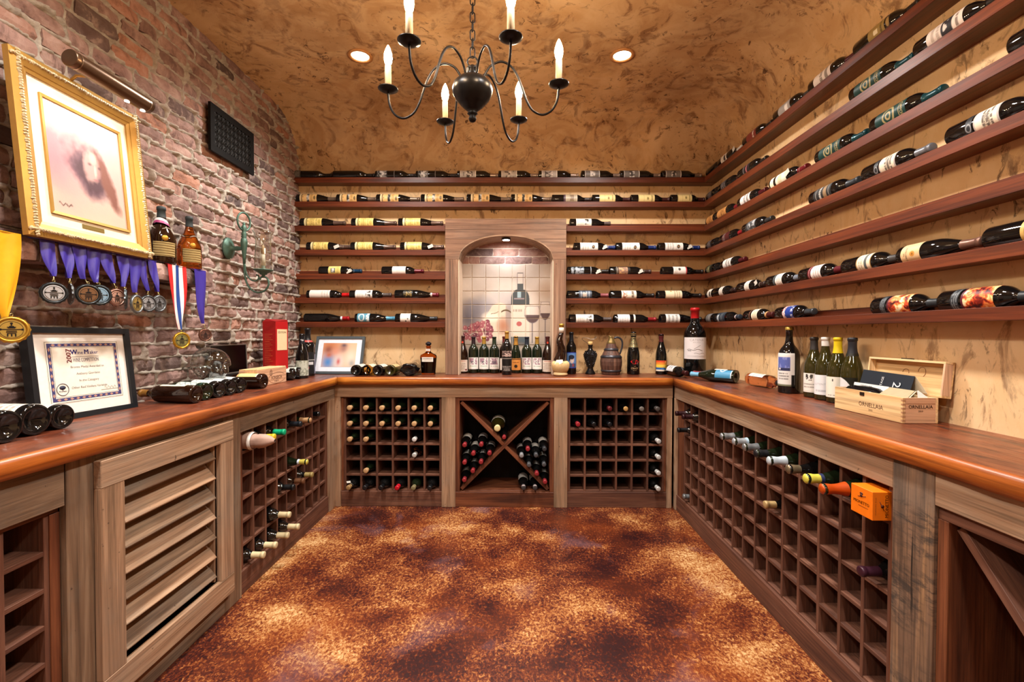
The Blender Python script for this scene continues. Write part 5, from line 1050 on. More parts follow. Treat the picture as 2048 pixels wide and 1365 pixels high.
m = MB(); m.lathe(go+[(r_-0.0016, z_) for r_, z_ in reversed(go)], 32, gc, cap0=False, cap1=False); m.build('hurricane_glass', glass_mat('clear'), t)
# medals
def emblem(m, r, M):
    """the printed device of the medals: a round press with a bar across, in low relief"""
    B = lambda x0, x1, y0, y1: m.add([M @ Vector(p) for p in [(x0*r, y0*r, 0), (x1*r, y0*r, 0), (x1*r, y1*r, 0), (x0*r, y1*r, 0)]], [(0, 1, 2, 3)])
    D = lambda x, y, q: m.add([M @ Vector(((x+q*math.cos(k*.785))*r, (y+q*math.sin(k*.785))*r, 0)) for k in range(8)], [tuple(range(8))])
    D(0, .60, .10); B(-.05, .05, .38, .55); D(-.72, .02, .10); D(.72, .02, .10); B(-.30, .30, .20, .27); B(-.34, .34, -.16, -.09); B(-.36, .36, -.28, -.21)
    if True:
        for x in (-.26, 0, .26): B(x-.05, x+.05, -.66, -.40)
        m.add([M @ Vector(p) for p in [(-.26*r, .12*r, 0), (.26*r, .12*r, 0), (.14*r, .36*r, 0), (-.14*r, .36*r, 0)]], [(0, 1, 2, 3)]); B(-.66, .66, -.02, .06); B(-.30, .30, -.40, -.33); return
    m.add([M @ Vector(p) for p in [(-.62*r, -.05*r, 0), (.62*r, -.05*r, 0), (.62*r, .06*r, 0), (.2*r, .1*r, 0), (.12*r, .3*r, 0), (0, .5*r, 0), (-.12*r, .3*r, 0), (-.2*r, .1*r, 0), (-.62*r, .06*r, 0)]], [(0, 1, 2, 3, 4, 5, 6, 7, 8)])
    m.add([M @ Vector(p) for p in [(-.3*r, -.4*r, 0), (.3*r, -.4*r, 0), (.22*r, -.12*r, 0), (-.22*r, -.12*r, 0)]], [(0, 1, 2, 3)]); m.add([M @ Vector(p) for p in [(-.2*r, -.58*r, 0), (-.1*r, -.58*r, 0), (-.05*r, -.42*r, 0), (-.15*r, -.42*r, 0)]], [(0, 1, 2, 3)]); m.add([M @ Vector(p) for p in [(.1*r, -.58*r, 0), (.2*r, -.58*r, 0), (.15*r, -.42*r, 0), (.05*r, -.42*r, 0)]], [(0, 1, 2, 3)])
def ribbon(t, y0, y1, z1, yb, z0, cols_, wb=0.012, fold=0.006, over=True, seed=0, z1b=None):
    """a folded band hanging over the ledge, gathered at the foot"""
    r = random.Random(seed); n, k = 12, 9; parts = len(cols_)
    for s, c in enumerate(cols_):
        P = []
        for side in (0, 1):
            for i in range(n):
                u = i/(n-1); e = u**2.4
                for j in range(k):
                    q = (s+j/(k-1))/parts; yt = y0+(y1-y0)*q; y_ = yt*(1-e)+(yb+(q-0.5)*wb)*e
                    P.append((LX+0.010+fold*math.sin(q*7+u*4+seed*1.7)*(0.3+u)+0.012*u-side*0.0012, y_, z1+(z0-z1)*u+(0 if i else 0)))
            if over: pass
        f = grid_faces(n, k); N = n*k; m = MB(); m.add(P, f+[tuple(reversed([q+N for q in g])) for g in f], True)
        if over: m.add([(LX+0.011, y0+(y1-y0)*s/parts, z1), (LX+0.011, y0+(y1-y0)*(s+1)/parts, z1), (LX-0.03, y0+(y1-y0)*(s+1)/parts, z1+0.003), (LX-0.03, y0+(y1-y0)*s/parts, z1+0.003), (LX+0.011, y0+(y1-y0)*s/parts, z1-0.002), (LX+0.011, y0+(y1-y0)*(s+1)/parts, z1-0.002), (LX-0.03, y0+(y1-y0)*(s+1)/parts, z1+0.0015), (LX-0.03, y0+(y1-y0)*s/parts, z1+0.0015)], [(0, 1, 2, 3), (4, 7, 6, 5), (0, 4, 5, 1), (2, 6, 7, 3), (1, 5, 6, 2), (3, 7, 4, 0)])
        m.build('ribbon', plain(c, 0.38, spec=0.4, name='satin'), t)
def medal(label, xa, xb, ytop, xm, ybot, mc, rx, ry, face, rim, ribs, yaw, scal=True, dx=0.0, seed=0):
    """pixel guides: ribbon top span, foot, medal centre, its height radius"""
    X = LX+0.022; Y = lambda p: F*-X/(1030.5-p); ym = Y(mc[0]); zm = CAMZ+(666-mc[1])*ym/F; rad = ry*ym/F
    z1 = LZ+0.002 if ytop is None else CAMZ+(666-ytop)*Y(xa)/F; zb = CAMZ+(666-ybot)*Y(xm)/F
    t = thing('medal', label, 'medal', group='award medals hung from the brick ledge'); ribbon(t, Y(xa-2), Y(xb+2), z1, Y(xm), zb, ribs, seed=seed)
    d = Vector((math.cos(R(yaw)), -math.sin(R(yaw)), 0)); M = frame((X+0.004+dx, ym, zm), d, (0, 0, 1)) @ Matrix.Rotation(R(-90), 4, 'Z')
    M = cols((X+0.006+dx, ym, zm), Vector((0, 0, 1)).cross(d), (0, 0, 1), d)
    m = MB(); n = 48; pr = []
    for i in range(n):
        q = 2*math.pi*i/n; rr = rad*(1+(0.035*math.cos(q*16) if scal else 0)); pr.append((rr*math.cos(q), rr*math.sin(q)))
    m.prism(pr, 0.004, M @ Matrix.Translation((0, 0, -0.002))); m.tube([M @ Vector((rad*0.86*math.cos(q), rad*0.86*math.sin(q), 0.002)) for q in [i*math.pi/16 for i in range(32)]], rad*0.10, 6, True); m.build('medal_rim', plain(rim, 0.35, 0.8), t)
    m = MB(); m.lathe([(rad*0.72, 0.0), (rad*0.72, 0.0028), (rad*0.66, 0.0032)], 32, M, smooth=False); m.build('medal_face', plain(face, 0.4, 0.45), t)
    m = MB(); emblem(m, rad*0.78, M @ Matrix.Translation((0, 0, 0.0040))); m.tube([M @ Vector((rad*0.62*math.cos(q), rad*0.62*math.sin(q), 0.0036)) for q in [i*math.pi/14 for i in range(28)]], 0.0005, 4, True); m.build('relief', plain('#1d1b1a', 0.5, 0.3), t)
    m = MB(); zt = (CAMZ+(666-ybot)*Y(xm)/F); top = M @ Vector((0, rad, 0)); m.tube([top+Vector((0, 0, -0.002)), (LX+0.026, Y(xm), zt-0.001)], 0.0016, 6); m.tube([top+Vector((0, 0.0045*math.cos(q), 0.004+0.0045*math.sin(q))) for q in [i*math.pi/6 for i in range(12)]], 0.0011, 5, True); m.build('hanger', plain('#a99a6a', 0.35, 0.8), t)
pur = ['#3b2f8c']; Y_ = '#e0a21a'
medal('large gold medal on wide yellow ribbon, nearest the entrance', -8, 43, None, 3, 640, (5, 662), 30, 27, '#b99a4a', '#c9a040', [Y_], 40, dx=0.01, seed=1)
medal('silver oval-looking medal with dark scalloped rim on purple ribbon, first of the purple row', 85, 112, None, 100, 554, (99, 588), 28, 22, '#b9bcc0', '#3c4043', pur, 35, seed=2)
medal('medal seen edge-on beside the first silver one, purple ribbon', 123, 146, None, 133, 558, (132, 590), 4, 21, '#9a9da0', '#55585a', pur, -55, seed=3)
medal('bronze medal with dark scalloped rim on purple ribbon', 148, 172, None, 164, 560, (162, 591), 24, 21, '#7d5c40', '#3a3e40', pur, 30, dx=0.012, seed=4)
medal('blue-silver medal partly behind the dark-rimmed bronze one', 178, 202, None, 187, 567, (194, 592), 22, 21, '#8fb3cf', '#3f474c', pur, 28, dx=-0.006, seed=5)
medal('small pink bronze medal on purple ribbon', 205, 226, None, 222, 568, (226, 597), 13, 18, '#c79a86', '#9a7466', pur, 8, seed=6)
medal('medal turned nearly edge-on between pink bronze and gold-centred ones', 238, 257, None, 243, 575, (244, 600), 5, 20, '#6d7070', '#50575a', pur, -38, seed=7)
medal('gold-centred medal with silver scalloped rim on broad purple ribbon', 261, 283, None, 268, 587, (267, 610), 9, 19, '#a98f4e', '#7d8284', pur, -8, seed=8)
medal('silver medal next to the gold-centred one, purple ribbon', 284, 294, None, 291, 583, (290, 609), 12, 17, '#a3a5a8', '#55595c', pur, 14, seed=9)
medal('dark silver medal, last of the purple row', 302, 314, None, 311, 585, (312, 609), 10, 17, '#7d8084', '#6a6f72', pur, 5, seed=10)
medal('gold medal on red, white and blue ribbon', 341, 373, None, 357, 661, (357, 683), 18, 17, '#8f8a52', '#c79a34', ['#b92a2a', '#e6ddd8', '#24448a', '#e6ddd8', '#b92a2a'], 22, seed=11)
medal('bronze medal on long purple ribbon beyond the tricolour one', 393, 412, None, 404, 649, (405, 672), 13, 13, '#6d4c42', '#7d5a4c', pur, 25, seed=12)
# bottles on the ledge
def squat(label, px, pyb, h, r, glass, Yc, extra):
    X = -1.622; t = bottle(label, Matrix.Translation((X, Yc, LZ+0.004)) @ Matrix.Rotation(R(-40), 4, 'Z'), 'flask', r, h, glass, ('#2c3538', 0.80, 0.6), (), name='brandy_bottle', n=28)
    m = MB(); m.add(*(lambda P: (P, grid_faces(8, 12)))([((r+0.0015)*math.cos(R(-45+90*j/11)), (r+0.0015)*math.sin(R(-45+90*j/11)), 0.03+0.065*i/7) for i in range(8) for j in range(12)]), True); m.build('label', plain('#8f7c4e', 0.7, name='straw_label'), t)
    m = MB()
    for i in range(6): m.tube([((r+0.0025)*math.cos(R(-43+86*j/10)), (r+0.0025)*math.sin(R(-43+86*j/10)), 0.036+0.011*i) for j in range(11)], 0.0014, 5)
    m.build('rope_wrap', plain('#b39a62', 0.8), t)
    m = MB(); m.lathe([(0.013, 0), (0.013, 0.003), (0.009, 0.005)], 16, frame(((r+0.0005)*0.985, 0, 0.112), (1, 0, 0))); m.build('seal', plain('#b98a34', 0.35, 0.6), t)
    m = MB(); m.tube([(0.62*r*math.cos(q), 0.62*r*math.sin(q), h*0.60+0.006*math.sin(3*q)) for q in [i*math.pi/10 for i in range(20)]], 0.0025, 5, True); m.build('cord', plain('#8d8578', 0.8), t); return t
t = squat('dark brandy bottle with pink and white sash on the ledge beside the painting', 333, 525, 0.262, 0.056, 'brown', 2.105, 0)
m = MB()
for c in range(2):
    pass
for c, q0, q1 in (('#e3dede', 0.700, 0.745), ('#a03a70', 0.655, 0.700)):
    m = MB(); P = []
    for i in range(2):
        for j in range(24):
            a_ = j/24*2*math.pi; zz = (q0 if i == 0 else q1)*0.262+0.012*math.sin(a_+2.2); rr = prof_r('flask', (q0 if i == 0 else q1))*0.056+0.0045; P.append((rr*math.cos(a_), rr*math.sin(a_), zz))
    m.add(P, [(j, (j+1) % 24, 24+(j+1) % 24, 24+j) for j in range(24)], True); m.build('sash', plain(c, 0.5, name='sash'), t)
squat('amber brandy bottle with rope-wrapped label at the far end of the ledge', 383, 545, 0.262, 0.052, 'amber', 2.285, 1)
# certificate
W, H = 0.405, 0.335; t = thing('framed_certificate', 'black framed wine competition certificate standing against the bricks', 'picture', M=cols((-1.612, 1.525, COUNT+0.001), (0.03, 1, 0), (-0.11, 0, 1), (1, 0, 0.11)))
m = MB(); border(m, 0, W, 0, H, 0.021, -0.018, 0.012, 0.010); m.build('frame', plain('#14171b', 0.35, name='black_frame'), t)
m = MB(); m.box(0.018, W-.018, 0.018, H-.018, -0.004, 0.0); m.build('mat_board', plain('#e6e1da', 0.7), t)
m = MB(); x0, x1, y0, y1 = 0.062, W-0.052, 0.06, H-0.05
def rect_ring(m, x0, x1, y0, y1, w, z): m.add([(x0, y0, z), (x1, y0, z), (x1, y1, z), (x0, y1, z), (x0+w, y0+w, z), (x1-w, y0+w, z), (x1-w, y1-w, z), (x0+w, y1-w, z)], [(0, 1, 5, 4), (1, 2, 6, 5), (2, 3, 7, 6), (3, 0, 4, 7)])
m.box(x0, x1, y0, y1, 0.0002, 0.0008); m.build('paper', plain('#e9e2d4', 0.7, name='paper'), t)
m = MB(); rect_ring(m, x0+.002, x1-.002, y0+.002, y1-.002, 0.0012, 0.0012); rect_ring(m, x0+.022, x1-.022, y0+.022, y1-.022, 0.001, 0.0012); m.build('ruled_line', plain('#2c2c34', 0.7), t)
m = MB(); rect_ring(m, x0+.008, x1-.008, y0+.008, y1-.008, 0.0115, 0.0012); m.build('printed_border', plain('#39376a', 0.7), t)
m = MB()
for i in range(11):
    for yy in (y0+.0137, y1-.0137):
        c = x0+.03+(x1-x0-.06)*i/10; m.add([(c-.008, yy, .0016), (c, yy-.0045, .0016), (c+.008, yy, .0016), (c, yy+.0045, .0016)], [(0, 1, 2, 3)])
for i in range(8):
    for xx in (x0+.0137, x1-.0137):
        c = y0+.03+(y1-y0-.06)*i/7; m.add([(xx-.0045, c, .0016), (xx, c-.008, .0016), (xx+.0045, c, .0016), (xx, c+.008, .0016)], [(0, 1, 2, 3)])
m.build('border_diamonds', plain('#b58a78', 0.7), t)
T3 = lambda x, y, rot=0: Matrix.Translation((x, y, 0.0016)) @ Matrix.Rotation(R(rot), 4, 'Z')
cxm = (x0+x1)/2; ytp = y1-0.038
m = MB(); flat_text(m, '2007', 0.026, T3(cxm-0.062, ytp-0.016, 90), bold=0.02); m.build('lettering', plain('#7a1e26', 0.7), t)
m = MB(); flat_text(m, 'W', 0.025, T3(cxm-0.042, ytp-0.003), bold=0.03); flat_text(m, 'ine', 0.019, T3(cxm-0.018, ytp-0.005)); flat_text(m, 'M', 0.025, T3(cxm+0.007, ytp-0.003), bold=0.03); flat_text(m, 'aker', 0.019, T3(cxm+0.037, ytp-0.005)); m.build('lettering', plain('#37337c', 0.7), t)
m = MB(); flat_text(m, 'WINE COMPETITION', 0.021, T3(cxm+0.003, ytp-0.033), sx=0.52); m.box(cxm-.05, cxm+.055, ytp-.0205, ytp-.0195, .0014, .0018); m.build('lettering', plain('#5d5a68', 0.7), t)
m = MB()
for q, s in enumerate(('Bronze Medal Awarded to', 'Anthony Giordano', 'In the Category', 'Other Red Vinifera Varietals')): flat_text(m, s, 0.0125, T3(cxm+0.006, ytp-0.058-0.0255*q))
m.tube([(cxm+.065+.05*i/12, y0+.042+.006*math.sin(i*1.9), .0018) for i in range(13)], 0.0005, 4); m.box(cxm+.05, cxm+.125, y0+.0335, y0+.0345, .0014, .0018); m.build('lettering', plain('#77736e', 0.7), t)
m = MB(); ec = (x0+0.047, y0+0.05); m.tube([(ec[0]+.0215*math.cos(q), ec[1]+.0215*math.sin(q), .0016) for q in [i*math.pi/14 for i in range(28)]], 0.0011, 4, True)
m.lathe([(0.0105, .001), (0.0105, .0016)], 16, Matrix.Translation((ec[0], ec[1]+.007, 0)) @ Matrix.Diagonal((1.1, .7, 1, 1))); m.box(ec[0]-.001, ec[0]+.001, ec[1]-.004, ec[1]+.004, .001, .0016); flat_text(m, 'WineMaker', 0.0062, T3(ec[0], ec[1]-.0065), bold=0.02); m.build('seal', plain('#2c2f45', 0.7), t)
# bottles lying on the worktop, bases to the room
def lying(label, base, d, r, L, kind='bordeaux', glass='black', foil=('#1a1414', 0.82), labs=(), roll=0.6, **kw):
    z = COUNT+r+0.001; dv = Vector((d[0], d[1], 0)).normalized(); sd = dv.cross(Vector((0, 0, 1)))
    return bottle(label, frame((base[0], base[1], z), dv, Vector((0, 0, 1))+sd*roll), kind, r, L, glass, foil, labs, name='wine_bottle', n=32, **kw)
WL = lambda p='#dcd6cb', s=(0.12, 0.55): [(s[0], s[1], 80, p, [('l', 0.1, 0.9, 4, '#a8a094', 0.7)])]
lying('big black bottle lying beside the certificate, base to the room, nearest the entrance', (-1.44, 1.288), (-1, 0.04), 0.046, 0.235, labs=WL(), roll=0)
lying('big black bottle with white label, middle one before the certificate', (-1.462, 1.390), (-1, 0.04), 0.047, 0.225, labs=WL(), roll=0)
lying('black bottle with white label lying closest to the certificate frame', (-1.470, 1.482), (-1, 0.04), 0.0395, 0.215, labs=WL(), roll=0)
lying('brown bottle with cream label lying right after the certificate', (-1.415, 2.03), (-0.99, 0.10), 0.0395, 0.275, glass='brown', foil=('#8a6028', 0.84, 0.4), labs=[(0.16, 0.60, 68, '#e4ddc2', [('l', 0.1, 0.3, 1, '#c9bd9c', 0.8), ('nr', 7, 0.55, '#c98a78', 0.45, 0.8, 0.6), ('b', 0.3, 0.31, '#b5ab8c')])], roll=0.95)
t = lying('dark bottle wrapped in green wire netting', (-1.43, 2.114), (-0.95, 0.28), 0.040, 0.28, glass='green', labs=[(0.12, 0.55, 75, '#d9dcd2', [])], roll=0.3)
m = MB()
for s in (1, -1):
    for k in range(9): m.tube([(0.0412*math.cos(k*0.698+s*i*0.26), 0.0412*math.sin(k*0.698+s*i*0.26), 0.006+i*0.0125) for i in range(13)], 0.0008, 4)
m.build('wire_net', plain('#1d5a52', 0.4, 0.4), t)
for q, (b, lab) in enumerate((((-1.425, 2.202), 'first after the netted one'), ((-1.425, 2.291), 'second after the netted one'), ((-1.43, 2.381), 'third after the netted one, by the glass skull'))):
    lying(f'black bottle with white label, {lab}', b, (-0.92, 0.40), 0.0395, 0.285, labs=[(0.13, 0.62, 78, '#d8dad8', [('nr', 9, 0.62, '#8f8f8c', 0.2, 0.9, 0.5)])], roll=0.1)
lying('dark bottle with large pale yellow label in front of the wooden port box', (-1.405, 2.565), (-1, 0.03), 0.0415, 0.285, kind='burgundy', glass='brown', labs=[(0.10, 0.50, 85, '#e2cf86', [('b', 0.9, 1, '#d8a070'), ('b', 0.0, 0.06, '#e6dfc4')])], roll=0.7)
lying('black bottle lying beyond the wooden port box, nearer one', (-1.462, 3.03), (-0.97, -0.2), 0.039, 0.20, labs=WL('#aeb8b0'), roll=0.2)
lying('black bottle lying beyond the wooden port box, farther one', (-1.462, 3.125), (-0.97, -0.2), 0.039, 0.205, labs=WL('#aeb8b0'), roll=0.2)
# glass skull decanter
t = thing('skull_decanter', 'clear glass skull-shaped decanter lying behind the row of bottles', 'decanter', M=Matrix.Translation((-1.580, 2.375, COUNT+0.150)) @ Matrix.Rotation(R(-112), 4, 'Z'))
bm = bmesh.new(); bmesh.ops.create_icosphere(bm, subdivisions=5, radius=1.0)
for v in bm.verts:
    x, y, z = v.co; p = Vector((x*0.085, y*0.098, z*0.085))
    if z < -0.1 and y > -0.1: p.x *= 0.78; p.y *= 0.95; p.z *= 1.22                   # jaw
    if y < -0.3: p.z += 0.008
    for sx in (-1, 1):
        d = (Vector((x, y, z))-Vector((sx*0.36, 0.9, -0.02)).normalized()).length; p -= v.co*0.034*math.exp(-(d/0.24)**2)
        d = (Vector((x, y, z))-Vector((sx*0.62, 0.75, -0.33)).normalized()).length; p += v.co*0.008*math.exp(-(d/0.2)**2)
        d = (Vector((x, y, z))-Vector((sx*0.95, 0.15, -0.45)).normalized()).length; p -= v.co*0.012*math.exp(-(d/0.25)**2)
    d = (Vector((x, y, z))-Vector((0, 0.93, -0.36)).normalized()).length; p -= v.co*0.012*math.exp(-(d/0.13)**2)
    d = (Vector((x, y, z))-Vector((0, 0.8, -0.66)).normalized()).length
    if d < 0.4: p += v.co*0.003*math.sin(x*34)*math.exp(-(d/0.25)**2)
    v.co = p
me = bpy.data.meshes.new('skull'); bm.to_mesh(me); bm.free(); me.polygons.foreach_set('use_smooth', [True]*len(me.polygons)); me.materials.append(glass_mat('smoke')); obj('skull', me, t)
m = MB(); m.lathe([(0.017, 0.0), (0.016, 0.03), (0.019, 0.032), (0.019, 0.045), (0.014, 0.046)], 20, frame((0, -0.055, 0.062), (0, -0.75, 1))); m.build('neck', glass_mat('smoke'), t)
m = MB(); m.lathe([(0.021, 0.036), (0.021, 0.052), (0.012, 0.055)], 18, frame((0, -0.055, 0.062), (0, -0.75, 1))); m.build('stopper', plain('#5a4634', 0.6), t)
# small black glossy picture
t = thing('dark_picture', 'small black glossy panel with thin pale frame leaning on the bricks', 'picture', M=cols((-1.668, 2.50, COUNT+0.075), (0, 1, 0), (-0.04, 0, 1), (1, 0, 0.04)))
m = MB(); border(m, 0, 0.345, 0, 0.17, 0.006, -0.016, 0.006, 0.005); m.build('frame', plain('#5a534d', 0.5), t); m = MB(); m.box(0.005, 0.34, 0.005, 0.165, -0.01, 0.002); m.build('panel', plain('#040405', 0.3, spec=0.15), t)
m = MB(); m.box(0.02, 0.325, -0.0755, -0.001, -0.014, 0.012, bev=0.002); m.build('foot', plain('#1a1614', 0.6), t)
# wooden port box
t = thing('port_box', 'pale wooden port box lying on the worktop by the bricks', 'box', M=cols((-1.47, 2.605, COUNT+0.001), (0, 1, 0), (0, 0, 1), (1, 0, 0)))
m = MB(); m.box(0, 0.335, 0.0, 0.094, -0.105, 0.0, bev=0.0012); m.build('case', wood('pinepink', 'x'), t); m = MB(); m.box(0.004, 0.331, 0.0945, 0.101, -0.1045, -0.001, bev=0.001); m.build('lid', wood('pine', 'x'), t)
m = MB(); TM = lambda x, y: Matrix.Translation((x, y, 0.0006)); flat_text(m, 'FONSECA', 0.030, TM(0.215, 0.038), sx=0.95); flat_text(m, 'PORTO', 0.016, TM(0.215, 0.016))
m.tube([(0.222+0.098*math.cos(q), 0.037+0.033*math.sin(q), 0.0004) for q in [0.6+i*0.2 for i in range(28)]], 0.0007, 4); m.tube([(0.150+0.014*math.cos(q)*(1-.3*math.sin(q)), 0.073+0.017*math.sin(q), 0.0004) for q in [i*math.pi/8 for i in range(16)]], 0.0012, 4, True); m.tube([(0.143, 0.062, .0004), (0.157, 0.085, .0004)], 0.001, 4); m.tube([(0.157, 0.062, .0004), (0.143, 0.085, .0004)], 0.001, 4); m.build('lettering', plain('#4a2c22', 0.7), t)
m = MB()
for x in (0.012, 0.323):
    for y in (0.097,): m.lathe([(0.0022, 0), (0.0022, 0.001)], 8, frame((x, 0.1012, -0.01), (0, 1, 0)))
m.build('nails', plain('#5d4a3a', 0.5, 0.6), t)
# red carton and standing bottles
t = thing('red_carton', 'tall red bottle carton with cream label in the brick corner', 'box', M=Matrix.Translation((-1.562, 2.985, COUNT+0.001)) @ Matrix.Rotation(R(-16), 4, 'Z'))
m = MB(); m.box(-0.052, 0.052, -0.052, 0.052, 0, 0.385, bev=0.001); m.build('carton', plain('#a8161a', 0.4, name='red_card'), t)
m = MB(); m.add([(-0.052, -0.052, 0.3855), (0.052, -0.052, 0.3855), (0.052, 0.052, 0.3855), (-0.052, 0.052, 0.3855), (-0.03, -0.045, 0.402), (0.052, 0.045, 0.398)], [(0, 1, 4), (1, 2, 5), (1, 5, 4), (4, 5, 2, 3), (0, 4, 3)]); m.build('top_flap', plain('#8d1418', 0.45), t)
m = MB(); m.box(0.0525, 0.0535, -0.042, 0.042, 0.20, 0.335, bev=0.0003); m.build('label', plain('#d8c49c', 0.6), t); m = MB(); flat_text(m, 'EDITION', 0.017, cols((0.0542, 0, 0.315), (0, 1, 0), (0, 0, 1), (1, 0, 0))); m.build('lettering', plain('#6a4a30', 0.6), t)
m = MB()
for i in range(22): m.box(-0.036, 0.026-0.012*(i % 3), -0.0527, -0.0521, 0.06+0.0115*i, 0.0622+0.0115*i)
m.build('print_lines', plain('#c9683c', 0.5), t)
def standing(label, x, y, kind, r, L, glass, foil, labs, rot=-90, name='wine_bottle', **kw):
    return bottle(label, Matrix.Translation((x, y, COUNT+0.001)) @ Matrix.Rotation(R(rot), 4, 'Z'), kind, r, L, glass, foil, labs, name=name, n=28, **kw)
t = standing('dark sloping bottle with pale label standing beside the red carton', -1.475, 3.17, 'champagne', 0.042, 0.305, 'black', ('#14161c', 0.78, 0.35), [(0.06, 0.40, 70, '#b9bcae', [('nr', 7, 0.56, '#8b8f80', 0, 1, 1)])], -60)
m = MB(); curved_text(m, '96', 0.022, 0.0175, 0.26, bold=0.02); m.build('lettering', plain('#d0d3d6', 0.5), t)
standing('broad black bottle with red-white printed label standing in the corner by the bricks', -1.51, 3.335, 'big', 0.050, 0.345, 'black', ('#17181a', 0.74, 0.35, 0.0, '#b04a44'), [(0.05, 0.50, 80, '#17181c', [('b', 0.62, 0.66, '#a9a6a2'), ('r', 0.42, 0.55, -0.4, 0.5, '#c9c9cc'), ('c', 0.28, -0.2, 0.12, 0.25, '#b02a30'), ('r', 0.0, 0.9, 0.72, 1, '#8f93b0')])], -60)
# framed photo on the back worktop
t = thing('framed_photo', 'slate framed blurry family photo leaning on the back wall', 'picture', M=cols((onY(624, 740, 3.47).x, 3.472, COUNT+0.001), (1, 0, 0), (0, 0.34, 1), (0, -1, 0.34)))
W, H = 0.375, 0.298; m = MB(); border(m, 0, W, 0, H, 0.019, -0.014, 0.010, 0.009); m.build('frame', plain('#454d52', 0.4, name='slate_frame'), t)
m = MB(); m.box(0.016, W-.016, 0.016, H-.016, -0.003, 0.001); m.build('mat_board', plain('#dfe3ee', 0.5), t)
n1, n2 = 50, 38; U, Vv = np.meshgrid(np.linspace(0, 1, n1), np.linspace(0, 1, n2), indexing='ij'); C = np.zeros(U.shape+(3,)); C[:] = lin('#d9b394')
for cu, cv, ru, rv, c in ((0.2, 0.85, .5, .5, '#c07850'), (0.2, 0.2, .28, .45, '#4f86c4'), (0.17, 0.72, .16, .2, '#8a5648'), (0.4, 0.62, .16, .2, '#d08a70'), (0.62, 0.75, .16, .22, '#9a6a62'), (0.62, 0.9, .12, .1, '#5a4654'), (0.5, 0.2, .2, .4, '#d8d3d3'), (0.5, 0.22, .08, .2, '#c06060'), (0.85, 0.35, .25, .5, '#ddd2c0'), (0.9, 0.15, .12, .2, '#a8a4a0'), (0.2, 0.5, .12, .15, '#b56a50')):
    wgt = np.exp(-(((U-cu)/ru)**2+((Vv-cv)/rv)**2)*1.8)[..., None]; C = C*(1-wgt)+np.array(lin(c))*wgt
a0, a1, b0, b1 = 0.058, W-0.058, 0.055, H-0.052; P = [(a0+(a1-a0)*u, b0+(b1-b0)*v, 0.002) for u in np.linspace(0, 1, n1) for v in np.linspace(0, 1, n2)]
obj('photo_print', color_mesh('photo_print', P, grid_faces(n1, n2), C, print_mat('photo_paper', 0.25, 0.5)), t)
# ------------------------------------------------------------------ back worktop
def back_x(px, Y): return onY(px, 740, Y).x
for q, (px, g, d, lb) in enumerate(((711, 'black', 'black bottle lying base-out, first from the framed photo', '#cfc9bd'), (733, 'gold', 'golden clear bottle lying base-out, second from the framed photo', '#d8cfb4'), (755, 'black', 'black bottle lying base-out, third from the framed photo', '#cfc9bd'), (780, 'olive', 'olive bottle lying base-out, fourth from the framed photo', '#c9a878'))):
    lying(d, (back_x(px, 3.335), 3.335), (0.08, 1), 0.0395, 0.285, 'burgundy', g, ('#2a2420', 0.84), [(0.08, 0.45, 80, lb, [])], roll=-0.5)
t = thing('wrapped_bottle', 'bottle in shiny black wrapping lying base-out beside the whiskey', 'bottle', M=frame((back_x(815.5, 3.33), 3.33, COUNT+0.047), (0.05, 1, 0), (0, 0, 1)))
m = MB(); n = 32; vs = []
prr = [(0.004, 0.012), (0.03, 0.01), (0.046, 0.0), (0.052, 0.012), (0.053, 0.08), (0.05, 0.16), (0.034, 0.21), (0.018, 0.25), (0.02, 0.285)]
for k, (r_, z_) in enumerate(prr):
    for i in range(n):
        a_ = 2*math.pi*i/n; q = r_*(1+0.09*math.sin(a_*5+k*1.3)*(r_ > 0.03)+0.05*math.sin(a_*11+k)); vs.append((q*math.cos(a_)*0.84, q*math.sin(a_)*1.12, z_))
m.add(vs, [(k*n+i, k*n+(i+1) % n, (k+1)*n+(i+1) % n, (k+1)*n+i) for k in range(len(prr)-1) for i in range(n)]+[tuple(range(n-1, -1, -1))], True); m.build('wrapping', plain('#0b0b0d', 0.12, spec=0.7, name='black_film'), t)
# whiskey bottle
t = thing('whiskey_bottle', 'amber whiskey bottle with dark stopper next to the plank surround', 'bottle', (back_x(857, 3.46), 3.46, COUNT+0.001))
def oval(m, secs, M=None, n=28, sq=2.6):
    vs = []
    for w_, d_, z_ in secs:
        for i in range(n):
            a_ = 2*math.pi*i/n; c, s = math.cos(a_), math.sin(a_); vs.append((w_*abs(c)**(2/sq)*(1 if c > 0 else -1), d_*abs(s)**(2/sq)*(1 if s > 0 else -1), z_))
    N = len(secs); m.add(vs, [(k*n+i, k*n+(i+1) % n, (k+1)*n+(i+1) % n, (k+1)*n+i) for k in range(N-1) for i in range(n)]+[tuple(range(n-1, -1, -1)), tuple((N-1)*n+i for i in range(n))], True)
m = MB(); oval(m, [(0.050, 0.030, 0.0), (0.053, 0.033, 0.006), (0.053, 0.033, 0.02), (0.060, 0.036, 0.11), (0.063, 0.037, 0.135), (0.058, 0.035, 0.148), (0.030, 0.024, 0.162), (0.0175, 0.0175, 0.172), (0.016, 0.016, 0.205), (0.019, 0.019, 0.208), (0.019, 0.019, 0.216)]); m.build('body', glass_mat('amber'), t)
m = MB(); oval(m, [(0.046, 0.024, 0.012), (0.053, 0.029, 0.10), (0.056, 0.030, 0.125)]); m.build('whiskey', plain('#5a240a', 0.15), t)
m = MB(); m.lathe([(0.014, 0.216), (0.014, 0.222), (0.021, 0.224), (0.0225, 0.235), (0.020, 0.240), (0.012, 0.241), (0.010, 0.247)], 20); m.build('stopper', plain('#1a1620', 0.3, 0.3), t)
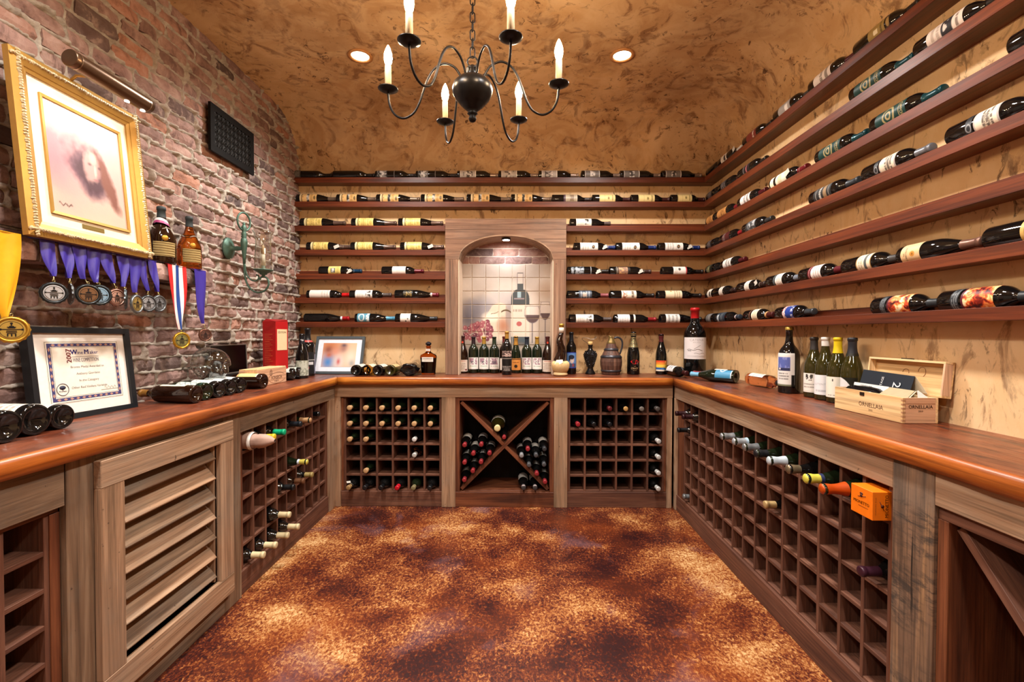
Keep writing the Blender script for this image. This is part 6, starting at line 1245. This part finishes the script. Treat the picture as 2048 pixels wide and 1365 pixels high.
m = MB(); m.box(-0.042, 0.042, -0.0385, -0.0375, 0.098, 0.132); m.box(-0.0165, 0.0165, -0.0185, -0.0175, 0.178, 0.194); m.build('label', plain('#d9d2c6', 0.6, name='paper'), t)
m = MB(); MX = lambda x, y, z: cols((x, y, z), (1, 0, 0), (0, 0, 1), (0, -1, 0)); flat_text(m, 'LONGBRANCH', 0.0105, MX(0, -0.0392, 0.121), bold=0.015); flat_text(m, 'KENTUCKY STRAIGHT', 0.0048, MX(0, -.0392, .109)); flat_text(m, 'RESERVE', 0.006, MX(0, -.0192, .186)); m.build('lettering', plain('#2a2420', 0.6), t)
# bottles standing in the niche
CREST = [(0.11, 0.43, 78, '#e2dfda', [('nr', 7, 0.46, '#a0808e', 0.40, 0.95, 0.62), ('nr', 9, 0.5, '#5f5a66', 0.45, 0.7, 0.3), ('l', 0.22, 0.30, 1, '#4f8a66', 0.75)])]
TERRA = [(0.045, 0.355, 78, '#dccfc2', [('l', 0.86, 0.95, 1, '#c07a6a', 0.7), ('l', 0.1, 0.75, 5, '#a89c90', 0.8), ('r', 0.08, 0.2, 0.45, 0.75, '#7a2a34')]), (0.80, 0.86, 45, '#2a1210', [('c', 0.5, 0, 0.5, 0.6, '#d8482e')])]
NB_ = 3.615
for px, kind, foil, labs, g, L, d in ((925.5, 'burgundy', ('#3a1414', 0.80, .4), TERRA, 'brown', .292, 'brown sloping bottle with cream label and red neck dot beside the niche jamb, brick side'), (947, 'bordeaux', ('#24141c', 0.80), CREST, 'green', .285, 'bottle with crest label and dark purple capsule inside the niche'), (968, 'bordeaux', ('#a8843a', 0.80, .35, .4), CREST, 'green', .285, 'bottle with crest label and gold capsule, beneath the painted grapes'), (988.5, 'bordeaux', ('#1c2a1a', 0.80), CREST, 'green', .285, 'bottle with crest label and dark green capsule inside the niche'),
        (1031.8, 'champagne', ('#b08038', 0.76, .35, .4), [(0.085, 0.40, 80, '#d18a42', [('b', 0.88, 0.96, '#5a3a20'), ('c', 0.33, 0, .14, .24, '#2c1c14'), ('l', .6, .72, 1, '#8a5020', .6)])], 'green', .290, 'sloping bottle with orange label inside the niche'), (1053.6, 'bordeaux', ('#16202c', 0.78), CREST, 'green', .285, 'bottle with crest label and blue-black capsule inside the niche'), (1074, 'bordeaux', ('#a8843a', 0.80, .35, .4), CREST, 'green', .285, 'bottle with crest label and gold capsule under the painted glasses'), (1095, 'burgundy', ('#4a1a1a', 0.80, .4), TERRA, 'brown', .288, 'brown sloping bottle with cream label and red neck dot beside the straw flask')):
    bottle(d, Matrix.Translation((onY(px, 700, NB_).x, NB_, COUNT+0.001)) @ Matrix.Rotation(R(-90), 4, 'Z'), kind, 0.0385 if kind != 'burgundy' else 0.040, L, g, foil, labs, n=28, seed=int(px) % 3, group='wine bottles standing in the niche')
bottle('maroon-capped bottle almost hidden behind the gold-capped black bottle in the niche', Matrix.Translation((onY(1008.5, 700, 3.63).x, 3.63, COUNT+0.001)) @ Matrix.Rotation(R(-90), 4, 'Z'), 'bordeaux', 0.037, .288, 'brown', ('#5a1c1c', 0.82, .4), [(0.08, .4, 80, '#dccfc2', [])], n=24, group='wine bottles standing in the niche')
bottle('black-labelled bottle with gold capsule standing in front of the niche row', Matrix.Translation((onY(1013.7, 700, 3.475).x, 3.475, COUNT+0.001)) @ Matrix.Rotation(R(-90), 4, 'Z'), 'bordeaux', 0.0375, .327, 'black', ('#b3863e', 0.83, .35, .4), [(0.42, .55, 70, '#4a3c3a', [('nr', 6, .48, '#b59a90', 0, 1, 1)]), (0.07, 0.40, 75, '#0d0c0c', [('b', .9, .95, '#8a7f78'), ('l', .05, .42, 4, '#8d8580', .9)])], n=28, group='wine bottles standing in the niche')
# straw flask with twisted neck
Yc = 3.40; t = thing('straw_flask', 'twisted dark bottle in a straw basket in front of the niche jamb', 'bottle', (back_x(1121, Yc), Yc, COUNT+0.001))
m = MB(); m.lathe([(0.040, 0.0), (0.051, 0.004), (0.053, 0.014), (0.048, 0.022), (0.046, 0.027), (0.055, 0.042), (0.062, 0.062), (0.064, 0.082), (0.060, 0.098), (0.048, 0.106), (0.030, 0.108)], 40); m.build('straw_basket', plain('#d8bd8c', 0.8, name='straw'), t)
m = MB()
for i in range(40):
    a_ = 2*math.pi*i/40; m.tube([(r_*math.cos(a_), r_*math.sin(a_), z_) for r_, z_ in ((0.046, 0.027), (0.055, 0.042), (0.0625, 0.062), (0.0645, 0.082), (0.0605, 0.098), (0.047, 0.107))], 0.0022, 4)
o = m.build('straw_weave', plain('#cfae78', 0.8, name='straw'), t)
m = MB(); m.lathe([(0.040, 0.100), (0.041, 0.120), (0.036, 0.15), (0.031, 0.18), (0.028, 0.21), (0.025, 0.24), (0.022, 0.27), (0.019, 0.30), (0.0165, 0.318)], 24, twist=lambda v: Vector((v.x+0.009*math.sin(v.z*42), v.y+0.006*math.cos(v.z*42), v.z))); m.build('neck', glass_mat('brown'), t)
ox, oy = 0.009*math.sin(.318*42), 0.006*math.cos(.318*42)
m = MB(); m.lathe([(0.0185, 0.316), (0.0185, 0.355)], 18, Matrix.Translation((ox, oy, 0))); m.build('neck_label', plain('#d0c6b8', 0.6), t); m = MB(); m.lathe([(0.0165, 0.352), (0.017, 0.366), (0.019, 0.368), (0.019, 0.382), (0.01, 0.384)], 18, Matrix.Translation((ox, oy, 0))); m.build('cap', plain('#a9822e', 0.35, 0.5), t)
m = MB(); m.add([(-0.05, -0.043, 0.085), (-0.01, -0.064, 0.088), (0.012, -0.063, 0.10), (0.01, -0.058, 0.122), (-0.035, -0.044, 0.118)], [(0, 1, 2, 3, 4)]); m.build('paper_scrap', plain('#e4dccb', 0.7, name='paper'), t)
# blue portrait-label bottle (a generic smiling face)
t = standing('dark bottle with blue picture label of a smiling man behind the straw flask', back_x(1142.5, 3.55), 3.55, 'bordeaux', 0.038, .322, 'black', ('#10141c', 0.78), [(0.145, 0.52, 78, '#5f8ac4', [('b', 0, .05, '#2a3a9a'), ('b', .95, 1, '#2a3a9a'), ('r', .05, .3, -.75, .6, '#46506a'), ('c', .52, .0, .22, .34, '#c9b7b4'), ('c', .70, -.05, .14, .42, '#1c2230'), ('c', .58, -.36, .14, .12, '#1c2230'), ('r', .44, .46, -.12, .16, '#f0ece8'), ('c', .57, -.12, .02, .06, '#2a2c34'), ('c', .57, .16, .02, .06, '#2a2c34'), ('r', .1, .28, .1, .25, '#a83a40')])])
# grape cluster bottle
Yc = 3.53; t = thing('grape_bottle', 'dark glass bottle shaped like a bunch of grapes with cork and wire loop', 'bottle', (back_x(1180.5, Yc), Yc, COUNT+0.001))
gp = [(0.036, 0.0), (0.040, 0.006), (0.036, 0.014), (0.024, 0.035), (0.020, 0.050), (0.024, 0.065), (0.034, 0.095), (0.045, 0.130), (0.048, 0.150), (0.040, 0.170), (0.024, 0.184), (0.017, 0.192), (0.016, 0.215), (0.019, 0.218), (0.019, 0.225)]
m = MB(); m.lathe(gp, 28); m.build('body', glass_mat('black'), t)
m = MB(); rr = random.Random(2)
for k in range(10):
    z_ = 0.060+k*0.0125; r_ = np.interp(z_, [p[1] for p in gp], [p[0] for p in gp]); n_ = max(6, int(2*math.pi*r_/0.0135))
    for i in range(n_):
        a_ = 2*math.pi*(i+0.5*(k % 2))/n_; m.lathe([(0.002, -0.0068), (0.0055, -0.004), (0.0072, 0), (0.0055, 0.004), (0.002, 0.0068)], 8, Matrix.Translation((r_*math.cos(a_), r_*math.sin(a_), z_)))
m.build('glass_grapes', glass_mat('black'), t)
m = MB(); m.lathe([(0.0125, 0.222), (0.017, 0.226), (0.018, 0.248), (0.013, 0.25)], 16); m.build('cork', plain('#cda86a', 0.8, name='cork'), t)
m = MB(); m.tube(spline3([(0.0, 0.015, .20), (-.02, 0.015, .235), (-.055, 0.012, .26), (-.06, 0.01, .275), (-.03, 0, .279), (0.0, -.01, .268), (0.03, -.012, .270), (.045, -.01, .285), (.03, 0, .278)]), 0.0018, 6); m.build('wire_loop', plain('#7d7468', 0.3, 0.9), t)
# barrel jug
Yc = 3.515; t = thing('barrel_jug', 'brown barrel-shaped jug with grey hoops and handle', 'jug', (back_x(1222, Yc), Yc, COUNT+0.001)); bw = wood('barrel', 'z')
bp = [(0.064, 0.0), (0.068, 0.004), (0.073, 0.03), (0.081, 0.07), (0.083, 0.10), (0.080, 0.125), (0.074, 0.14), (0.068, 0.150), (0.052, 0.185), (0.043, 0.205), (0.040, 0.215), (0.034, 0.235)]
def br(z): return float(np.interp(z, [p[1] for p in bp], [p[0] for p in bp]))
ns_ = 16
for i in range(ns_):
    m = MB(); vs = []; a0, a1 = 2*math.pi*i/ns_+0.012, 2*math.pi*(i+1)/ns_-0.012
    for r_, z_ in bp:
        for a_ in (a0, (a0+a1)/2, a1): vs.append((r_*math.cos(a_), r_*math.sin(a_), z_))
    m.add(vs, [(k*3+j, k*3+j+1, (k+1)*3+j+1, (k+1)*3+j) for k in range(len(bp)-1) for j in range(2)], False); m.build('stave', bw, t)
m = MB(); m.lathe([(r_-0.002, z_) for r_, z_ in bp], 32); m.build('inner_shell', plain('#1c1410', 0.8), t)
for z0_, z1_ in ((0.020, 0.036), (0.128, 0.148), (0.183, 0.200)):
    m = MB(); m.lathe([(br(z0_)+0.0012, z0_), (br(z0_)+0.0045, z0_+0.003), (br(z1_)+0.0045, z1_-0.003), (br(z1_)+0.0012, z1_)], 36, cap0=False, cap1=False); m.build('hoop', plain('#44444a', 0.35, 0.6, name='pewter'), t)
m = MB(); m.lathe([(0.032, 0.232), (0.034, 0.236), (0.029, 0.25), (0.020, 0.270), (0.016, 0.285), (0.017, 0.290), (0.013, 0.290)], 28, twist=lambda v: Vector((v.x-(0.006 if v.z > 0.28 else 0), v.y, v.z+(0.006 if v.x < -0.008 and v.z > .28 else 0)))); m.build('spout', plain('#8a7446', 0.35, 0.6), t)
m = MB(); m.tube(spline3([(0.022, 0, .275), (.045, 0, .283), (.072, 0, .272), (.085, 0, .245), (.083, 0, .21), (.075, 0, .18), (.066, 0, .155)]), .0072, 10); m.build('handle', plain('#3f3f44', 0.4, 0.5), t)
# champagne with lips
t = standing('black champagne bottle with red lips print and gold banded neck', back_x(1266.5, 3.54), 3.54, 'champagne', 0.0475, .325, 'black', ('#14120f', 0.62, .35), [])
m = MB()
for k in range(11):
    s_ = 0.64+k*0.031; m.lathe([(prof_r('champagne', s_)*.0475+.0012, s_*.325), (prof_r('champagne', s_)*.0475+.0022, s_*.325+.0025), (prof_r('champagne', s_+.014)*.0475+.0012, s_*.325+.005)], 20, cap0=False, cap1=False)
m.build('gold_bands', plain('#c9b27a', 0.3, 0.6), t)
rr_ = 0.0482
def wrap(P): return [(rr_*math.cos(x/rr_), rr_*math.sin(x/rr_), z) for x, z in P]
m = MB(); up = [(-.034, .098)]+[(-.034+.068*i/20, .098+.018*math.sin(math.pi*i/20)-(.004*math.exp(-((i-10)/2.2)**2))) for i in range(1, 20)]+[(.034, .098)]; lo = [(.034-.068*i/20, .098-.019*math.sin(math.pi*i/20)) for i in range(1, 20)]
m.add(wrap(up+lo), [tuple(range(len(up+lo)))]); m.build('lips_print', plain('#c0121c', 0.3), t); rr_ = .0486
m = MB(); m.add(wrap([(-.026, .098), (-.007, .0995), (.004, .0993), (.026, .098), (.005, .0962), (-.006, .0962)]), [(5, 4, 3, 2, 1, 0)]); m.build('mouth_gap', plain('#5a060c', 0.4), t)
m = MB(); curved_text(m, 'CRAZY', 0.018, .0483, .047, bold=.015); curved_text(m, 'FOR YOU', 0.0065, .0483, .031); curved_text(m, 'I AM', 0.007, .0483, .063); m.build('lettering', plain('#c9a878', 0.4, 0.3), t)
# rainbow label bottle
t = standing('dark bottle with sunset striped label standing by the corner', back_x(1322, 3.54), 3.54, 'champagne', 0.0415, .310, 'black', ('#4a1418', 0.80, .4), [(0.085, .345, 78, '#e8a040', [('b', .82, 1, '#d8502a'), ('b', .62, .82, '#e68a34'), ('b', .34, .62, '#f0c648'), ('b', .14, .34, '#3f78b4'), ('nr', 4, .5, '#2a5a9a', .16, .34, 1), ('b', 0, .14, '#e6d9c6'), ('c', .86, .45, .08, .14, '#f4b860')])])
# double magnum
t = standing('giant bottle with red capsule and large white label in the corner', back_x(1387.5, 3.44)+0.005, 3.44, 'big', 0.079, .505, 'black', ('#b3181c', 0.845, .35), [(0.25, .565, 76, '#dcd6d6', [])], -100)
m = MB(); r_ = .0799; curved_text(m, 'CATENA', .024, r_, .505*.525, spacing=1.15); curved_text(m, 'MALBEC', .012, r_, .505*.49, spacing=1.3); m.build('lettering', plain('#a39a98', 0.6), t)
m = MB()
def arcline(m, pts, w=.0007): m.tube([((r_+.0003)*math.cos(x/r_), (r_+.0003)*math.sin(x/r_), z) for x, z in pts], w, 4)
arcline(m, [(-.07+.11*i/14, .195+.004*math.sin(i*.8)) for i in range(15)], .0012); arcline(m, [(-.02+.045*i/6, .20+.028*(i/6)) for i in range(7)]); arcline(m, [(-.065+.025*i/8, .188+.004*math.sin(i*2.2)) for i in range(9)], .0016)
arcline(m, [(-.02+.08*i/10, .168+.003*math.sin(i)) for i in range(11)], .0006); arcline(m, [(-.07+.14*i/10, .150) for i in range(11)], .0004); arcline(m, [(-.07+.14*i/10, .142) for i in range(11)], .0004); m.build('drawing', plain('#4a4444', 0.6), t)
# bottles lying at the corner of the worktops
def lyb(label, b, tp, r, kind, g, foil, labs, roll=0.3):
    d = Vector((tp[0]-b[0], tp[1]-b[1], 0)); return lying(label, b, d, r, d.length, kind, g, foil, labs, roll)
lyb('black bottle with white label lying with its neck to the room, before the giant bottle', (1.165, 3.50), (1.195, 3.205), .0375, 'bordeaux', 'black', ('#3a1216', 0.84, .35, .2), [(.15, .52, 80, '#d5d6d8', [('l', .2, .8, 2, '#9a9c9e', .7)])], 0.2)
t = lyb('dark bottle with bright blue label and pale blue cap lying by the corner', (1.392, 2.905), (1.192, 3.125), .039, 'burgundy', 'green', ('#6aa3c4', 0.80, .4), [(.05, .40, 80, '#3f86ac', [('c', .6, .1, .16, .35, '#d5e2e8'), ('c', .6, .1, .1, .22, '#3f86ac'), ('b', .0, .05, '#d5e2e8')])], -0.4)
lyb('dark bottle with dark red capsule lying behind the blue-capped one', (1.440, 2.985), (1.240, 3.205), .0385, 'burgundy', 'black', ('#7a1c28', 0.82, .35, .2), [(.2, .48, 80, '#d8d2c8', [])], -0.3)
t = lyb('rosy amber bottle with white label lying along the worktop against the wall', (1.445, 2.835), (1.482, 2.535), .0375, 'bordeaux', 'rose', ('#1c1c20', 0.82, .35), [(.10, .52, 70, '#ded8cc', [('b', .3, .32, '#8a8278'), ('l', .4, .9, 2, '#b5ac9e', .7)])], -0.25)
# standing at the wall facing the bricks
t = standing('magnum with blue picture label and gold top, standing against the wall', back_x(1580, 2.47)-0.012, 2.46, 'tall', .051, .350, 'black', ('#a98a3c', 0.955, .35, .5), [(.11, .605, 62, '#dcdad6', [('r', .46, .88, -.62, .62, '#5664a8'), ('nr', 6, .5, '#7d86c0', .46, .88, .62), ('r', .46, .55, -.62, .62, '#2c2f50'), ('c', .52, -.35, .03, .12, '#d8d0d0'), ('l', .18, .42, 3, '#8d8a88', .6), ('b', 0, .05, '#6d7058'), ('r', 0, .34, .72, 1, '#0a0a0a')])], -152)
WH = lambda p, f: [(.085, .40, 66, p, f)]
for q, (x, y, foil, g, lb, d, s) in enumerate(((1.488, 2.30, ('#2c2826', .79, .5), 'olive', WH('#e2ddd4', [('nr', 8, .5, '#3c3835', .62, .95, .35), ('l', .2, .5, 2, '#a8a29a', .8), ('b', .05, .07, '#a8a29a')]), 'white wine bottle with black cap and drawn creature on its label', ''), (1.482, 2.207, ('#d8d4ce', .86, .5), 'olive', WH('#dedfe2', [('l', .1, .3, 1, '#b9bbc0', .6)]), 'white wine bottle with white cap and pale label', 'LUTENTE'), (1.477, 2.115, ('#d6b814', .76, .4), 'olive', WH('#e4decf', [('r', .78, .9, -.05, .05, '#2a2622'), ('l', .06, .16, 1, '#a8a29a', .6)]), 'wine bottle with bright yellow capsule', ''), (1.475, 2.022, ('#22242a', .76, .4, 0, '#14130a'), 'olive', [(.13, .42, 52, '#101208', [('c', .0, -.95, .98, 1.55, '#d5d5d6')])], 'dark wine bottle with white half-moon label behind the wooden gift box', ''))):
    t = standing(f'{d}, against the wall', x, y, 'burgundy', .0425, .298, g, foil, lb, -150)
    if s: m = MB(); curved_text(m, s, .013, .0435, .075, spacing=1.2); m.build('lettering', plain('#a4a6aa', 0.6), t)
# wooden gift box, lid open against the wall
BX0, BX1, BY0, BY1, BH = 1.362, 1.487, 1.622, 1.965, 0.090; t = thing('wine_gift_box', 'open pale wooden wine gift box lettered on two sides', 'box', (0, 0, COUNT+0.001)); tk = .009
def pb(n, *a, k='pine', ax='y'): m = MB(); m.box(*a, bev=.0008); return m.build(n, wood(k, ax), t)
pb('front_panel', BX0, BX0+tk, BY0, BY1, 0, BH); pb('rear_panel', BX1-tk, BX1, BY0, BY1, 0, BH); pb('end_panel', BX0+tk, BX1-tk, BY0, BY0+tk, 0, BH, k='pinepink', ax='x'); pb('end_panel', BX0+tk, BX1-tk, BY1-tk, BY1, 0, BH, k='pinepink', ax='x'); pb('bottom_panel', BX0+tk, BX1-tk, BY0+tk, BY1-tk, 0, .007)
m = MB()
for k in range(6): m.box(BX0-.0003, BX0+.011, BY0-.0003, BY0+.007, .006+.0142*k, .013+.0142*k)
m.build('finger_joints', plain('#a97f5c', 0.7), t)
lid = Matrix.Translation((BX1-.001, 0, BH+.001)) @ Matrix.Rotation(R(6), 4, 'Y'); LW, LD = .128, .034
def lb_(n, *a, k='pine', ax='y'): m = MB(); m.box(*a, M=lid, bev=.0008); return m.build(n, wood(k, ax), t)
y0, y1 = BY0-.012, BY1-.008
lb_('lid_panel', LD-.006, LD, y0, y1, 0, LW); lb_('lid_side', 0, LD-.0062, y0, y1, LW-.008, LW); lb_('lid_side', 0, LD-.0062, y0, y1, 0, .008); lb_('lid_end', 0, LD-.0062, y0, y0+.008, .0082, LW-.0082, k='pinepink', ax='z'); lb_('lid_end', 0, LD-.0062, y1-.008, y1, .0082, LW-.0082, ax='z')
m = MB(); m.box(.004, .016, (y0+y1)/2-.028, (y0+y1)/2+.018, LW, LW+.004, M=lid); m.box(BX0-.002, BX0, 1.80, 1.822, BH-.017, BH-.004); m.build('clasp', plain('#2a2018', 0.5, 0.4), t)
m = MB(); m.tube([lid @ Vector((LD-.0066, 1.73+.016*math.cos(q), .085+.018*math.sin(q))) for q in [i*.3 for i in range(15)]], .001, 4); m.tube([lid @ Vector((LD-.0066, 1.80+.014*math.cos(q), .078+.014*math.sin(q))) for q in [i*.3 for i in range(12)]], .001, 4); m.build('brand_mark', plain('#8a5a34', 0.7), t)
m = MB(); SD_ = lambda y, z: cols((BX0-.0006, y, z), (0, -1, 0), (0, 0, 1), (-1, 0, 0)); ED_ = lambda x, z: cols((x, BY0-.0006, z), (1, 0, 0), (0, 0, 1), (0, -1, 0))
flat_text(m, 'ORNELLAIA', .0235, SD_(1.768, .040), sx=.98); flat_text(m, '2010', .010, SD_(1.768, .022)); flat_text(m, 'ORNELLAIA', .0175, ED_((BX0+BX1)/2, .058), sx=.92, bold=.008); flat_text(m, '2010', .0085, ED_((BX0+BX1)/2, .043), bold=.02); m.build('lettering', plain('#5a3a28', 0.7), t)
m = MB(); m.box(BX0+.012, BX1-.012, BY0-.0005, BY0, .069, .0698); m.build('burnt_line', plain('#8a5f42', 0.7), t)
# what lies in the gift box
t = thing('wrapped_bottle', 'black bag-wrapped bottle lying in the wooden gift box', 'bottle', M=frame((1.415, 1.945, COUNT+.062), (0.02, -1, 0), (0, 0, 1)))
m = MB(); vs = []; prr = [(.004, .0), (.03, .002), (.040, .012), (.043, .05), (.041, .10), (.038, .14), (.026, .165), (.016, .178)]
for k, (r_, z_) in enumerate(prr):
    for i in range(26):
        a_ = 2*math.pi*i/26; q = r_*(1+.07*math.sin(a_*6+k*1.7)+.04*math.sin(a_*13+k*.6)); vs.append((q*math.cos(a_), q*math.sin(a_), z_))
m.add(vs, [(k*26+i, k*26+(i+1) % 26, (k+1)*26+(i+1) % 26, (k+1)*26+i) for k in range(len(prr)-1) for i in range(26)]+[tuple(range(25, -1, -1)), tuple((len(prr)-1)*26+i for i in range(26))], True); m.build('wrapping', plain('#0c0c0e', 0.15, spec=.7, name='black_film'), t)
t = thing('folded_card', 'dark blue folded card with white print standing in the gift box', 'card'); nv = plain('#1c242e', 0.45, name='navy_card')
m = MB(); za, zb = COUNT+.070, COUNT+.166
def sheet(m, a, b, c, d, th=(0.0012, 0, 0)):
    th = Vector(th); q = [Vector(p) for p in (a, b, c, d)]; m.add(q+[p+th for p in q], [(0, 1, 2, 3), (7, 6, 5, 4), (0, 4, 5, 1), (1, 5, 6, 2), (2, 6, 7, 3), (3, 7, 4, 0)])
sheet(m, (1.443, 1.948, za), (1.443, 1.700, za), (1.470, 1.700, zb-.006), (1.470, 1.948, zb)); m.build('front_leaf', nv, t); m = MB(); sheet(m, (1.4722, 1.948, zb), (1.4722, 1.700, zb-.006), (1.482, 1.660, za+.03), (1.482, 1.948, za+.03)); m.build('back_leaf', plain('#cbb99a', 0.6), t)
LF_ = cols((1.4555, 1.80, za+.046), (0, -1, 0), (.27, 0, .92), (-.92, 0, .27)); m = MB(); flat_text(m, '25', .050, LF_ @ Matrix.Translation((.035, -.008, .0014)) @ Matrix.Rotation(R(-90), 4, 'Z')); flat_text(m, 'VINTAGE', .015, LF_ @ Matrix.Translation((-.035, .0, .0014)) @ Matrix.Rotation(R(90), 4, 'Z')); m.build('lettering', plain('#d5d8da', 0.5), t)
t = thing('card_insert', 'beige cardboard neck insert in the gift box', 'card'); m = MB(); sheet(m, (1.378, 1.775, COUNT+.073), (1.378, 1.640, COUNT+.073), (1.432, 1.655, COUNT+.112), (1.432, 1.765, COUNT+.112)); m.build('card', plain('#a99878', 0.7), t)
m = MB(); sheet(m, (1.379, 1.638, COUNT+.072), (1.379, 1.634, COUNT+.072), (1.434, 1.650, COUNT+.111), (1.434, 1.654, COUNT+.111)); m.build('edge', plain('#d8c9a8', 0.7), t)
t = thing('paper_slip', 'white printed slip along the folded card in the gift box', 'paper'); m = MB(); sheet(m, (1.430, 1.955, COUNT+.084), (1.430, 1.775, COUNT+.094), (1.437, 1.775, COUNT+.112), (1.437, 1.955, COUNT+.112)); m.build('slip', plain('#dad8d4', 0.7, name='paper'), t); m = MB(); flat_text(m, 'ORNELLAIA', .012, cols((1.4328, 1.885, COUNT+.102), (0, -1, 0), (.2, 0, 1), (-1, 0, .2))); m.build('lettering', plain('#55504c', .6), t)
t = thing('paper_slip', 'small white folded slip at the lettered end of the gift box', 'paper'); m = MB(); sheet(m, (1.425, 1.634, COUNT+.086), (1.470, 1.640, COUNT+.086), (1.452, 1.665, COUNT+.112), (1.440, 1.655, COUNT+.110), (0, 0, .001)); m.build('slip', plain('#dcdad6', 0.7, name='paper'), t)
# orange carton in the long rack
t = thing('orange_carton', 'orange lettered wine carton sticking out of the long rack', 'box'); x0, y0, y1, z0, z1 = onX(1747.6, 1000, 1.091).x, 1.402, 1.492, .678, .766
m = MB(); m.box(x0, x0+.25, y0, y1, z0, z1, bev=.0012); m.build('carton', plain('#e87410', 0.4, name='orange_card'), t); m = MB(); dk_ = plain('#4a1c0c', 0.5)
A_ = lambda y, z, rot=0: cols((x0-.0006, y, z), (0, -1, 0), (0, 0, 1), (-1, 0, 0)) @ Matrix.Rotation(R(rot), 4, 'Z'); B_ = lambda x, z, rot=0: cols((x, y0-.0006, z), (1, 0, 0), (0, 0, 1), (0, -1, 0)) @ Matrix.Rotation(R(rot), 4, 'Z')
ym = (y0+y1)/2; flat_text(m, 'MIONETTO', .0135, A_(ym, z0+.040), sx=.95, bold=.01); m.tube([A_(ym, z0+.060) @ Vector((-.014, -.004, 0)), A_(ym, z0+.060) @ Vector((.018, .004, 0))], .0009, 4); m.lathe([(.0048, 0), (.0048, .0008)], 12, A_(ym, z0+.062)); m.lathe([(.007, 0), (.002, .0008)], 10, A_(ym, z0+.069) @ Matrix.Diagonal((1, .5, 1, 1))); m.box(x0-.0006, x0, ym-.028, ym+.012, z0+.0285, z0+.0293)
flat_text(m, 'MIONETTO', .0135, B_(x0+.044, z0+.044, 90), bold=.01); flat_text(m, 'SPARKLING WINE', .0045, B_(x0+.010, z0+.044, 90), spacing=1.6); m.lathe([(.005, 0), (.005, .0008)], 12, B_(x0+.030, z0+.044)); m.tube([B_(x0+.03, z0+.044) @ Vector((-.008, .014, 0)), B_(x0+.03, z0+.044) @ Vector((.006, -.014, 0))], .0009, 4); m.build('lettering', dk_, t)
# paper-wrapped bottle beside the louvred door
t = thing('wrapped_bottle', 'bottle twisted in pale brown paper in the rack cell by the louvred door', 'bottle', M=MLF @ frame((cx(lxs, 0), 0.20, ZS[5]+.050), (0, -1, 0), (0, 0, 1)))
m = MB(); vs = []; prr = [(.004, 0), (.04, .0), (.043, .10), (.042, .16), (.040, .195), (.030, .225), (.034, .24), (.031, .27), (.021, .295), (.008, .315)]
for k, (r_, z_) in enumerate(prr):
    for i in range(22):
        a_ = 2*math.pi*i/22; q = r_*(1+.05*math.sin(a_*7+k*1.1)+.04*math.sin(a_*3+k)); vs.append((q*math.cos(a_), q*math.sin(a_), z_))
m.add(vs, [(k*22+i, k*22+(i+1) % 22, (k+1)*22+(i+1) % 22, (k+1)*22+i) for k in range(len(prr)-1) for i in range(22)], True); m.build('paper_wrap', plain('#a8897a', 0.7, name='wrapping_paper'), t)
m = MB(); m.lathe([(.0445, .200), (.041, .214)], 22, cap0=False, cap1=False); m.build('paper_band', plain('#e0dcd6', .6), t)
